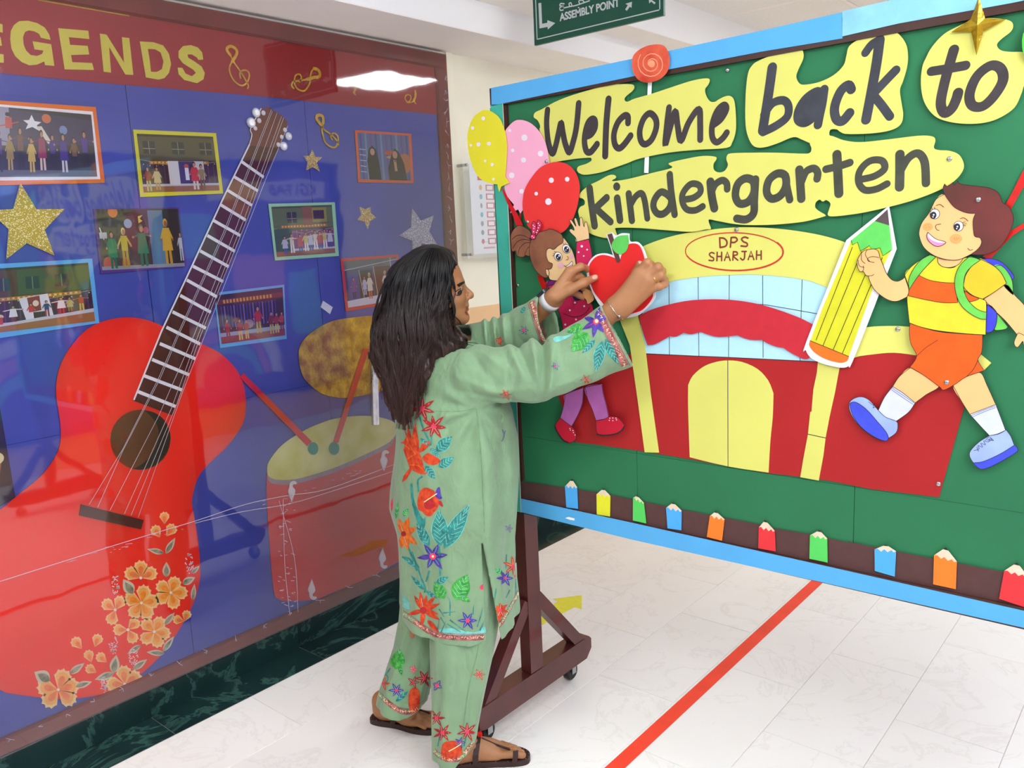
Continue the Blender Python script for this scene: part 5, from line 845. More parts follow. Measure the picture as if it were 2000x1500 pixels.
strokes('shorts_fold', [Y2([(1068, 425), (1150, 350), (1252, 285)]), Y2([(1600, 460), (1560, 540), (1500, 603)])], 1, RIGHT, bo + .0015, M_ln, b)
bp_('shirt', Yy([(965, 920), (1020, 850), (1100, 790), (1180, 745), (1255, 770), (1262, 820), (1320, 855), (1400, 850), (1470, 775), (1600, 775), (1640, 800), (1660, 900), (1500, 1060), (1640, 1130), (1672, 1160), (1672, 1300), (1668, 1440), (1668, 1440), (1500, 1430), (1260, 1405), (1100, 1370), (1005, 1335), (1005, 1335), (990, 1200), (985, 1110), (1000, 1040)]), M_sy, 3)
bp_('shirt_stripe', Yy([(1070, 915), (1070, 915), (1180, 965), (1300, 985), (1400, 990), (1400, 990), (1425, 1160), (1425, 1160), (1300, 1160), (1150, 1135), (995, 1100), (995, 1100), (1010, 1030)]), M_so, 4); bp_('shirt_stripe', Yy([(1485, 1055), (1540, 1095), (1608, 1128), (1508, 1148)]), M_so, 4)
bp_('strap', Yy([(1185, 745), (1185, 745), (1235, 762), (1235, 762), (1130, 870), (1060, 960), (1002, 1050), (1002, 1050), (1000, 960), (1040, 870), (1105, 790)]), M_stp, 5)
bp_('sleeve', Yy([(1600, 775), (1720, 830), (1800, 900), (1848, 992), (1848, 992), (1740, 1070), (1640, 1130), (1640, 1130), (1550, 1095), (1480, 1030), (1480, 980), (1495, 920), (1540, 850)]), M_sy2, 4)
bp_('strap', Yy([(1520, 765), (1450, 830), (1410, 910), (1398, 1000), (1415, 1100), (1460, 1190), (1540, 1260), (1620, 1300), (1672, 1305), (1672, 1305), (1675, 1245), (1675, 1245), (1600, 1220), (1530, 1160), (1490, 1090), (1475, 1020), (1490, 920), (1540, 850), (1622, 790), (1622, 790), (1570, 770)]), M_stp, 5)
bp_('arm', Yy([(650, 930), (660, 970), (700, 1045), (760, 1100), (830, 1140), (900, 1148), (985, 1110), (985, 1110), (1000, 1050), (965, 940), (965, 940), (940, 960), (900, 975), (850, 960), (805, 905), (775, 830), (750, 770), (735, 715), (700, 695), (650, 700), (610, 710), (575, 750), (552, 800), (556, 850), (575, 890), (605, 890), (625, 920)]), M_sk, 6)
strokes('finger_line', [Yy([(640, 700), (622, 740), (650, 790), (660, 800)]), Yy([(590, 740), (590, 790), (620, 820)]), Yy([(560, 790), (570, 840), (612, 855)]), Yy([(740, 770), (690, 760), (645, 775), (650, 800), (700, 812)]), Yy([(605, 840), (608, 870), (600, 885)]), Yy([(650, 928), (680, 925), (697, 915)])], 1, RIGHT, bo + 6.5 * .0006, M_ln, b)
bp_('neck', Yy([(1250, 765), (1255, 815), (1300, 850), (1370, 853), (1435, 825), (1470, 765), (1400, 740), (1300, 740)]), M_sk, 4)
bp_('face', Yy([(1310, 220), (1240, 260), (1205, 320), (1170, 390), (1115, 465), (1090, 540), (1095, 600), (1130, 680), (1200, 740), (1280, 775), (1360, 790), (1440, 785), (1540, 740), (1600, 700), (1632, 640), (1622, 600), (1600, 560), (1600, 400), (1480, 300)]), M_sk, 7)
hr = bp_('hair', Yy([(1310, 130), (1310, 130), (1330, 150), (1340, 150), (1385, 115), (1385, 115), (1395, 140), (1425, 103), (1425, 103), (1450, 130), (1600, 150), (1700, 165), (1780, 210), (1815, 290), (1870, 330), (1905, 400), (1905, 470), (1860, 580), (1790, 680), (1700, 730), (1620, 745), (1540, 740), (1540, 740), (1600, 695), (1632, 645), (1622, 600), (1580, 588), (1565, 560), (1558, 450), (1580, 385), (1580, 385), (1500, 380), (1400, 335), (1340, 265), (1310, 215), (1297, 170)]), M_bh, 8)
q8 = bo + 8 * .0006 + .0001
for ex, ey, ix, iy in ((1226, 390, 1212, 402), (1432, 496, 1418, 504)):
    patches('eye_white', [Yy(ell(ex, ey, 40, 42, .3))], RIGHT, q8, M_wp, b); patches('iris', [Yy(ell(ix, iy, 28, 32, .3))], RIGHT, q8 + .0001, M_iris, b); patches('eye_glint', [Yy(ell(ix + 4, iy - 4, 8, n=8)), Yy(ell(ix - 2, iy + 14, 6, n=8))], RIGHT, q8 + .0002, M_wp, b)
    e = Yy(ell(ex, ey, 41, 43, .3)); strokes('eye_line', [e + [e[0]]], 1, RIGHT, q8 + .0002, M_ln, b, False)
strokes('lash', [Yy([(1205, 355), (1200, 338)]), Yy([(1225, 350), (1222, 332)]), Yy([(1195, 370), (1182, 362)]), Yy([(1465, 468), (1490, 458)]), Yy([(1472, 480), (1502, 475)]), Yy([(1470, 492), (1495, 492)])], .9, RIGHT, q8 + .0002, M_ln, b, False)
strokes('eyebrow', [Yy([(1238, 318), (1270, 308), (1302, 330)]), Yy([(1448, 430), (1480, 425), (1512, 450)])], 1.4, RIGHT, q8, mat('brow_brown', (130, 60, 30), .6, noise=0), b); strokes('nose_line', [Yy([(1278, 478), (1240, 485), (1232, 505), (1245, 528), (1262, 532)]), Yy([(1512, 688), (1530, 705), (1555, 700)]), Yy([(1258, 775), (1310, 785), (1350, 790)])], 1, RIGHT, q8, M_ln, b)
patches('smile', [sm(Yy([(1165, 550), (1165, 550), (1235, 608), (1322, 636), (1322, 636), (1270, 670), (1220, 664), (1170, 622), (1155, 580)]), 4)], RIGHT, q8, M_tng, b); patches('teeth', [sm(Yy([(1168, 553), (1168, 553), (1235, 608), (1318, 636), (1318, 636), (1265, 640), (1210, 622), (1170, 590)]), 4)], RIGHT, q8 + .0001, M_wp, b)
strokes('smile_line', [Yy([(1165, 550), (1235, 608), (1322, 636), (1270, 670), (1220, 664), (1170, 622), (1155, 580), (1165, 550)])], 1.1, RIGHT, q8 + .0002, M_ln, b)
M_ck2 = mat('cheek_orange', (246, 160, 92), 0.6, noise=0); patches('cheek', [Yy(ell(1165, 502, 42, 34))], RIGHT, q8, M_ck2, b); patches('cheek', [Yy(ell(1410, 605, 52, 40))], RIGHT, q8, M_ck2, b)
patches('freckles', [Yy(ell(x, y, 3.5, n=6)) for x, y in ((1145, 490), (1168, 485), (1150, 510), (1175, 505), (1395, 600), (1415, 598), (1432, 600), (1400, 612), (1420, 612))], RIGHT, q8 + .0002, mat('freckle', (190, 90, 50), .6, noise=0), b)['kind'] = 'stuff'

# ---- little pencils along the bottom
M_wd = mat('pencil_wood_tan', (226, 206, 180), 0.6, noise=0.04)
def lpencil(lt, rt, rbm, lbm, ap, col, label):
    m = mat('mini_%d_%d_%d' % col, col, 0.6, noise=0.02); t = thing('mini_pencil', P3(rbm, RIGHT, 0), label, 'pencil', 'little paper pencils along the bottom band'); z = [lt]
    L = lambda a, b, u: (a[0] + (b[0] - a[0]) * u, a[1] + (b[1] - a[1]) * u); d = 3.5
    for u, s in ((.14, -.4), (.3, 1), (.45, -.5), (.6, 1), (.78, -.4), (.88, .8)): p = L(lt, rt, u); z.append((p[0], p[1] + d * s))
    cut('paint', z + [rt, rbm, lbm], RIGHT, 0.0082, 0.001, m, t, s=False)
    aL, aR = L(lt, ap, .78), L(rt, ap, .78); cut('wood_tip', [lt, aL, (ap[0], ap[1] + 1.5), aR, rt, L(rt, rbm, .1), L(lt, lbm, .1)], RIGHT, 0.0072, 0.001, M_wd, t, s=False); cut('lead', [aL, ap, aR], RIGHT, 0.0078, 0.0008, M_blk, t, s=False)
BLU = (76, 168, 234); YL = (224, 222, 46); GRN = (84, 204, 92); ORG = (246, 124, 36); RED = (222, 50, 56)
a4 = lambda *p: [Aa([q])[0] for q in p]; b4 = lambda *p: [Bq([q])[0] for q in p]
lpencil(*a4((413, 600), (508, 608), (515, 775), (424, 765), (467, 543)), BLU, 'blue paper pencil nearest the left end of the brown band')
lpencil(*a4((660, 662), (768, 676), (765, 836), (662, 820), (712, 616)), YL, 'yellow paper pencil on the brown band')
lpencil(*a4((945, 690), (1030, 730), (1048, 890), (944, 866), (975, 672)), GRN, 'green paper pencil right of the yellow one')
lpencil(*a4((1203, 768), (1325, 792), (1322, 943), (1215, 928), (1258, 725)), BLU, 'blue paper pencil between the leftmost green and orange ones')
lpencil(*a4((1545, 832), (1660, 858), (1640, 1025), (1522, 995), (1590, 795)), ORG, 'orange paper pencil left of the smaller red one')
lpencil((1482, 1030), (1513, 1037), (1515, 1077), (1481, 1071), (1494, 1016), RED, 'small red paper pencil in the middle of the brown band')
lpencil(*b4((328, 582), (462, 608), (465, 795), (323, 765), (400, 543)), GRN, 'green paper pencil right of the small red one')
lpencil(*b4((832, 692), (1000, 708), (990, 905), (834, 860), (922, 656)), BLU, 'blue paper pencil below the right end of the school front')
lpencil(*b4((1297, 738), (1475, 788), (1467, 1003), (1290, 965), (1388, 677)), ORG, 'large orange paper pencil near the right photo edge')
lpencil(*b4((1845, 860), (2030, 905), (2020, 1150), (1805, 1078), (1945, 795)), RED, 'large red paper pencil cut off by the right photo edge')
# thumbtacks
for (x, y), o, lab in ((Mm([(455, 365)])[0], .001, 'steel thumbtack on green card between Welcome and back'), (Mm([(1612, 828)])[0], .0112, 'steel thumbtack at the right tip of the kindergarten sheet'), (Mm([(503, 1196)])[0], .0062, 'steel thumbtack above the painted letters DPS'), (Mm([(1762, 1040)])[0], bo + .005, "steel thumbtack in the paper boy's hair"), (Y2([(905, 190)])[0], .004, 'steel thumbtack in the yellow arch left of the boy'), (Y2([(1328, 652)])[0], bo + .0014, "steel thumbtack at the hem of the boy's shorts"), (Bq([(1332, 180)])[0], .0032, 'steel thumbtack at the lower right corner of the red wall'), (Oo([(868, 62)])[0], .0195, 'steel thumbtack at the rim of the pink balloon'), (Oo([(645, 1030)])[0], .001, 'small steel tack in the green card left of the paper girl'), (Oo([(722, 535)])[0], .0185, 'steel thumbtack next to the magenta bow')):
    c = P3((x, y), RIGHT, o); r = 0.0052; vs = []; n = 14
    for rr, dy in ((r, 0), (r, -.0012), (r * .8, -.0024), (r * .35, -.003)): vs += [(c[0] + rr * math.cos(2 * PI * k / n), c[1] + dy, c[2] + rr * math.sin(2 * PI * k / n)) for k in range(n)]
    tag(MB().add(vs, [(i * n + k, i * n + (k + 1) % n, (i + 1) * n + (k + 1) % n, (i + 1) * n + k) for i in range(3) for k in range(n)] + [tuple(range(3 * n, 4 * n))]).build('thumbtack', M_steel, None, True), lab, 'thumbtack', 'steel thumbtacks')

# ---- apple in the woman's hands
M_ar = mat('apple_red', (226, 36, 36), 0.5, noise=0.03, nscale=4)
AO = 0.034
ap = thing('apple_cutout', onp(1215, 622, 1, BY - AO), 'red paper apple with white rim and green leaf in the woman\'s hands', 'apple')
cut('rim_card', Oo([(1335, 632), (1335, 632), (1382, 617), (1382, 617), (1410, 640), (1460, 621), (1515, 625), (1515, 625), (1521, 685), (1580, 690), (1625, 740), (1655, 830), (1685, 950), (1720, 1080), (1705, 1150), (1640, 1222), (1580, 1265), (1480, 1290), (1420, 1300), (1330, 1240), (1250, 1130), (1200, 1010), (1183, 920), (1200, 850), (1250, 795), (1320, 778), (1388, 795), (1388, 795), (1365, 715)]), RIGHT, AO, 0.0025, M_pw, ap, n=4)
cut('apple_skin', Oo([(1200, 900), (1215, 850), (1260, 805), (1320, 792), (1400, 815), (1440, 850), (1440, 850), (1460, 780), (1500, 715), (1560, 702), (1603, 730), (1635, 820), (1665, 960), (1700, 1080), (1690, 1140), (1620, 1220), (1540, 1250), (1475, 1275), (1380, 1250), (1310, 1170), (1240, 1080), (1213, 1000)]), RIGHT, AO + .0006, 0.0006, M_ar, ap, n=4)
cut('stem', Oo([(1345, 632), (1380, 623), (1448, 838), (1435, 855), (1415, 848)]), RIGHT, AO + .0012, 0.0006, mat('stem_brown', (90, 56, 52), .6), ap, s=False)
cut('leaf', Oo([(1378, 725), (1392, 680), (1430, 645), (1506, 635), (1506, 635), (1511, 700), (1492, 760), (1450, 786), (1408, 772)]), RIGHT, AO + .0022, 0.0006, M_pg, ap)

# ------------------------------------------------------------------ hanging sign
SY = 2.6
M_sg = mat('sign_green', (20, 84, 64), 0.4, noise=0.02); M_sl = mat('sign_silver', (204, 210, 208), 0.45, noise=0)
SG = (1, SY, -1.0); sg = thing('assembly_sign', (-1.76, SY, 2.257), 'green hanging sign reading ASSEMBLY POINT with arrows', 'sign')
x0 = float(onp(1044, 89, 1, SY)[0]); x1 = float(onp(1296, 30, 1, SY)[0]); zb = 2.257
MB().box((x0, SY, zb), (x1, SY + 0.012, zb + 0.30)).build('panel', M_sg, sg)
for xx in (x0 + .1, x1 - .1): MB().tube([(xx, SY + .006, zb + .30), (xx, SY + .006, ZC)], 0.003, 6).build('hanger', M_steel, sg)
b1 = MB()
for a_, b_ in (((x0 + .012, zb + .018), (x1 - .012, zb + .0215)), ((x0 + .012, zb + .018), (x0 + .0155, zb + .285)), ((x1 - .0155, zb + .018), (x1 - .012, zb + .285)), ((x0 + .012, zb + .2815), (x1 - .012, zb + .285))): b1.box((a_[0], SY - .0008, a_[1]), (b_[0], SY, b_[1]))
b1.build('border_line', M_sl, sg)
def text(name, body, loc, size, m, parent, sx=1.0, rot=(PI / 2, 0, 0), ext=0.0004):
    cu = bpy.data.curves.new(name, 'FONT'); cu.body = body; cu.size = size; cu.extrude = ext; cu.offset = size * 0.03
    o = bpy.data.objects.new(name, cu); C.objects.link(o); bpy.context.view_layer.update()
    me = bpy.data.meshes.new_from_object(o.evaluated_get(bpy.context.evaluated_depsgraph_get())); bpy.data.objects.remove(o)
    vs = np.array([v.co for v in me.vertices]); vs[:, 0] *= sx; Rm = np.array(Matrix.Rotation(rot[2], 3, 'Z') @ Matrix.Rotation(rot[0], 3, 'X')); vs = vs @ Rm.T + np.array(loc)
    fs = [tuple(p.vertices) for p in me.polygons]; bpy.data.meshes.remove(me); return mk(name, vs, fs, m, parent)
text('header_lettering', 'KG1 FAB', (XE - 0.0235, 4.8, 2.0), 0.15, mat('violet_pen', (90, 70, 170), .6, noise=0), ob, 0.8, (PI / 2, 0, -PI / 2)); tl_ = onp(1094, 41, 1, SY); text('lettering', 'ASSEMBLY POINT', (tl_[0], SY - .0006, tl_[2]), 0.036, M_sl, sg, 0.92)
Nq = lambda p: Nn(p)
cut('arrow', Nq([(806, 25), (828, 22), (835, 186), (876, 178), (876, 157), (937, 180), (880, 230), (878, 210), (815, 222)]), SG, 0.0006, 0.0004, M_sl, sg, s=False)
cut('arrow', Nq([(1485, 30), (1537, 14), (1533, 62), (1520, 52), (1497, 84), (1484, 74), (1505, 40)]), SG, 0.0006, 0.0004, M_sl, sg, s=False); cut('arrow', Nq([(1672, 26), (1668, -6), (1700, -8), (1694, 2), (1722, 20), (1712, 34), (1688, 12)]), SG, 0.0006, 0.0004, M_sl, sg, s=False)
strokes('arabic_lettering', [Nq([(1008, 30), (980, 28), (975, 45), (1005, 48), (975, 58), (978, 80), (1000, 78)]), Nq([(1005, 62), (1050, 52), (1100, 42), (1150, 25), (1205, 6)]), Nq([(1052, 50), (1045, 30), (1060, 22), (1068, 45)]), Nq([(1130, 30), (1122, 8), (1150, 2), (1165, 20)]), Nq([(1118, 58), (1122, 60)])], 1.9, SG, 0.0006, M_sl, sg)

# ------------------------------------------------------------------ notice on the far wall
NP = (0, -2.612, 1.0)
nt_ = thing('safety_notice', onp(940, 500, 0, -2.64), 'white emergency number notice behind acrylic on the cream wall', 'notice')
def W2(p, X): q = onp(p[0], p[1], 0, X); return q[1], q[2]
ya, za = W2((916, 318), -2.612); yb_, zb_ = W2((922, 497), -2.612); ye = ya + .42; zt = za; zbm = zb_
MB().box((-2.6135, ya, zbm), (-2.612, ye, zt)).build('sheet', mat('notice_white', (240, 242, 248), .4, noise=0), nt_)
m = bpy.data.materials.new('acrylic'); m.use_nodes = True; N = m.node_tree.nodes; pb = N['Principled BSDF']; pb.inputs['Base Color'].default_value = (.93, .97, .95, 1); pb.inputs['Alpha'].default_value = 0.18; pb.inputs['Roughness'].default_value = 0.05
MB().box((-2.611, ya - .045, zbm - .02), (-2.607, ye + .03, zt + .02)).build('acrylic_cover', m, nt_)
for yy, zz in ((ya - .022, zt - .01), (ya - .022, zbm + .0), (ye + .01, zt - .01), (ye + .01, zbm)): MB().tube([(XW0, yy, zz), (-2.603, yy, zz)], 0.007, 10).build('standoff', M_steel, nt_)
M_nr = mat('notice_red', (206, 54, 62), .5, noise=0); M_ng = mat('notice_grey', (120, 130, 135), .5, noise=0); M_nb = mat('notice_blue', (90, 170, 200), .5, noise=0); M_no = mat('notice_amber', (240, 170, 50), .5, noise=0)
for i in range(8):
    zz = zt - .068 - i * .0405
    MB().box((-2.6119, ya + .103, zz - .013), (-2.6112, ya + .29, zz + .015)).build('number_box', M_nr, nt_); MB().box((-2.6112, ya + .111, zz - .008), (-2.6109, ya + .15, zz + .010)).build('number_field', M_wp, nt_)
    ic = MB(); c = (-2.6115, ya + .068, zz + .001)
    if i in (0,): ic.box((c[0], c[1] - .018, c[2] - .008), (c[0] + .0006, c[1] + .012, c[2] + .01)); ic.box((c[0], c[1] + .012, c[2] - .008), (c[0] + .0006, c[1] + .02, c[2] + .003))
    else: ic.ball(c, .011, 10, sc=(.05, 1 if i != 3 else .7, 1.1)); 
    ic.build('icon', [M_nr, M_no, M_nb, M_ng, M_nb, M_ng, M_ng, M_nr][i], nt_)
MB().box((-2.6119, ya + .05, zbm + .052), (-2.6115, ye - .01, zbm + .0535)).build('rule', M_ng, nt_); MB().box((-2.6119, ya + .07, zbm + .022), (-2.6115, ya + .15, zbm + .030)).build('small_print', mat('notice_pink', (220, 150, 150), .5, noise=0), nt_)
MB().box((-2.6119, ya + .05, zt - .045), (-2.6115, ye - .01, zt - .041)).build('rule', mat('notice_pink', (0, 0, 0)), nt_)

# ------------------------------------------------------------------ floor markings
M_tp = mat('red_floor_tape', (238, 62, 36), 0.45, noise=0.06, nscale=8); M_ya = mat('yellow_floor_vinyl', (228, 224, 66), 0.45, noise=0.03)
mb = MB().box((-1.268, -1.5, 0.0002), (-1.219, 5.2, 0.0006)); tag(mb.build('floor_tape', M_tp), 'red tape line running along the marble floor', 'tape')
Cs = lambda p: K(900, 1150, .2, p)
tag(cut('floor_arrow', Cs([(898, 97), (1181, 62), (1181, 198), (1110, 178), (960, 258), (800, 350), (740, 300), (740, 262), (850, 190), (950, 120)]), FLOOR, 0.0008, 0.0006, M_ya, s=False), 'yellow arrow sticker on the floor behind the stand', 'arrow')

# ------------------------------------------------------------------ the woman
VV = np.array([RC[2][0], RC[2][1]]); VV = VV / np.linalg.norm(VV); RR = np.array([RC[0][0], RC[0][1]]); RR = RR - VV * RR.dot(VV); RR /= np.linalg.norm(RR)
def Pl(px, py, d):            # photo pixel at horizontal distance d -> local (a along her facing side, b depth, z)
    q = ray(px, py); t = d / (q[:2] @ VV); p = q * t; return np.array([p[:2] @ RR, p[:2] @ VV, p[2] + CAMZ])
def Pw(l): l = np.asarray(l, float).reshape(-1, 3); return np.column_stack([l[:, 0, None] * RR[None] + l[:, 1, None] * VV[None], l[:, 2]])
class Field:
    def __init__(s, lo, hi, h):
        s.lo = np.array(lo, float); s.h = h; s.n = np.ceil((np.array(hi) - s.lo) / h).astype(int) + 1
        s.F = np.full(s.n, 0.2, np.float32); s.ax = [s.lo[i] + h * np.arange(s.n[i], dtype=np.float32) for i in range(3)]
    def sub(s, lo, hi):
        i0 = np.clip(np.floor((np.array(lo) - s.lo) / s.h).astype(int), 0, s.n - 1); i1 = np.clip(np.ceil((np.array(hi) - s.lo) / s.h).astype(int) + 1, 1, s.n)
        sl = tuple(slice(i0[i], max(i1[i], i0[i] + 1)) for i in range(3)); X = s.ax[0][sl[0]][:, None, None]; Y = s.ax[1][sl[1]][None, :, None]; Z = s.ax[2][sl[2]][None, None, :]; return sl, X, Y, Z
    def put(s, sl, g, k, op):
        f = s.F[sl]
        if op == '+':
            if k > 0: hh = np.clip(0.5 + 0.5 * (f - g) / k, 0, 1); s.F[sl] = f * (1 - hh) + g * hh - k * hh * (1 - hh)
            else: s.F[sl] = np.minimum(f, g)
        else:
            g = -g
            if k > 0: hh = np.clip(0.5 - 0.5 * (f - g) / k, 0, 1); s.F[sl] = f * (1 - hh) + g * hh + k * hh * (1 - hh)
            else: s.F[sl] = np.maximum(f, g)
    def ell(s, c, r, k=0.01, op='+', rot=0.0, tilt=0.0):
        c = np.array(c, float); m = max(r) + 3 * k + 3 * s.h; sl, X, Y, Z = s.sub(c - m, c + m); x, y, z = X - c[0], Y - c[1], Z - c[2]
        if rot: ca, sa = math.cos(rot), math.sin(rot); x, y = x * ca + y * sa, -x * sa + y * ca
        if tilt: ca, sa = math.cos(tilt), math.sin(tilt); x, z = x * ca + z * sa, -x * sa + z * ca
        k0 = np.sqrt((x / r[0]) ** 2 + (y / r[1]) ** 2 + (z / r[2]) ** 2); k1 = np.sqrt((x / r[0] ** 2) ** 2 + (y / r[1] ** 2) ** 2 + (z / r[2] ** 2) ** 2) + 1e-6
        s.put(sl, (k0 * (k0 - 1) / k1).astype(np.float32), k, op); return s
    def cone(s, a, b, ra, rb, k=0.01, op='+', sy=1.0):
        a, b = np.array(a, float), np.array(b, float); m = max(ra, rb) * max(1, 1) + 3 * k + 3 * s.h; sl, X, Y, Z = s.sub(np.minimum(a, b) - m, np.maximum(a, b) + m)
        d = b - a; W = np.array([1, 1 / sy ** 2, 1]); L2 = (d * d * W).sum() + 1e-9
        t = np.clip(((X - a[0]) * d[0] + (Y - a[1]) * d[1] / sy ** 2 + (Z - a[2]) * d[2]) / L2, 0, 1)
        g = np.sqrt((X - a[0] - t * d[0]) ** 2 + ((Y - a[1] - t * d[1]) / sy) ** 2 + (Z - a[2] - t * d[2]) ** 2) - (ra + (rb - ra) * t)
        s.put(sl, g.astype(np.float32), k, op); return s
    def chain(s, pts, rs, k=0.01, sy=1.0):
        for i in range(len(pts) - 1): s.cone(pts[i], pts[i + 1], rs[i], rs[i + 1], k, '+', sy)
        return s
    def grid(s): return s.ax[0][:, None, None], s.ax[1][None, :, None], s.ax[2][None, None, :]
    def mesh(s):
        F = s.F; neg = F < 0; c = np.zeros(np.array(F.shape) - 1, np.int8)
        for i in (0, 1):
            for j in (0, 1):
                for k in (0, 1): c += neg[i:F.shape[0] - 1 + i, j:F.shape[1] - 1 + j, k:F.shape[2] - 1 + k]
        act = np.argwhere((c > 0) & (c < 8)); idx = np.full(c.shape, -1, np.int32); idx[tuple(act.T)] = np.arange(len(act))
        P = np.zeros((len(act), 3)); n = np.zeros(len(act))
        for ax in range(3):
            o = [i for i in range(3) if i != ax]
            for p in (0, 1):
                for q in (0, 1):
                    A = act.copy(); A[:, o[0]] += p; A[:, o[1]] += q; B = A.copy(); B[:, ax] += 1; fa, fb = F[tuple(A.T)], F[tuple(B.T)]; m = (fa < 0) != (fb < 0)
                    t = np.where(m, fa / np.where(m, fa - fb, 1), 0); pt = A.astype(float); pt[:, ax] += t; P[m] += pt[m]; n[m] += 1
        V = s.lo + s.h * P / n[:, None]; faces = []
        for ax in range(3):
            o = [(ax + 1) % 3, (ax + 2) % 3]; sh = [slice(None)] * 3; s2 = [slice(None)] * 3; sh[ax] = slice(0, -1); s2[ax] = slice(1, None)
            for d in o: sh[d] = slice(1, -1); s2[d] = slice(1, -1)
            a, b = neg[tuple(sh)], neg[tuple(s2)]; e = np.argwhere(a != b); 
            if not len(e): continue
            fl = a[tuple(e.T)]; e = e.copy(); e[:, o[0]] += 1; e[:, o[1]] += 1; q = []
            for du, dv in ((1, 1), (0, 1), (0, 0), (1, 0)):
                w = e.copy(); w[:, o[0]] -= du; w[:, o[1]] -= dv; q.append(idx[tuple(w.T)])
            q = np.array(q).T; q[~fl] = q[~fl][:, ::-1]; faces.append(q[(q >= 0).all(1)])
        return V, np.concatenate(faces)
def smooth(V, Fc, it=2, lam=0.5):
    for _ in range(it):
        S = np.zeros_like(V); n = np.zeros(len(V))
        for i in range(4):
            for j in (1, 3): np.add.at(S, Fc[:, i], V[Fc[:, (i + j) % 4]]); np.add.at(n, Fc[:, i], 1)
        V = V * (1 - lam) + lam * S / np.maximum(n, 1)[:, None]
    return V
M_skin = mat('skin', (162, 112, 74), 0.5, noise=0.06, nscale=30, bump=0.05, bscale=500, sub=0.12, spec=0.4)
def clothmat():
    m = mat('sage_cotton', (124, 156, 119), 0.7, noise=0.06, nscale=9, sheen=0.2, spec=0.3); nt = m.node_tree; N = nt.nodes; L = nt.links.new; b = N['Principled BSDF']
    tc = N.new('ShaderNodeTexCoord'); prev = None
    for scl, st, ds, mp in ((9, .55, .03, (1, 1, .45)), (26, .35, .012, (1, 1, .6)), (900, .12, .002, (1, 1, 1))):
        mg = N.new('ShaderNodeMapping'); mg.inputs['Scale'].default_value = mp; n = N.new('ShaderNodeTexNoise'); n.inputs['Scale'].default_value = scl; n.inputs['Detail'].default_value = 2; n.inputs['Distortion'].default_value = 1.0 if scl < 100 else 0
        bp = N.new('ShaderNodeBump'); bp.inputs['Strength'].default_value = st; bp.inputs['Distance'].default_value = ds
        L(tc.outputs['Object'], mg.inputs[0]); L(mg.outputs[0], n.inputs['Vector']); L(n.outputs['Fac'], bp.inputs['Height'])
        if prev: L(prev.outputs[0], bp.inputs['Normal'])
        prev = bp
    L(prev.outputs[0], b.inputs['Normal']); return m
M_cloth = clothmat()
wm = thing('woman', (-1.68, 1.60, 0), 'woman in a floral sage green tunic and trousers reaching up to pin the apple', 'person')

# body: one continuous surface
B = Field((-.54, 2.02, -0.002), (.44, 2.60, 1.53), 0.0036)
RS, RE, RWr = Pl(905, 722, 2.235), Pl(1062, 726, 2.14), Pl(1203, 601, 2.105)
LS, LE, LWr = Pl(800, 694, 2.47), Pl(988, 664, 2.35), Pl(1079, 584, 2.215)
hips, waist, chest, neck0 = Pl(885, 985, 2.36), Pl(890, 860, 2.35), Pl(872, 750, 2.35), Pl(852, 672, 2.35)
th = math.radians(-55)
B.ell(hips, (.125, .10, .12), .03, rot=th).ell(waist, (.11, .085, .13), .05, rot=th).ell(chest, (.13, .085, .13), .05, rot=th)
B.cone(LS, RS, .024, .03, .02); B.cone(chest + [0, 0, .08], neck0, .05, .042, .03)
B.chain([RS, RE, RWr], [.045, .036, .0255], .012); B.chain([LS, LE, LWr], [.026, .032, .025], .008)
hipR, hipL = Pl(912, 1030, 2.28), Pl(850, 1030, 2.43); kneeR, kneeL = Pl(900, 1235, 2.235), Pl(812, 1225, 2.43); ankR, ankL = Pl(880, 1470, 2.235), Pl(795, 1385, 2.425)
B.chain([hipR, kneeR, ankR], [.075, .05, .031], .02); B.chain([hipL, kneeL, ankL], [.075, .05, .031], .02)
# head
O = Pl(853, 574, 2.33); hs = lambda u, s_, z: O + np.array([u * .985 + s_ * .17, -s_ * .985 + u * .17, z])     # turned slightly away
hr_ = math.atan2(.17, .985)
B.ell(hs(-.012, 0, .033), (.088, .072, .088), .0, rot=hr_)
B.ell(hs(.028, 0, -.018), (.052, .052, .074), .02, rot=hr_)
B.ell(hs(.070, 0, -.069), (.017, .019, .015), .018, rot=hr_)
for q in (1, -1):
    B.cone(hs(.018, q * .047, -.04), hs(.066, q * .012, -.073), .014, .014, .02)
    B.ell(hs(.046, q * .031, -.014), (.028, .024, .024), .014, rot=hr_)
    B.cone(hs(.069, q * .010, .029), hs(.060, q * .034, .032), .008, .007, .012)
B.cone(hs(.070, 0, .024), hs(.0955, 0, -.006), .0055, .0085, .008); B.ell(hs(.094, 0, -.011), (.0105, .0095, .009), .005, rot=hr_)
for q in (1, -1): B.ell(hs(.083, q * .0115, -.0155), (.010, .0065, .007), .005, rot=hr_)
B.ell(hs(.078, 0, -.030), (.010, .016, .012), .008, rot=hr_)
B.ell(hs(.0805, 0, -.0375), (.0095, .019, .0052), .0035, rot=hr_); B.ell(hs(.0790, 0, -.0482), (.0095, .0165, .0062), .0035, rot=hr_)
for q in (1, -1): B.ell(hs(.079, q * .031, .012), (.011, .014, .0065), .007, '-', rot=hr_)
B.cone(hs(.089, -.025, -.0428), hs(.089, .025, -.0428), .0022, .0022, .002, '-')
B.cone(hs(-.012, 0, -.045), neck0 + [0.0, 0, -.02], .048, .052, .02)
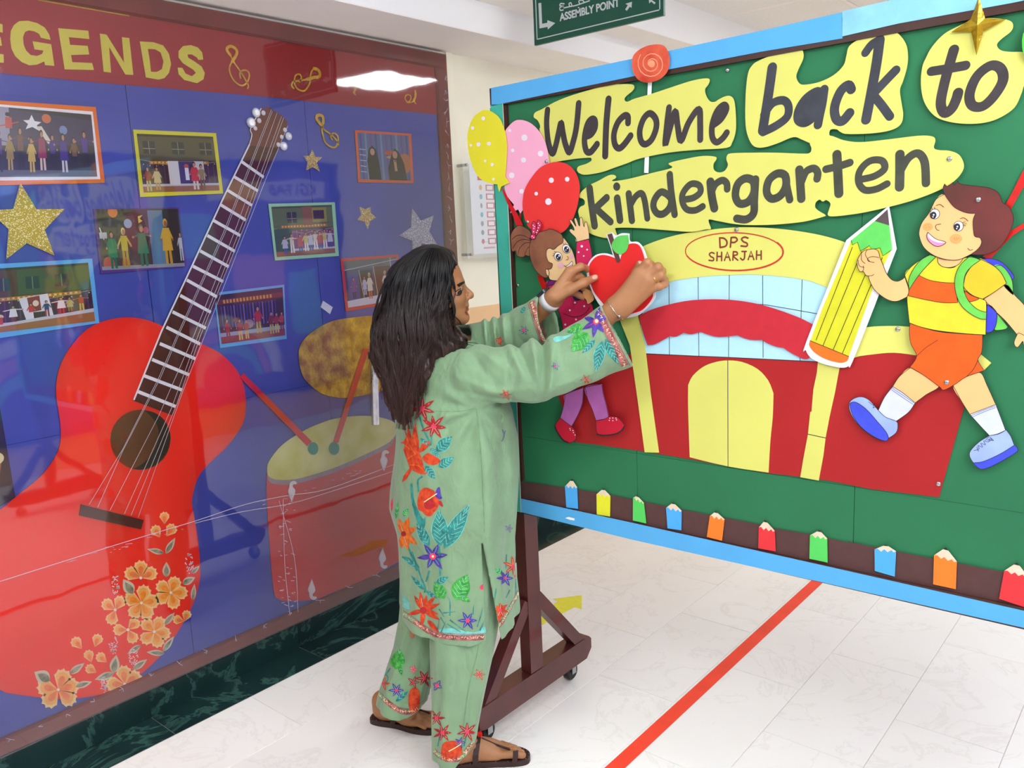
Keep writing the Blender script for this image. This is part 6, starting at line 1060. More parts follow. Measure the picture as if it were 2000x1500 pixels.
# hands
def finger(pts, rs, k=.006): B.chain(pts, rs, k)
T = lambda *a: [Pl(*p) for p in a]
mc = T((1246, 534, 2.085), (1258, 541, 2.078), (1267, 551, 2.080), (1270, 564, 2.088))
wr = T((1203, 594, 2.105), (1207, 598, 2.098), (1211, 604, 2.100), (1216, 611, 2.106))
for w_, m_, r in zip(wr, mc, (.0145, .015, .0145, .013)): B.cone(w_, m_, .0165, r, .014)
B.cone(RWr, (np.array(mc[1]) + mc[2]) / 2, .0235, .015, .016)
finger(T((1246, 534, 2.085), (1264, 513, 2.073), (1272, 517, 2.100), (1273, 527, 2.118)), [.0125, .0105, .009, .0078]); finger(T((1258, 541, 2.078), (1285, 521, 2.066), (1294, 530, 2.093), (1293, 541, 2.112)), [.0125, .0108, .0092, .008])
finger(T((1267, 551, 2.080), (1290, 538, 2.070), (1298, 547, 2.094), (1296, 556, 2.108)), [.012, .0102, .009, .0078]); finger(T((1270, 564, 2.088), (1288, 560, 2.078), (1298, 556, 2.094), (1302, 553, 2.106)), [.011, .009, .008, .0072])
finger(T((1212, 590, 2.118), (1232, 555, 2.132), (1243, 533, 2.142), (1249, 515, 2.133)), [.015, .013, .0115, .009], .008)
mc = T((1113, 531, 2.205), (1113, 543, 2.222), (1110, 555, 2.238), (1105, 566, 2.248)); wr = T((1081, 576, 2.20), (1082, 581, 2.212), (1083, 587, 2.222), (1084, 592, 2.230))
for w_, m_, r in zip(wr, mc, (.0145, .0145, .014, .0125)): B.cone(w_, m_, .0155, r, .014)
finger(T((1113, 531, 2.205), (1134, 521, 2.215), (1144, 524, 2.243), (1152, 533, 2.262)), [.0125, .0105, .009, .0078]); finger(T((1113, 543, 2.222), (1131, 540, 2.245), (1144, 548, 2.266), (1152, 556, 2.270)), [.0125, .0105, .009, .0078])
finger(T((1110, 555, 2.238), (1128, 556, 2.258), (1140, 562, 2.271), (1149, 568, 2.273)), [.012, .010, .0088, .0076]); finger(T((1105, 566, 2.248), (1120, 571, 2.262), (1131, 577, 2.270), (1139, 582, 2.272)), [.011, .009, .008, .0072])
finger(T((1088, 580, 2.195), (1112, 566, 2.190), (1140, 552, 2.205), (1163, 542, 2.226)), [.0155, .0135, .0118, .0092], .009)
# feet
def foot(heel, toe, side, zt=0.0):
    heel, toe = np.array(heel), np.array(toe); d = (toe - heel) / np.linalg.norm(toe - heel); n = np.array([-d[1], d[0], 0]) * side; up = np.array([0, 0, 1.0]); s0 = .016
    p = lambda u, s_, z: heel + d * u + n * s_ + up * (z + s0)
    B.ell(p(.03, 0, .022), (.032, .026, .025), .01); B.cone(p(.03, 0, .06), p(.13, .005, .028), .03, .026, .02); B.cone(p(.04, .0, .022), p(.15, .014, .016), .024, .018, .02); B.cone(p(.05, 0, .02), p(.15, -.018, .016), .022, .018, .02); B.cone(p(.12, .02, .02), p(.16, .018, .015), .018, .016, .015)
    for s_, L, r in ((-.029, .228, .0115), (-.010, .229, .0088), (.006, .222, .0082), (.020, .212, .0078), (.032, .198, .0076)): B.chain([p(.15, s_ * .8, .016), p(L - .025, s_, .0165), p(L, s_, r - .001)], [.0115, r, r * .92], .005)
    return p
toeL = Pl(0, 0, 1) * 0
def flr(px, py, z=0.0): q = onp(px, py, 2, z); return np.array([q[:2] @ RR, q[:2] @ VV, 0])
rh, rt = flr(872, 1496), flr(1003, 1481); lh_, lt_ = flr(733, 1405), flr(868, 1428)
rt = rh + (rt - rh) / np.linalg.norm(rt - rh) * .245; lt_ = lh_ + (lt_ - lh_) / np.linalg.norm(lt_ - lh_) * .245
pr = foot(rh, rt, 1); plf = foot(lh_, lt_, -1)
B.cone(ankR, pr(.035, 0, .05), .031, .03, .02); B.cone(ankL, plf(.035, 0, .05), .031, .03, .02)
V, Fc = B.mesh(); V = smooth(V, Fc, 1, .4)
body = mk('body', Pw(V), Fc, M_skin, wm, True); BODY = (Pw(V), Fc)
def bvh(V, Fc): return BVHTree.FromPolygons([tuple(v) for v in V], [tuple(f) for f in Fc])

# ---- tunic: silhouette rows (photo row, left edge, right edge, centre distance)
G = Field((-.42, 1.98, .385), (.44, 2.66, 1.43), 0.0042); X, Y, Z = G.grid()
rows = [(655, 822, 878, 2.35), (668, 812, 905, 2.35), (684, 796, 934, 2.35), (705, 784, 955, 2.35), (730, 775, 972, 2.35), (765, 771, 990, 2.35), (800, 770, 1003, 2.355), (850, 770, 1011, 2.36), (900, 767, 1013, 2.36), (950, 762, 1011, 2.36), (990, 760, 1009, 2.36), (1040, 773, 1005, 2.36), (1095, 776, 1007, 2.365), (1150, 779, 1011, 2.37), (1200, 780, 1015, 2.37), (1262, 781, 1017, 2.37)]
rz, rc, rh_ = [], [], []
for y, l, r, d in rows:
    A_, B_ = Pl(l, y, d), Pl(r, y, d); rz.append((A_[2] + B_[2]) / 2); rc.append((A_[0] + B_[0]) / 2); rh_.append((B_[0] - A_[0]) / 2)
o_ = np.argsort(rz); rz, rc, rh_ = np.array(rz)[o_], np.array(rc)[o_], np.array(rh_)[o_]
ca_ = np.interp(Z, rz, rc); hh_ = np.interp(Z, rz, rh_); cb_ = 2.355
TH = math.radians(33); wd = 1.28 + 0.5 * np.clip((Z - 1.05) / .2, 0, 1)   # width : depth, broader at the shoulders
D_ = hh_ / np.sqrt((wd * math.sin(TH)) ** 2 + math.cos(TH) ** 2); W_ = D_ * wd
dx, dy = X - ca_, Y - cb_; fx_ = dx * math.cos(TH) + dy * math.sin(TH); sx_ = dx * math.sin(TH) - dy * math.cos(TH)
rr_ = np.sqrt((fx_ / D_) ** 2 + (sx_ / W_) ** 2); ang = np.arctan2(sx_ / W_, fx_ / D_)
g = (rr_ - 1) * np.minimum(D_, W_)
low = np.clip((1.05 - Z) / .6, 0, 1)
g = g + low * (0.005 * np.sin(ang * 7 + 2.2 * np.sin(Z * 5)) + 0.003 * np.sin(ang * 13 + Z * 9)) + 0.0025 * np.sin(ang * 5 + Z * 22) * (1 - low)
ap_ = Pl(935, 795, 2.19); ra_ = np.sqrt((X - ap_[0]) ** 2 + (Z - ap_[2]) ** 2) + 1e-5; aa_ = np.arctan2(Z - ap_[2], X - ap_[0])
g = g + 0.007 * np.exp(-((ra_ - .085) / .045) ** 2) * np.sin(aa_ * 9) * (Y < 2.36) * (X < ap_[0] + .06)
g = g - 0.010 * np.exp(-((X + .075 - .02 * (Z - .9)) / .022) ** 2) * (Y < 2.36) * np.clip((1.12 - Z) / .1, 0, 1) * np.clip((Z - .5) / .2, 0, 1) + 0.008 * np.exp(-((X + .035) / .02) ** 2) * (Y < 2.36) * np.clip((1.10 - Z) / .1, 0, 1)
G.F = np.minimum(G.F, g.astype(np.float32))
# sleeves
TOR = G.F
def sleeve(path):
    G.F = np.full(G.n, 0.2, np.float32); pts = [Pl(x, y, d) for x, y, d, _ in path]; rs = [r * d / 1650 for _, _, d, r in path]
    for i in range(len(pts) - 1): G.cone(pts[i], pts[i + 1], rs[i], rs[i + 1], .012, '+', .78)
    return G.F
SRF = sleeve([(868, 726, 2.27, 38), (935, 730, 2.20, 55), (985, 733, 2.165, 55), (1040, 728, 2.14, 60), (1085, 716, 2.125, 56), (1140, 690, 2.115, 60), (1205, 656, 2.105, 67), (1250, 632, 2.10, 72)])
SLF = sleeve([(800, 694, 2.46, 40), (900, 676, 2.42, 41), (975, 664, 2.36, 42), (1030, 644, 2.30, 48), (1075, 628, 2.245, 56), (1110, 608, 2.20, 58)])
def smin(f, g, k): hh = np.clip(0.5 + 0.5 * (f - g) / k, 0, 1); return f * (1 - hh) + g * hh - k * hh * (1 - hh)
F_ = SRF
def fold(cx, cy, dirx, diry, amp, wid, length, d=2.12, side=-1):
    """a pressed crease in the sleeve: a ridge through a photo point along a photo direction"""
    global F_
    c = Pl(cx, cy, d); e = Pl(cx + dirx, cy + diry, d); t = (e - c)[[0, 2]]; t = t / np.linalg.norm(t); u = (X - c[0]) * t[0] + (Z - c[2]) * t[1]; w = (X - c[0]) * -t[1] + (Z - c[2]) * t[0]
    m = (Y < 2.30) if side < 0 else (Y > 2.2); F_ = F_ - (1.45 * amp * np.exp(-(w / wid) ** 2 - (u / length) ** 2) * m).astype(np.float32)
for a in ((1043, 690, 8, 60, .013, .010, .05), (1060, 698, 0, 60, -.013, .009, .05), (1076, 700, -2, 60, .012, .010, .055), (1024, 705, 25, 55, -.011, .010, .05), (1008, 700, 30, 50, .008, .012, .05), (1070, 755, -6, 40, .010, .010, .03), (960, 700, 40, 25, .006, .012, .05), (935, 715, 30, 30, -.006, .012, .05), (975, 765, 50, -8, .007, .010, .06), (950, 775, 50, 5, -.008, .008, .06), (940, 757, 60, 18, .005, .010, .07),
          (1110, 740, 45, -20, .005, .012, .05), (905, 820, -35, 20, .006, .009, .06), (890, 806, -40, 2, .005, .008, .06), (930, 850, -12, 60, .009, .010, .07), (917, 850, -30, 60, -.006, .012, .07), (1120, 660, 40, -22, .006, .01, .05), (1003, 760, -6, 30, -.006, .008, .04)):
    fold(*a)
SRF = F_; F_ = SLF
for cx in (948, 966, 985): fold(cx, 650, 4, 40, .010, .007, .05, 2.33, 1)
for cx in (957, 976, 1000): fold(cx, 650, 4, 40, -.006, .006, .05, 2.33, 1)
SLF = F_
# cuffs, hem, neck and side slits
c1 = Pl(1205, 654, 2.105); n1 = Pl(1205 + 88, 654 - 48, 2.105) - c1; n1[1] = -.012; n1 /= np.linalg.norm(n1)
pl1 = (X - c1[0]) * n1[0] + (Y - c1[1]) * n1[1] + (Z - c1[2]) * n1[2]
c2 = Pl(1073, 630, 2.25); n2 = Pl(1073 + 93, 630 - 25, 2.25) - c2; n2[1] = -.062; n2 /= np.linalg.norm(n2)
pl2 = (X - c2[0]) * n2[0] + (Y - c2[1]) * n2[1] + (Z - c2[2]) * n2[2]
outer0 = smin(smin(TOR, SRF, .03), SLF, .03); outer = smin(smin(TOR, np.maximum(SRF, pl1), .03), np.maximum(SLF, pl2), .03)
top = Pl(850, 668, 2.35)[2]
hem = 0.431 + 0.016 * np.clip((X + .05) / .08, 0, 1) + 0.012 * np.clip((-.30 - X) / .08, 0, 1)
nearcut = np.minimum(np.minimum(np.where(SRF < .02, np.abs(pl1), 1), np.where(SLF < .02, np.abs(pl2), 1)), np.minimum(np.where((X + .205) ** 2 + (Y - 2.35) ** 2 < .02, np.abs(Z - top), 1), np.clip(Z - hem, 0, 1) * .35))
thk = .0105 + np.clip((nearcut - .085) * 3, 0, .25)
f = np.maximum(outer, -(outer0 + thk)); f = np.maximum(f, (hem - Z).astype(np.float32)); f = np.where((X + .205) ** 2 + (Y - 2.35) ** 2 < .0088, np.maximum(f, Z - top), f)
xs_ = Pl(946, 1150, 2.20)[0]; zt_ = Pl(945, 1040, 2.2)[2]
wl_ = np.clip((zt_ - Z) / (zt_ - .43), 0, 1) * .038 + .0022
slit = np.maximum(np.maximum(xs_ - X, X - xs_ - wl_), np.maximum(Z - zt_, Y - 2.34)); f = np.maximum(f, -slit)
G.F = f.astype(np.float32)
V, Fc = G.mesh(); V = smooth(V, Fc, 2, .5); TUN = (Pw(V), Fc)
mk('tunic', TUN[0], Fc, M_cloth, wm, True)

# ---- trousers
Tq = Field((-.54, 2.04, .03), (.02, 2.60, .80), 0.0045); X, Y, Z = Tq.grid()
def legtube(rows, db, ph):
    z_, c_, h_, b_ = [], [], [], []
    for y, l, r, d in rows: A_, B_ = Pl(l, y, d), Pl(r, y, d); z_.append((A_[2] + B_[2]) / 2); c_.append((A_[0] + B_[0]) / 2); h_.append((B_[0] - A_[0]) / 2); b_.append(d)
    o = np.argsort(z_); z_, c_, h_, b_ = [np.array(q)[o] for q in (z_, c_, h_, b_)]; ca, hh, cb = np.interp(Z, z_, c_), np.interp(Z, z_, h_), np.interp(Z, z_, b_)
    an = np.arctan2((Y - cb) / db, (X - ca) / hh); rr = np.sqrt(((X - ca) / hh) ** 2 + ((Y - cb) / db) ** 2)
    return ((rr - 1) * np.minimum(hh, db) + .0035 * np.sin(an * 5 + ph + Z * 6) + .0022 * np.sin(an * 9 - Z * 11 + ph)).astype(np.float32)
gR = legtube([(1000, 862, 978, 2.27), (1120, 850, 976, 2.25), (1235, 841, 971, 2.235), (1290, 842, 961, 2.23), (1330, 843, 953, 2.228), (1400, 844, 939, 2.225), (1440, 846, 931, 2.222), (1495, 848, 922, 2.22)], .076, 0.5)
gL = legtube([(1000, 800, 905, 2.43), (1120, 786, 880, 2.44), (1207, 778, 866, 2.445), (1270, 766, 860, 2.44), (1312, 751, 850, 2.435), (1357, 738, 839, 2.43), (1410, 733, 832, 2.43)], .074, 2.1)
mR = np.maximum(gR, -(gR + .0105)); mL = np.maximum(gL, -(gL + .0105))
aR = Pl(885, 1480, 2.22)[0]; aL = Pl(785, 1395, 2.42)[0]
hR = Pl(860, 1486, 2.2)[2] + np.clip((X - aR) / .06, 0, 1.2) * .050; hL = Pl(760, 1385, 2.42)[2] - .006 * np.cos((X - aL) * 40) + np.clip((X - aL - .02) / .06, 0, 1) * .02
Tq.F = np.minimum(np.maximum(mR, hR - Z), np.maximum(mL, hL - Z)).astype(np.float32)
V, Fc = Tq.mesh(); V = smooth(V, Fc, 2, .5); TRO = (Pw(V), Fc)
mk('trousers', TRO[0], Fc, M_cloth, wm, True)

# ---- hair
H = Field((-.46, 2.08, 1.02), (-.06, 2.52, 1.56), 0.004); X, Y, Z = H.grid()
for x, y, d, ra, rb, rz_ in ((838, 545, 2.33, 60, 60, 62), (848, 520, 2.33, 45, 50, 38), (806, 560, 2.32, 54, 56, 56), (812, 610, 2.31, 62, 60, 62), (800, 650, 2.29, 72, 58, 56), (866, 640, 2.33, 36, 50, 36), (886, 664, 2.27, 30, 30, 22), (868, 682, 2.25, 30, 20, 20), (858, 600, 2.315, 26, 58, 60), (790, 690, 2.27, 66, 44, 50), (850, 660, 2.25, 50, 20, 30), (800, 715, 2.25, 52, 34, 46), (787, 750, 2.235, 40, 26, 44), (782, 785, 2.22, 25, 18, 34), (788, 810, 2.215, 13, 10, 22)):
    H.ell(Pl(x, y, d), (ra * .00147, rb * .00147, rz_ * .00147), .022)
hl = [(478, 876), (500, 886), (509, 889), (537, 884), (575, 881), (605, 877), (632, 877), (644, 890), (656, 904), (668, 916), (700, 922)]
hz = [Pl(x, y, 2.27)[2] for y, x in hl][::-1]; ha = [Pl(x, y, 2.27)[0] for y, x in hl][::-1]
edge = np.interp(Z, hz, ha); H.F = np.maximum(H.F, (X - edge - 0.0 * Y + .004 * np.sin(Z * 160)).astype(np.float32) * .8)
H.F = H.F + (.0022 * np.sin(X * 210 + 7 * np.sin(Z * 34) + 25 * Y) + .0022 * np.sin(X * 430 + Z * 30 + 60 * Y)).astype(np.float32) * np.clip((1.53 - Z) / .12, .15, 1)
V, Fc = H.mesh(); V = smooth(V, Fc, 1, .5); HV = Pw(V)
def hairmat():
    m = bpy.data.materials.new('hair'); m.use_nodes = True; nt = m.node_tree; N = nt.nodes; b = N['Principled BSDF']; g_ = N.new('ShaderNodeNewGeometry'); s = N.new('ShaderNodeSeparateXYZ'); r = N.new('ShaderNodeMapRange')
    r.inputs['From Min'].default_value = 1.1; r.inputs['From Max'].default_value = 1.45; cr_ = N.new('ShaderNodeValToRGB'); cr_.color_ramp.elements[0].color = (*lin((66, 42, 36)), 1); cr_.color_ramp.elements[1].color = (*lin((15, 12, 12)), 1)
    nt.links.new(g_.outputs['Position'], s.inputs[0]); nt.links.new(s.outputs[2], r.inputs['Value']); nt.links.new(r.outputs[0], cr_.inputs[0]); nt.links.new(cr_.outputs[0], b.inputs['Base Color'])
    b.inputs['Roughness'].default_value = 0.42; b.inputs['Specular IOR Level'].default_value = 0.4; b.inputs['Anisotropic'].default_value = 0.5; return m
M_h = hairmat(); hair = mk('hair', HV, Fc, M_h, wm, True); hb = bvh(HV, Fc)
camp = Vector((0, 0, CAMZ))
def hit(tree, px, py):
    d = Vector(ray(px, py)).normalized(); return tree.ray_cast(camp, d)
guides = [[(868, 488), (884, 505), (886, 540), (881, 590), (880, 632), (892, 656), (908, 672)], [(862, 486), (880, 500), (886, 530), (880, 570), (876, 610), (873, 650), (880, 668)], [(858, 485), (870, 505), (868, 545), (858, 590), (850, 640), (852, 690), (858, 705)], [(850, 484), (850, 510), (846, 560), (838, 620), (838, 670), (832, 720), (822, 770)],
          [(845, 484), (832, 510), (822, 560), (818, 620), (820, 680), (812, 740), (800, 810), (797, 838)], [(840, 484), (815, 505), (796, 550), (790, 610), (796, 680), (792, 750), (789, 815), (787, 842)], [(832, 485), (798, 508), (775, 550), (768, 610), (768, 680), (770, 740), (776, 800), (781, 836)],
          [(824, 487), (783, 512), (758, 550), (748, 600), (742, 660), (748, 730), (762, 795)], [(818, 489), (775, 516), (751, 556), (740, 600), (728, 655), (728, 700), (748, 770)]]
def resamp(P, n):
    P = np.array(P); d = np.r_[0, np.cumsum(np.hypot(*np.diff(P, axis=0).T))]; t = np.linspace(0, d[-1], n); return list(zip(np.interp(t, d, P[:, 0]), np.interp(t, d, P[:, 1])))
gd = [resamp(sm(g_, 4, False), 28) for g_ in guides]; sv, sf = [], []
def strand(px, wd, depth):
    last = None; q = []
    for x, y in px:
        h = hit(hb, x, y)
        if h[0] is not None: last = (h[0] - camp).dot(Vector(ray(x, y)).normalized())
        if last is None: continue
        q.append(np.array(camp + Vector(ray(x, y)).normalized() * (last - depth)))
    if len(q) < 3: return
    n0 = len(sv); L = len(q)
    for i, p in enumerate(q):
        t = q[min(i + 1, L - 1)] - q[max(i - 1, 0)]; t /= np.linalg.norm(t) + 1e-9; vd = p - np.array(camp); vd /= np.linalg.norm(vd); s_ = np.cross(t, vd); s_ /= np.linalg.norm(s_) + 1e-9; w = wd * (1 - .75 * (i / (L - 1)) ** 2) * (.4 + .6 * min(1, i / 3))
        sv.extend([p - s_ * w, p - vd * w * .8, p + s_ * w])
    for i in range(L - 1):
        a = n0 + 3 * i
        sf.extend([(a, a + 1, a + 4, a + 3), (a + 1, a + 2, a + 5, a + 4), (a + 2, a, a + 3, a + 5)])
clump = [(random.uniform(0, 6.28), random.uniform(6, 17), random.uniform(.32, .6), random.uniform(.74, 1.06)) for _ in range(70)]
for k in range(3000):
    u = random.random() * (len(gd) - 1); ci = int(u / (len(gd) - 1) * 69.99); ph, am, fq, ln0 = clump[ci]; i = int(u); t = u - i; t = t * .6 + (ci % 10) / 10 * .4 if False else t; a, b_ = gd[i], gd[i + 1]
    ln = ln0 * random.uniform(.9, 1.03); n = int(len(a) * min(1, ln)); st = 0 if random.random() < .5 else random.randint(0, 12); ph2 = ph + random.uniform(-.5, .5); am2 = am * random.uniform(.6, 1.2); dp = random.uniform(.0025, .006) + .005 * ((ci * 7) % 5) / 5
    px = []
    for j in range(st, n):
        q = j / len(a); w = am2 * min(q, .75) * math.sin(ph2 + j * fq); px.append((a[j][0] * (1 - t) + b_[j][0] * t + w, a[j][1] * (1 - t) + b_[j][1] * t))
    if len(px) > 4: strand(px, random.uniform(.0005, .0012), dp)
for k in range(60):     # flyaway ends along the outline
    a = gd[-1 if k % 2 else -2]; j0 = random.randint(4, len(a) - 6); x, y = a[j0]; dx = random.uniform(-14, -2); px = [(x + dx * (q / 6) ** 1.5 + 2 * math.sin(q + k), y + q * random.uniform(6, 9)) for q in range(7)]; strand(px, .0005, .002)
for l in ([(838, 705), (852, 722), (862, 745), (868, 770), (878, 790)], [(896, 676), (905, 698), (915, 715), (925, 730)], [(890, 668), (915, 672), (935, 682), (945, 688)], [(885, 664), (910, 668), (930, 670), (938, 676)], [(745, 745), (752, 785), (760, 800), (768, 812)], [(795, 800), (803, 825), (804, 838)], [(840, 690), (845, 720), (843, 745)], [(870, 668), (888, 684), (893, 692)], [(880, 486), (888, 500), (893, 515), (896, 522)], [(883, 488), (892, 498), (896, 512)], [(870, 483), (884, 492), (890, 505)], [(856, 481), (872, 486), (884, 497)]):
    strand(sm(l, 5, False), .0007, .004); strand([(x + 2, y + 1) for x, y in sm(l, 5, False)], .0005, .004)
hs_ = mk('hair_strands', sv, sf, M_h, wm, True); hs_['kind'] = 'stuff'

# ---- face details, drawn on the skin
def skinpt(tree, px, py, off):
    h = hit(tree, px, py)
    if h[0] is None: return None
    d = Vector(ray(px, py)).normalized(); return h[0] - d * off
def decal(name, polys, tree, m, parent, off=0.0012, step=3.0, dn=None):
    """flat print lying on cloth or skin: each outline is filled with a fine mesh that follows the surface"""
    vs, fs = [], []
    for poly in polys:
        poly = clean([tuple(map(float, p[:2])) for p in poly]); 
        if len(poly) < 3: continue
        pts = []
        for i, p in enumerate(poly):
            q = poly[(i + 1) % len(poly)]; L = math.hypot(q[0] - p[0], q[1] - p[1]); k = max(1, int(L / (step * 1.5)))
            for j in range(k): pts.append((p[0] + (q[0] - p[0]) * j / k, p[1] + (q[1] - p[1]) * j / k))
        nb = len(pts); xs = [p[0] for p in pts]; ys = [p[1] for p in pts]; gx = np.arange(min(xs) + step / 2, max(xs), step); gy = np.arange(min(ys) + step / 2, max(ys), step)
        ins = [(x, y) for x in gx for y in gy]
        r = delaunay_2d_cdt([Vector(p) for p in pts] + [Vector(p) for p in ins], [(i, (i + 1) % nb) for i in range(nb)], [], 1, 1e-4)
        V2, F2 = r[0], r[2]; P3_ = []
        for v in V2: P3_.append(skinpt(tree, v.x, v.y, off))
        n0 = len(vs); vs += [tuple(p) if p is not None else (0, 0, 0) for p in P3_]
        for f in F2:
            q = [P3_[i] for i in f]
            if any(p is None for p in q): continue
            if max((q[i] - q[i - 1]).length for i in range(3)) > .03: continue
            cx = sum(V2[i].x for i in f) / 3; cy = sum(V2[i].y for i in f) / 3; ins_ = False; j = nb - 1
            for i in range(nb):
                if (pts[i][1] > cy) != (pts[j][1] > cy) and cx < (pts[j][0] - pts[i][0]) * (cy - pts[i][1]) / (pts[j][1] - pts[i][1] + 1e-12) + pts[i][0]: ins_ = not ins_
                j = i
            if ins_: fs.append(tuple(n0 + i for i in f))
    used = sorted({i for f in fs for i in f}); mp = {o: n for n, o in enumerate(used)}
    if not fs: return None
    o = mk(name, [vs[i] for i in used], [tuple(mp[i] for i in f) for f in fs], m, parent, True)
    if len(polys) > 1 or name == 'border_band': o['kind'] = 'stuff'
    return o
def dline(name, lines, tree, w, m, parent, off=0.0016, s=True, taper=False):
    vs, fs = [], []
    for l in lines:
        P = sm(l, 5, False) if s else l; L = len(P); row = []
        for i in range(L):
            a, b_ = P[max(i - 1, 0)], P[min(i + 1, L - 1)]; dx, dy = b_[0] - a[0], b_[1] - a[1]; k = math.hypot(dx, dy) or 1; ww_ = w / 2 * (1 - .8 * i / (L - 1) if taper else 1)
            p, q = skinpt(tree, P[i][0] - dy / k * ww_, P[i][1] + dx / k * ww_, off), skinpt(tree, P[i][0] + dy / k * ww_, P[i][1] - dx / k * ww_, off); row.append((p, q))
        for (a, b_), (c, d) in zip(row[:-1], row[1:]):
            if None in (a, b_, c, d) or (a - c).length > .03 or (a - b_).length > .02: continue
            n = len(vs); vs += [tuple(a), tuple(b_), tuple(d), tuple(c)]; fs.append((n, n + 1, n + 2, n + 3))
    if not fs: return None
    o = mk(name, vs, fs, m, parent)
    if len(lines) > 1 or name in ('leaf_vein', 'printed_leaf', 'border_band'): o['kind'] = 'stuff'
    return o
bb = bvh(*BODY)
M_brow = mat('brow_hair', (34, 24, 20), 0.6, noise=0); M_lip = mat('lip', (120, 62, 50), 0.4, noise=0.05); M_eyew = mat('eyeball', (150, 136, 126), 0.2, noise=0); M_nail = mat('nail', (214, 160, 146), 0.25, noise=0)
for q in (1, -1):
    c = Pw(hs(.0590, q * .031, .0120))[0]; e = MB().ball(c, .0112, 16).build('eyeball', M_eyew, wm, True)
    c2 = Pw(hs(.0655, q * .031, .0105))[0]; MB().ball(c2, .0062, 12).build('iris', M_iris, e, True)
decal('eyebrow', [[(892, 556), (899, 552), (907, 549), (910, 551), (903, 556), (896, 561)]], bb, M_brow, body, .0009, 1.5)
dline('eyelid', [[(890, 570), (895, 566), (901, 564), (904, 567)], [(891, 576), (896, 577), (901, 574)]], bb, 1.8, M_brow, body, .0022)
decal('eye_fill', [[(893, 575), (894, 570), (899, 566), (903, 567), (902, 573), (898, 577)]], bb, M_brow, body, .0010, 1.5)  # dark fill over the near eye, coloured like the brow
decal('lips', [[(911, 601), (916, 599), (921, 600), (920, 606), (914, 607), (909, 607)], [(908, 608), (914, 608), (918, 609), (917, 615), (912, 616), (908, 612)]], bb, M_lip, body, .0006, 1.5)
decal('fingernail', [sm([(1247, 509), (1250, 507), (1253, 510), (1252, 515), (1248, 515)], 3), sm([(1157, 539), (1163, 537), (1167, 540), (1164, 545), (1158, 545)], 3)], bb, M_nail, body, .0007, 1.5)
# ---- printed flowers on the cloth
tb = bvh(*TUN); rbv = bvh(*TRO)
pm = lambda n, c, c2=None, nz=.15: mat(n, c, 0.75, noise=nz, nscale=70, rgb2=c2)
P_red = pm('print_red', (200, 44, 30), (226, 84, 34), .3); P_dred = pm('print_dark_red', (158, 30, 40), (190, 40, 40)); P_teal = pm('print_teal', (30, 120, 118), (60, 160, 150), .3); P_tl2 = pm('print_pale_teal', (110, 186, 176)); P_grn = pm('print_green', (40, 150, 60), (90, 190, 80), .3)
P_pur = pm('print_violet', (64, 46, 140), (90, 70, 170), .3); P_org = pm('print_orange', (232, 96, 22), (240, 130, 40), .3); P_vein = pm('print_vein', (150, 208, 186), None, .05); P_band = pm('print_band_rose', (150, 54, 62), (196, 120, 120), .4); P_pk = pm('print_pink', (222, 60, 90)); P_yc = pm('print_cream', (232, 222, 160)); P_steel = pm('print_steel_blue', (84, 92, 130)); P_seam = pm('seam_green', (104, 140, 100))
S5 = lambda p: K(740, 880, .2667, p); S3 = lambda p: K(700, 650, .2, p); Sa = lambda p: K(1000, 600, .2, p); Sb = lambda p: K(600, 1125, .25, p)
def pleaf(T_, base, tip, w, m=P_teal, tree=tb, veins=5, edge=P_tl2):
    l = leaf(base, tip, w, 10); decal('printed_leaf', [T_(leaf(base, tip, w * 1.12, 10))], tree, edge, wm, .0010); decal('printed_leaf', [T_(l)], tree, m, wm, .0014)
    vl = [T_([base, tip])]; dx, dy = tip[0] - base[0], tip[1] - base[1]; L = math.hypot(dx, dy); nx, ny = -dy / L, dx / L
    for k in range(1, veins + 1):
        u = k / (veins + 1.5)
        for s_ in (1, -1): h = w * .42 * math.sin(PI * min(1, u + .15) ** .8) * s_; vl.append(T_([(base[0] + dx * u, base[1] + dy * u), (base[0] + dx * (u + .14) + nx * h, base[1] + dy * (u + .14) + ny * h)]))
    dline('leaf_vein', vl, tree, .7, P_vein, wm, .0018, False)
def pflower(T_, cx, cy, R, n, m, tree=tb, a0=0.0, w=.42, core=P_pk, cr2=.2, edge=None, pts=None):
    angs = pts or [a0 + 2 * PI * k / n for k in range(n)]; pol = []
    for i, a in enumerate(angs):
        r = R * (1 + .12 * math.sin(i * 2.3)); tx, ty = cx + r * math.cos(a), cy + r * math.sin(a); pol.append(T_(leaf((cx, cy), (tx, ty), R * w, 7)))
    decal('printed_flower', pol, tree, m, wm, .0016); decal('flower_core', [T_(ell(cx, cy, R * cr2, n=12))], tree, core, wm, .0021, 1.5)
    dline('petal_line', [T_([(cx + R * .15 * math.cos(a), cy + R * .15 * math.sin(a)), (cx + R * .7 * math.cos(a), cy + R * .7 * math.sin(a))]) for a in angs], tree, .7, edge or P_vein, wm, .0020, False)
def blob(name, T_, pts, m, tree=tb, off=.0014, s=True): return decal(name, [sm(T_(pts), 4) if s else T_(pts)], tree, m, wm, off)
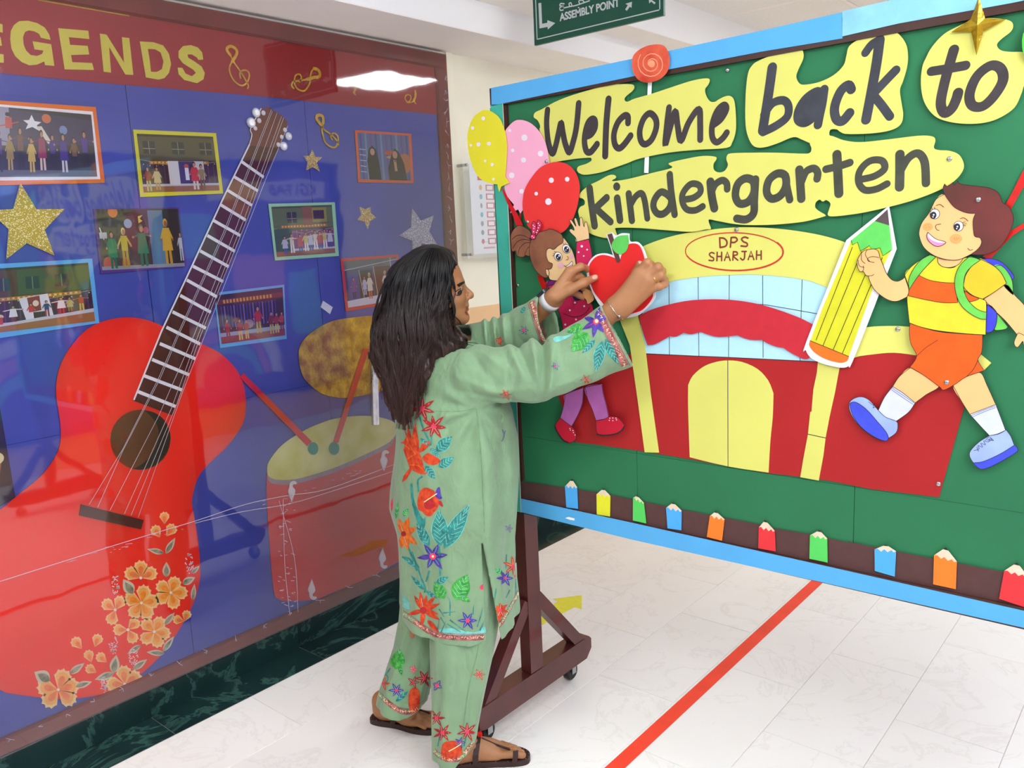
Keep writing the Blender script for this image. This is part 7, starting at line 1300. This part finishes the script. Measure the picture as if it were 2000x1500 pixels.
# back and side of the tunic
dline('printed_stem', [S3([(590, 790), (630, 930), (690, 1060)]), S3([(720, 960), (705, 1100)]), S5([(235, 250), (250, 400), (300, 480), (310, 560)]), S5([(290, 300), (285, 220), (320, 190)]), S5([(205, 690), (260, 820)]), S5([(440, 700), (450, 920)]), S5([(240, 740), (290, 880), (335, 1000), (335, 1040)]), S5([(170, 780), (230, 800), (280, 880)]), S5([(370, 880), (345, 960)])], tb, 3.2, P_teal, wm, .0012)
blob('printed_stem', S5, [(232, 260), (245, 250), (262, 380), (320, 500), (340, 480), (335, 560), (300, 570), (250, 420)], P_teal)
pflower(S3, 620, 740, 130, 7, P_dred, a0=.3, w=.3); pflower(S3, 735, 915, 125, 7, P_dred, a0=.1, w=.32)
blob('printed_heliconia', S3, [(420, 890), (470, 1010), (440, 1060), (405, 1075), (450, 1085), (440, 1150), (470, 1230), (500, 1320), (440, 1400), (425, 1460), (470, 1430), (520, 1340), (600, 1380), (690, 1385), (640, 1320), (620, 1230), (590, 1160), (590, 1060), (570, 960), (560, 880), (530, 960), (525, 1030), (480, 900), (478, 1000)], P_red, s=False)
blob('printed_petal', S3, [(590, 1165), (620, 1090), (695, 1055), (690, 1100), (640, 1150)], P_red); blob('printed_petal', S3, [(625, 1230), (650, 1190), (700, 1180), (800, 1245), (760, 1285), (690, 1285)], P_red)
dline('petal_line', [S3([(470, 1020), (500, 1100), (560, 1190)]), S3([(455, 1100), (520, 1150)]), S3([(480, 1230), (560, 1180)]), S3([(500, 1290), (590, 1300), (650, 1370)]), S3([(540, 1000), (560, 1100)])], tb, 1.3, P_org, wm, .002)
pleaf(S3, (760, 1160), (915, 1010), 110); pleaf(S3, (700, 1130), (800, 1215), 60); pleaf(S3, (780, 1310), (935, 1215), 90); pleaf(S3, (650, 1300), (750, 1430), 80, veins=4); pleaf(S3, (605, 1030), (700, 1110), 40, veins=2)
pleaf(S5, (450, 700), (440, 430), 115, veins=8); pleaf(S5, (475, 720), (665, 390), 105, veins=8); pleaf(S5, (370, 700), (275, 530), 70); pleaf(S5, (300, 860), (170, 780), 36, veins=2); pleaf(S5, (330, 1020), (235, 915), 34, veins=2); pleaf(S5, (345, 1030), (430, 1085), 34, veins=2)
blob('printed_hibiscus', S5, [(290, 330), (310, 285), (345, 272), (375, 280), (410, 300), (415, 330), (440, 360), (430, 420), (405, 450), (380, 480), (345, 475), (320, 450), (290, 430), (280, 380)], P_red, off=.0016); blob('printed_hibiscus', S5, [(330, 390), (370, 350), (410, 380), (400, 420), (350, 430)], P_dred, off=.0019)
dline('stamen', [S5([(330, 378), (380, 345), (425, 315)])], tb, 1.6, P_yc, wm, .0024); blob('printed_petal', S5, [(412, 330), (425, 280), (445, 270), (452, 320), (462, 350), (440, 355)], P_pur, off=.0017); blob('printed_petal', S5, [(435, 375), (455, 370), (470, 410), (445, 400)], P_dred, off=.0017)
pflower(S5, 180, 610, 120, 6, P_org, w=.42, core=P_dred, cr2=.16, pts=[rad(a) for a in (-108, -72, -25, 38, 75, 100)]); pleaf(S5, (180, 480), (215, 425), 45, P_grn, veins=3); pleaf(S5, (125, 500), (140, 375), 26, P_grn, veins=2)
blob('printed_bud', S5, [(95, 355), (103, 370), (100, 420), (92, 445), (86, 400)], P_pk)
pflower(S5, 395, 775, 110, 6, P_pur, w=.34, core=P_pk, cr2=.22, a0=-.1, edge=P_tl2); blob('flower_eye', S5, ell(395, 775, 9, n=8), P_yc, off=.0026)
pleaf(S5, (560, 1095), (650, 905), 120, P_grn, veins=6, edge=P_grn); pleaf(S5, (480, 1085), (405, 960), 80, P_grn, veins=4, edge=P_grn); pleaf(S5, (590, 1060), (670, 1110), 40, P_grn, veins=2, edge=P_grn); pleaf(S5, (420, 970), (510, 925), 50, P_teal, veins=3)
pflower(S5, 325, 1170, 130, 9, P_red, w=.27, core=P_dred, cr2=.2, pts=[rad(a) for a in (-122, -100, -78, -50, -22, 15, 30, 95, 165)]); blob('printed_petal', S5, [(355, 1245), (390, 1255), (440, 1325), (410, 1320), (370, 1285)], P_red)
dline('printed_grass', [S5([(440, 1160), (480, 1220)]), S5([(450, 1220), (500, 1300)]), S5([(520, 1210), (520, 1110), (500, 1070)]), S5([(470, 1190), (560, 1180)]), S5([(430, 1310), (440, 1240)]), S5([(455, 1330), (490, 1250)]), S5([(690, 1200), (695, 1130)]), S5([(720, 1290), (750, 1200), (760, 1150)]), S5([(740, 1320), (770, 1250)]), S5([(500, 1270), (600, 1330)]), S5([(520, 1240), (640, 1330)])], tb, 2.6, P_teal, wm, .0012, taper=True)
pflower(S5, 650, 1245, 72, 6, P_pur, w=.36, core=P_pk, cr2=.22, edge=P_tl2)
blob('hem_tint', S5, [(430, 1320), (520, 1300), (700, 1330), (770, 1290), (778, 1335), (560, 1355)], P_tl2, off=.0009); blob('hem_tint', S5, [(150, 1040), (200, 1080), (230, 1150), (200, 1160), (160, 1120)], P_tl2, off=.0009)
pflower(S5, 925, 935, 62, 6, P_pur, w=.4, core=P_pk, cr2=.2); pleaf(S5, (905, 900), (850, 865), 40, P_grn, veins=2); pflower(S5, 985, 850, 80, 6, P_red, w=.3, a0=.4); pflower(S5, 890, 1170, 62, 7, P_red, w=.4, a0=.2); blob('printed_petal', S5, [(862, 1160), (900, 1130), (925, 1160), (900, 1215), (870, 1260), (855, 1210)], P_red)
dline('printed_stem', [S5([(935, 760), (930, 860)]), S5([(860, 1010), (845, 1100)]), S5([(1000, 920), (1005, 1050)]), S5([(960, 1020), (930, 1080)])], tb, 2.2, P_teal, wm, .0012); pflower(S5, 952, 570, 32, 5, P_steel, w=.4, cr2=.2)
dline('printed_sprig', [S3([(1405, 945), (1425, 1000), (1400, 1060)]), S3([(1435, 955), (1420, 1010)])], tb, 1.6, P_steel, wm, .0014)
blob('printed_motif', S5, [(738, 1000), (760, 980), (776, 985), (776, 1010), (750, 1020)], P_pk)
# rose border bands
hemL = [(775, 1189), (781, 1200), (800, 1213), (822, 1229), (840, 1240), (862, 1248), (900, 1251), (925, 1251), (945, 1250)]; hemR = [(965, 1229), (975, 1226), (985, 1212), (1000, 1186), (1009, 1170), (1013, 1162)]
def band(line, tree, w=8.5, up=-1):
    dline('border_band', [line], tree, w, P_band, wm, .0014); n = sm(line, 5, False)
    dline('border_line', [[(x, y - w * .75) for x, y in line], [(x, y + w * .62) for x, y in line]], tree, 1.1, P_band, wm, .0014)
    sc_l = []
    for i in range(0, len(n) - 1):
        for j in (0, .5): x = n[i][0] * (1 - j) + n[i + 1][0] * j; y = n[i][1] * (1 - j) + n[i + 1][1] * j; a = random.uniform(0, 6.28); sc_l.append([(x + random.uniform(-2, 2), y + random.uniform(-3, 3)), (x + 2.4 * math.cos(a), y + 2.4 * math.sin(a))])
    dline('border_scroll', sc_l, tree, .9, P_yc, wm, .0018, False)
band([(x, y - 6) for x, y in hemL], tb); band([(x, y - 5) for x, y in hemR], tb)
def vband(line, tree, w):
    n = sm(line, 4, False); decal('border_band', [[(x - w / 2, y + w * .18) for x, y in n] + [(x + w / 2, y - w * .18) for x, y in n[::-1]]], tree, P_band, wm, .0014, 2.5); dline('border_line', [[(x - w * .72, y + 1) for x, y in line], [(x + w * .72, y - 1) for x, y in line]], tree, 1.0, P_band, wm, .0014); n = sm(line, 8, False); l2 = []
    for p in n: a = random.uniform(0, 6.28); l2.append([(p[0] + random.uniform(-3, 3), p[1] + random.uniform(-2, 2)), (p[0] + 3 * math.cos(a), p[1] + 3 * math.sin(a))])
    for p in n[::2]: l2.append([(p[0] + random.uniform(-4, 0), p[1] + random.uniform(-3, 3)), (p[0] + random.uniform(0, 4), p[1] + random.uniform(-3, 3))])
    dline('border_scroll', l2, tree, .8, P_yc, wm, .0018, False)
vband([(1168, 608), (1182, 636), (1197, 666), (1211, 694), (1221, 714)], tb, 12.5); vband([(1038, 588), (1044, 608), (1051, 632), (1058, 652), (1063, 668)], tb, 11)
# sleeve prints
pflower(Sa, 820, 140, 150, 6, P_pur, w=.36, core=P_pk, cr2=.2, edge=P_pk, pts=[rad(a) for a in (-75, -25, 55, 100, 150, 200)]); blob('flower_eye', Sa, ell(825, 135, 18, n=8), P_yc, off=.0026)
pleaf(Sa, (740, 250), (580, 435), 150, P_grn, veins=5, edge=P_grn); pleaf(Sa, (700, 180), (530, 245), 80, P_grn, veins=3, edge=P_grn); pleaf(Sa, (810, 320), (685, 450), 60, veins=4); pleaf(Sa, (880, 330), (815, 640), 100, veins=7); pleaf(Sa, (910, 310), (1040, 560), 90, veins=6)
blob('printed_wash', Sa, [(400, 310), (440, 285), (520, 280), (600, 255), (540, 300), (440, 340)], P_tl2)
pflower(Sa, 425, 575, 42, 6, P_steel, w=.4, cr2=.3); pflower(Sa, 115, 225, 50, 6, P_steel, w=.35, cr2=.3); pflower(Sa, 728, 710, 60, 6, P_red, w=.25, cr2=.1); pleaf(Sa, (85, 60), (130, -10), 40, veins=2); pflower(S3, 1440, 605, 60, 6, P_red, w=.3, cr2=.15); pflower(S3, 1375, 80, 45, 5, P_red, w=.5, cr2=.2)
dline('seam', [S3([(1150, 740), (1170, 900), (1195, 1200), (1215, 1500)]), S5([(745, 0), (755, 200), (770, 500), (772, 600)])], tb, 1.3, P_seam, wm, .001); dline('seam', [S3([(1150, 740), (1000, 765), (850, 768), (690, 762)])], tb, 1.1, P_seam, wm, .001)
# trouser prints
pleaf(Sb, (690, 730), (725, 570), 105, P_grn, rbv, 5, P_grn); pleaf(Sb, (720, 700), (740, 780), 30, P_grn, rbv, 2, P_grn); pflower(Sb, 697, 893, 62, 6, P_pur, rbv, w=.34); pleaf(Sb, (690, 980), (790, 900), 40, P_teal, rbv, 2); dline('printed_stem', [Sb([(610, 760), (630, 800), (600, 860)]), Sb([(650, 720), (600, 790)]), Sb([(1020, 1330), (1035, 1250)]), Sb([(1225, 1330), (1250, 1220)])], rbv, 2.0, P_teal, wm, .0012)
blob('printed_hibiscus', Sb, [(790, 1000), (800, 900), (840, 870), (875, 900), (882, 980), (860, 1060), (820, 1070)], P_red, rbv); pflower(Sb, 915, 800, 70, 6, P_dred, rbv, w=.35); pflower(Sb, 830, 830, 50, 5, P_dred, rbv, w=.4); pflower(Sb, 595, 840, 55, 5, P_red, rbv, w=.35); pflower(Sb, 828, 730, 35, 5, P_pk, rbv, w=.4)
blob('printed_hibiscus', Sb, [(1045, 1380), (1060, 1310), (1110, 1290), (1160, 1290), (1200, 1320), (1210, 1380), (1180, 1420), (1110, 1440), (1060, 1420)], P_red, rbv); dline('stamen', [Sb([(1105, 1370), (1160, 1340), (1205, 1310)])], rbv, 1.5, P_yc, wm, .002); pflower(Sb, 1195, 1300, 45, 5, P_pur, rbv, w=.4)
pflower(Sb, 1250, 1215, 80, 7, P_dred, rbv, w=.3, a0=.2); pflower(Sb, 1055, 1225, 75, 7, P_dred, rbv, w=.3); pflower(Sb, 1010, 1110, 70, 6, P_dred, rbv, w=.3); pflower(Sb, 1015, 855, 45, 4, P_steel, rbv, w=.75, cr2=.35, a0=.5); pflower(Sb, 1345, 770, 50, 6, P_red, rbv, w=.3)
band([(742, 1357), (752, 1368), (770, 1382), (787, 1390), (808, 1388), (828, 1374)], rbv, 8); band([(849, 1468), (858, 1476), (875, 1483), (895, 1482), (906, 1476)], rbv, 8); vband([(908, 1472), (915, 1462), (925, 1450)], rbv, 8)
dline('seam', [Sb([(1350, 480), (1320, 640), (1260, 880), (1220, 1180), (1205, 1330)])], rbv, 1.2, P_seam, wm, .001)

# ---- sandals
M_lea = mat('sandal_leather', (52, 32, 28), 0.45, noise=0.12, nscale=30, bump=.1, bscale=300); M_stud = mat('sandal_stud', (190, 180, 170), 0.3, metal=.8, noise=0)
def W3(l): return Pw(l)[0]
for p, side, lab in ((pr, 1, 'brown thong sandal on the near foot with a red pompom'), (plf, -1, 'brown leather sandal on the far foot')):
    sd = bpy.data.objects.new('sandal', None); C.objects.link(sd); sd.parent = wm; sd.matrix_parent_inverse = Matrix.Translation(-WL[wm.name]); WL[sd.name] = Vector((0, 0, 0)); sd['label'] = lab
    ol = [(-.012, 0), (-.004, .026), (.03, .034), (.09, .032), (.16, .042), (.215, .036), (.246, .012), (.252, -.014), (.240, -.038), (.20, -.043), (.13, -.034), (.07, -.031), (.02, -.032), (-.006, -.02)]; o2 = sm(ol, 4); n = len(o2)
    v = [W3(p(u, s_, z)) for z in (-.0155, .0, .0015) for u, s_ in (o2 if z < .001 else [(a * .985 + .002, b_ * .93) for a, b_ in o2])]
    mk('sole', v, [tuple(range(n))[::-1]] + [(i, (i + 1) % n, n + (i + 1) % n, n + i) for i in range(n)] + [(n + i, n + (i + 1) % n, 2 * n + (i + 1) % n, 2 * n + i) for i in range(n)] + [tuple(range(2 * n, 3 * n))], M_lea, sd)
    MB().tube([W3(p(*q)) for q in ((.195, -.018, .004), (.19, -.018, .028), (.15, -.008, .042), (.11, .0, .062))], .0035, 6).build('strap', M_lea, sd)
    def strapband(pts, w, name='strap'):
        vs = []; fs = []
        for i, q in enumerate(pts):
            for z in (-w / 2, w / 2): vs.append(W3(p(q[0] + (z if abs(q[1]) < .03 else z * .9), q[1], q[2]))); vs.append(W3(p(q[0] + z, q[1] * 1.06, q[2] + .003)))
        for i in range(len(pts) - 1):
            a = 4 * i; fs += [(a, a + 2, a + 6, a + 4), (a + 1, a + 5, a + 7, a + 3), (a, a + 4, a + 5, a + 1), (a + 2, a + 3, a + 7, a + 6)]
        return mk(name, vs, fs, M_lea, sd)
    strapband([(.085, .036, .0), (.088, .034, .03), (.095, .018, .058), (.10, 0, .067), (.095, -.018, .056), (.088, -.032, .028), (.085, -.035, .0)], .017)
    strapband([(.20, -.046, .0), (.205, -.043, .018), (.207, -.03, .0265), (.207, -.016, .019), (.206, -.012, .002)], .016, 'toe_loop')
    if side > 0: strapband([(.0, .032, .0), (.0, .032, .035), (-.008, .018, .055), (-.014, 0, .058), (-.008, -.018, .055), (.0, -.032, .035), (.0, -.032, .0)], .013, 'heel_strap')
    st = MB()
    for k in range(24): u = k / 24; q = o2[int(u * n)]; st.ball(W3(p(q[0] * .97 + .003, q[1] * .9, .0018)), .0012, 6)
    st.build('stitching', M_stud, sd)['kind'] = 'stuff'
    if side > 0:
        pc = W3(p(.105, 0, .076)); pmb = MB()
        for k in range(60): a = random.uniform(0, 6.28); b_ = math.acos(random.uniform(-1, 1)); d = np.array([math.sin(b_) * math.cos(a), math.sin(b_) * math.sin(a), math.cos(b_)]); pmb.tube([pc + d * .001, pc + d * .0085], .0011, 4)
        pmb.build('pompom', mat('pompom_red', (226, 30, 20), .8, noise=0), sd)['kind'] = 'stuff'
# ---- watch, bracelet, ring, neck cord
def ring3(name, c, axis, ra, rb, w, t, m, parent, ref, n=40):
    c, axis, ref = np.array(c, float), np.array(axis, float), np.array(ref, float); axis /= np.linalg.norm(axis); u = ref - axis * ref.dot(axis); u /= np.linalg.norm(u); v_ = np.cross(axis, u); vs, fs = [], []
    for k in range(n):
        a = 2 * PI * k / n
        for rr, h in ((0, -w / 2), (t, -w / 2), (t, w / 2), (0, w / 2)): vs.append(W3(c + u * math.cos(a) * (ra + rr) + v_ * math.sin(a) * (rb + rr) + axis * h))
    for k in range(n):
        for j in range(4): fs.append((4 * k + j, 4 * ((k + 1) % n) + j, 4 * ((k + 1) % n) + (j + 1) % 4, 4 * k + (j + 1) % 4))
    return mk(name, vs, fs, m, parent, True)
M_band = mat('watch_band_white', (186, 186, 188), 0.5, noise=0.03); M_wcase = mat('watch_case', (70, 72, 76), 0.2, metal=.6, noise=0); M_sil = mat('bracelet_silver', (196, 192, 190), 0.2, metal=.9, noise=0); M_gld = mat('ring_gold', (214, 160, 70), .2, metal=.9, noise=0)
wx_ = LWr - LE; wc = LWr - wx_ / np.linalg.norm(wx_) * .012
wt = bpy.data.objects.new('wristwatch', None); C.objects.link(wt); wt.parent = wm; wt.matrix_parent_inverse = Matrix.Translation(-WL[wm.name]); WL[wt.name] = Vector((0, 0, 0)); wt['label'] = 'wristwatch with a pale grey strap'
ring3('strap', wc, wx_, .0262, .0262, .021, .0026, M_band, wt, (0, 0, 1)); u_ = np.array([-.55, .2, .8]); u_ /= np.linalg.norm(u_); ax_ = wx_ / np.linalg.norm(wx_); u_ = u_ - ax_ * u_.dot(ax_); u_ /= np.linalg.norm(u_); v__ = np.cross(ax_, u_)
cc = wc + u_ * .0295; pts = [cc + ax_ * i * .017 + v__ * j * .015 + u_ * k * .0045 for k in (-1, 1) for i, j in ((-.8, -1), (.8, -1), (1, -.8), (1, .8), (.8, 1), (-.8, 1), (-1, .8), (-1, -.8))]
mk('case', [W3(q) for q in pts], [tuple(range(8)), tuple(range(8, 16))] + [(i, (i + 1) % 8, 8 + (i + 1) % 8, 8 + i) for i in range(8)], M_wcase, wt)
bx_ = RWr - RE; ax_ = bx_ / np.linalg.norm(bx_); br = ring3('bracelet', RWr - ax_ * .006, ax_ + np.array([.0, 0, -.15]), .0285, .0275, .0022, .0022, M_sil, wm, (0, 0, 1)); br['label'] = 'thin silver bracelet'
for a in (2.3, 2.9, 4.1): 
    u = np.array([0, 0, 1.0]) - ax_ * ax_[2]; u /= np.linalg.norm(u); v_ = np.cross(ax_, u); MB().ball(W3(RWr - ax_ * .006 + u * math.cos(a) * .031 + v_ * math.sin(a) * .031), .0042, 10).build('bead', M_sil, br, True)
f0, f1 = Pl(1267, 551, 2.080), Pl(1290, 538, 2.070); ring3('finger_ring', f0 + (f1 - f0) * .55, f1 - f0, .0112, .0112, .0028, .0012, M_gld, wm, (0, 0, 1))['label'] = 'thin gold ring'
q = [skinpt(bb, x, y, .003) for x, y in sm([(876, 611), (888, 618), (897, 626), (902, 636)], 4, False)]; q = [x for x in q if x is not None]
if len(q) > 2: MB().tube(q, .0011, 6).build('neck_cord', M_blk, wm)
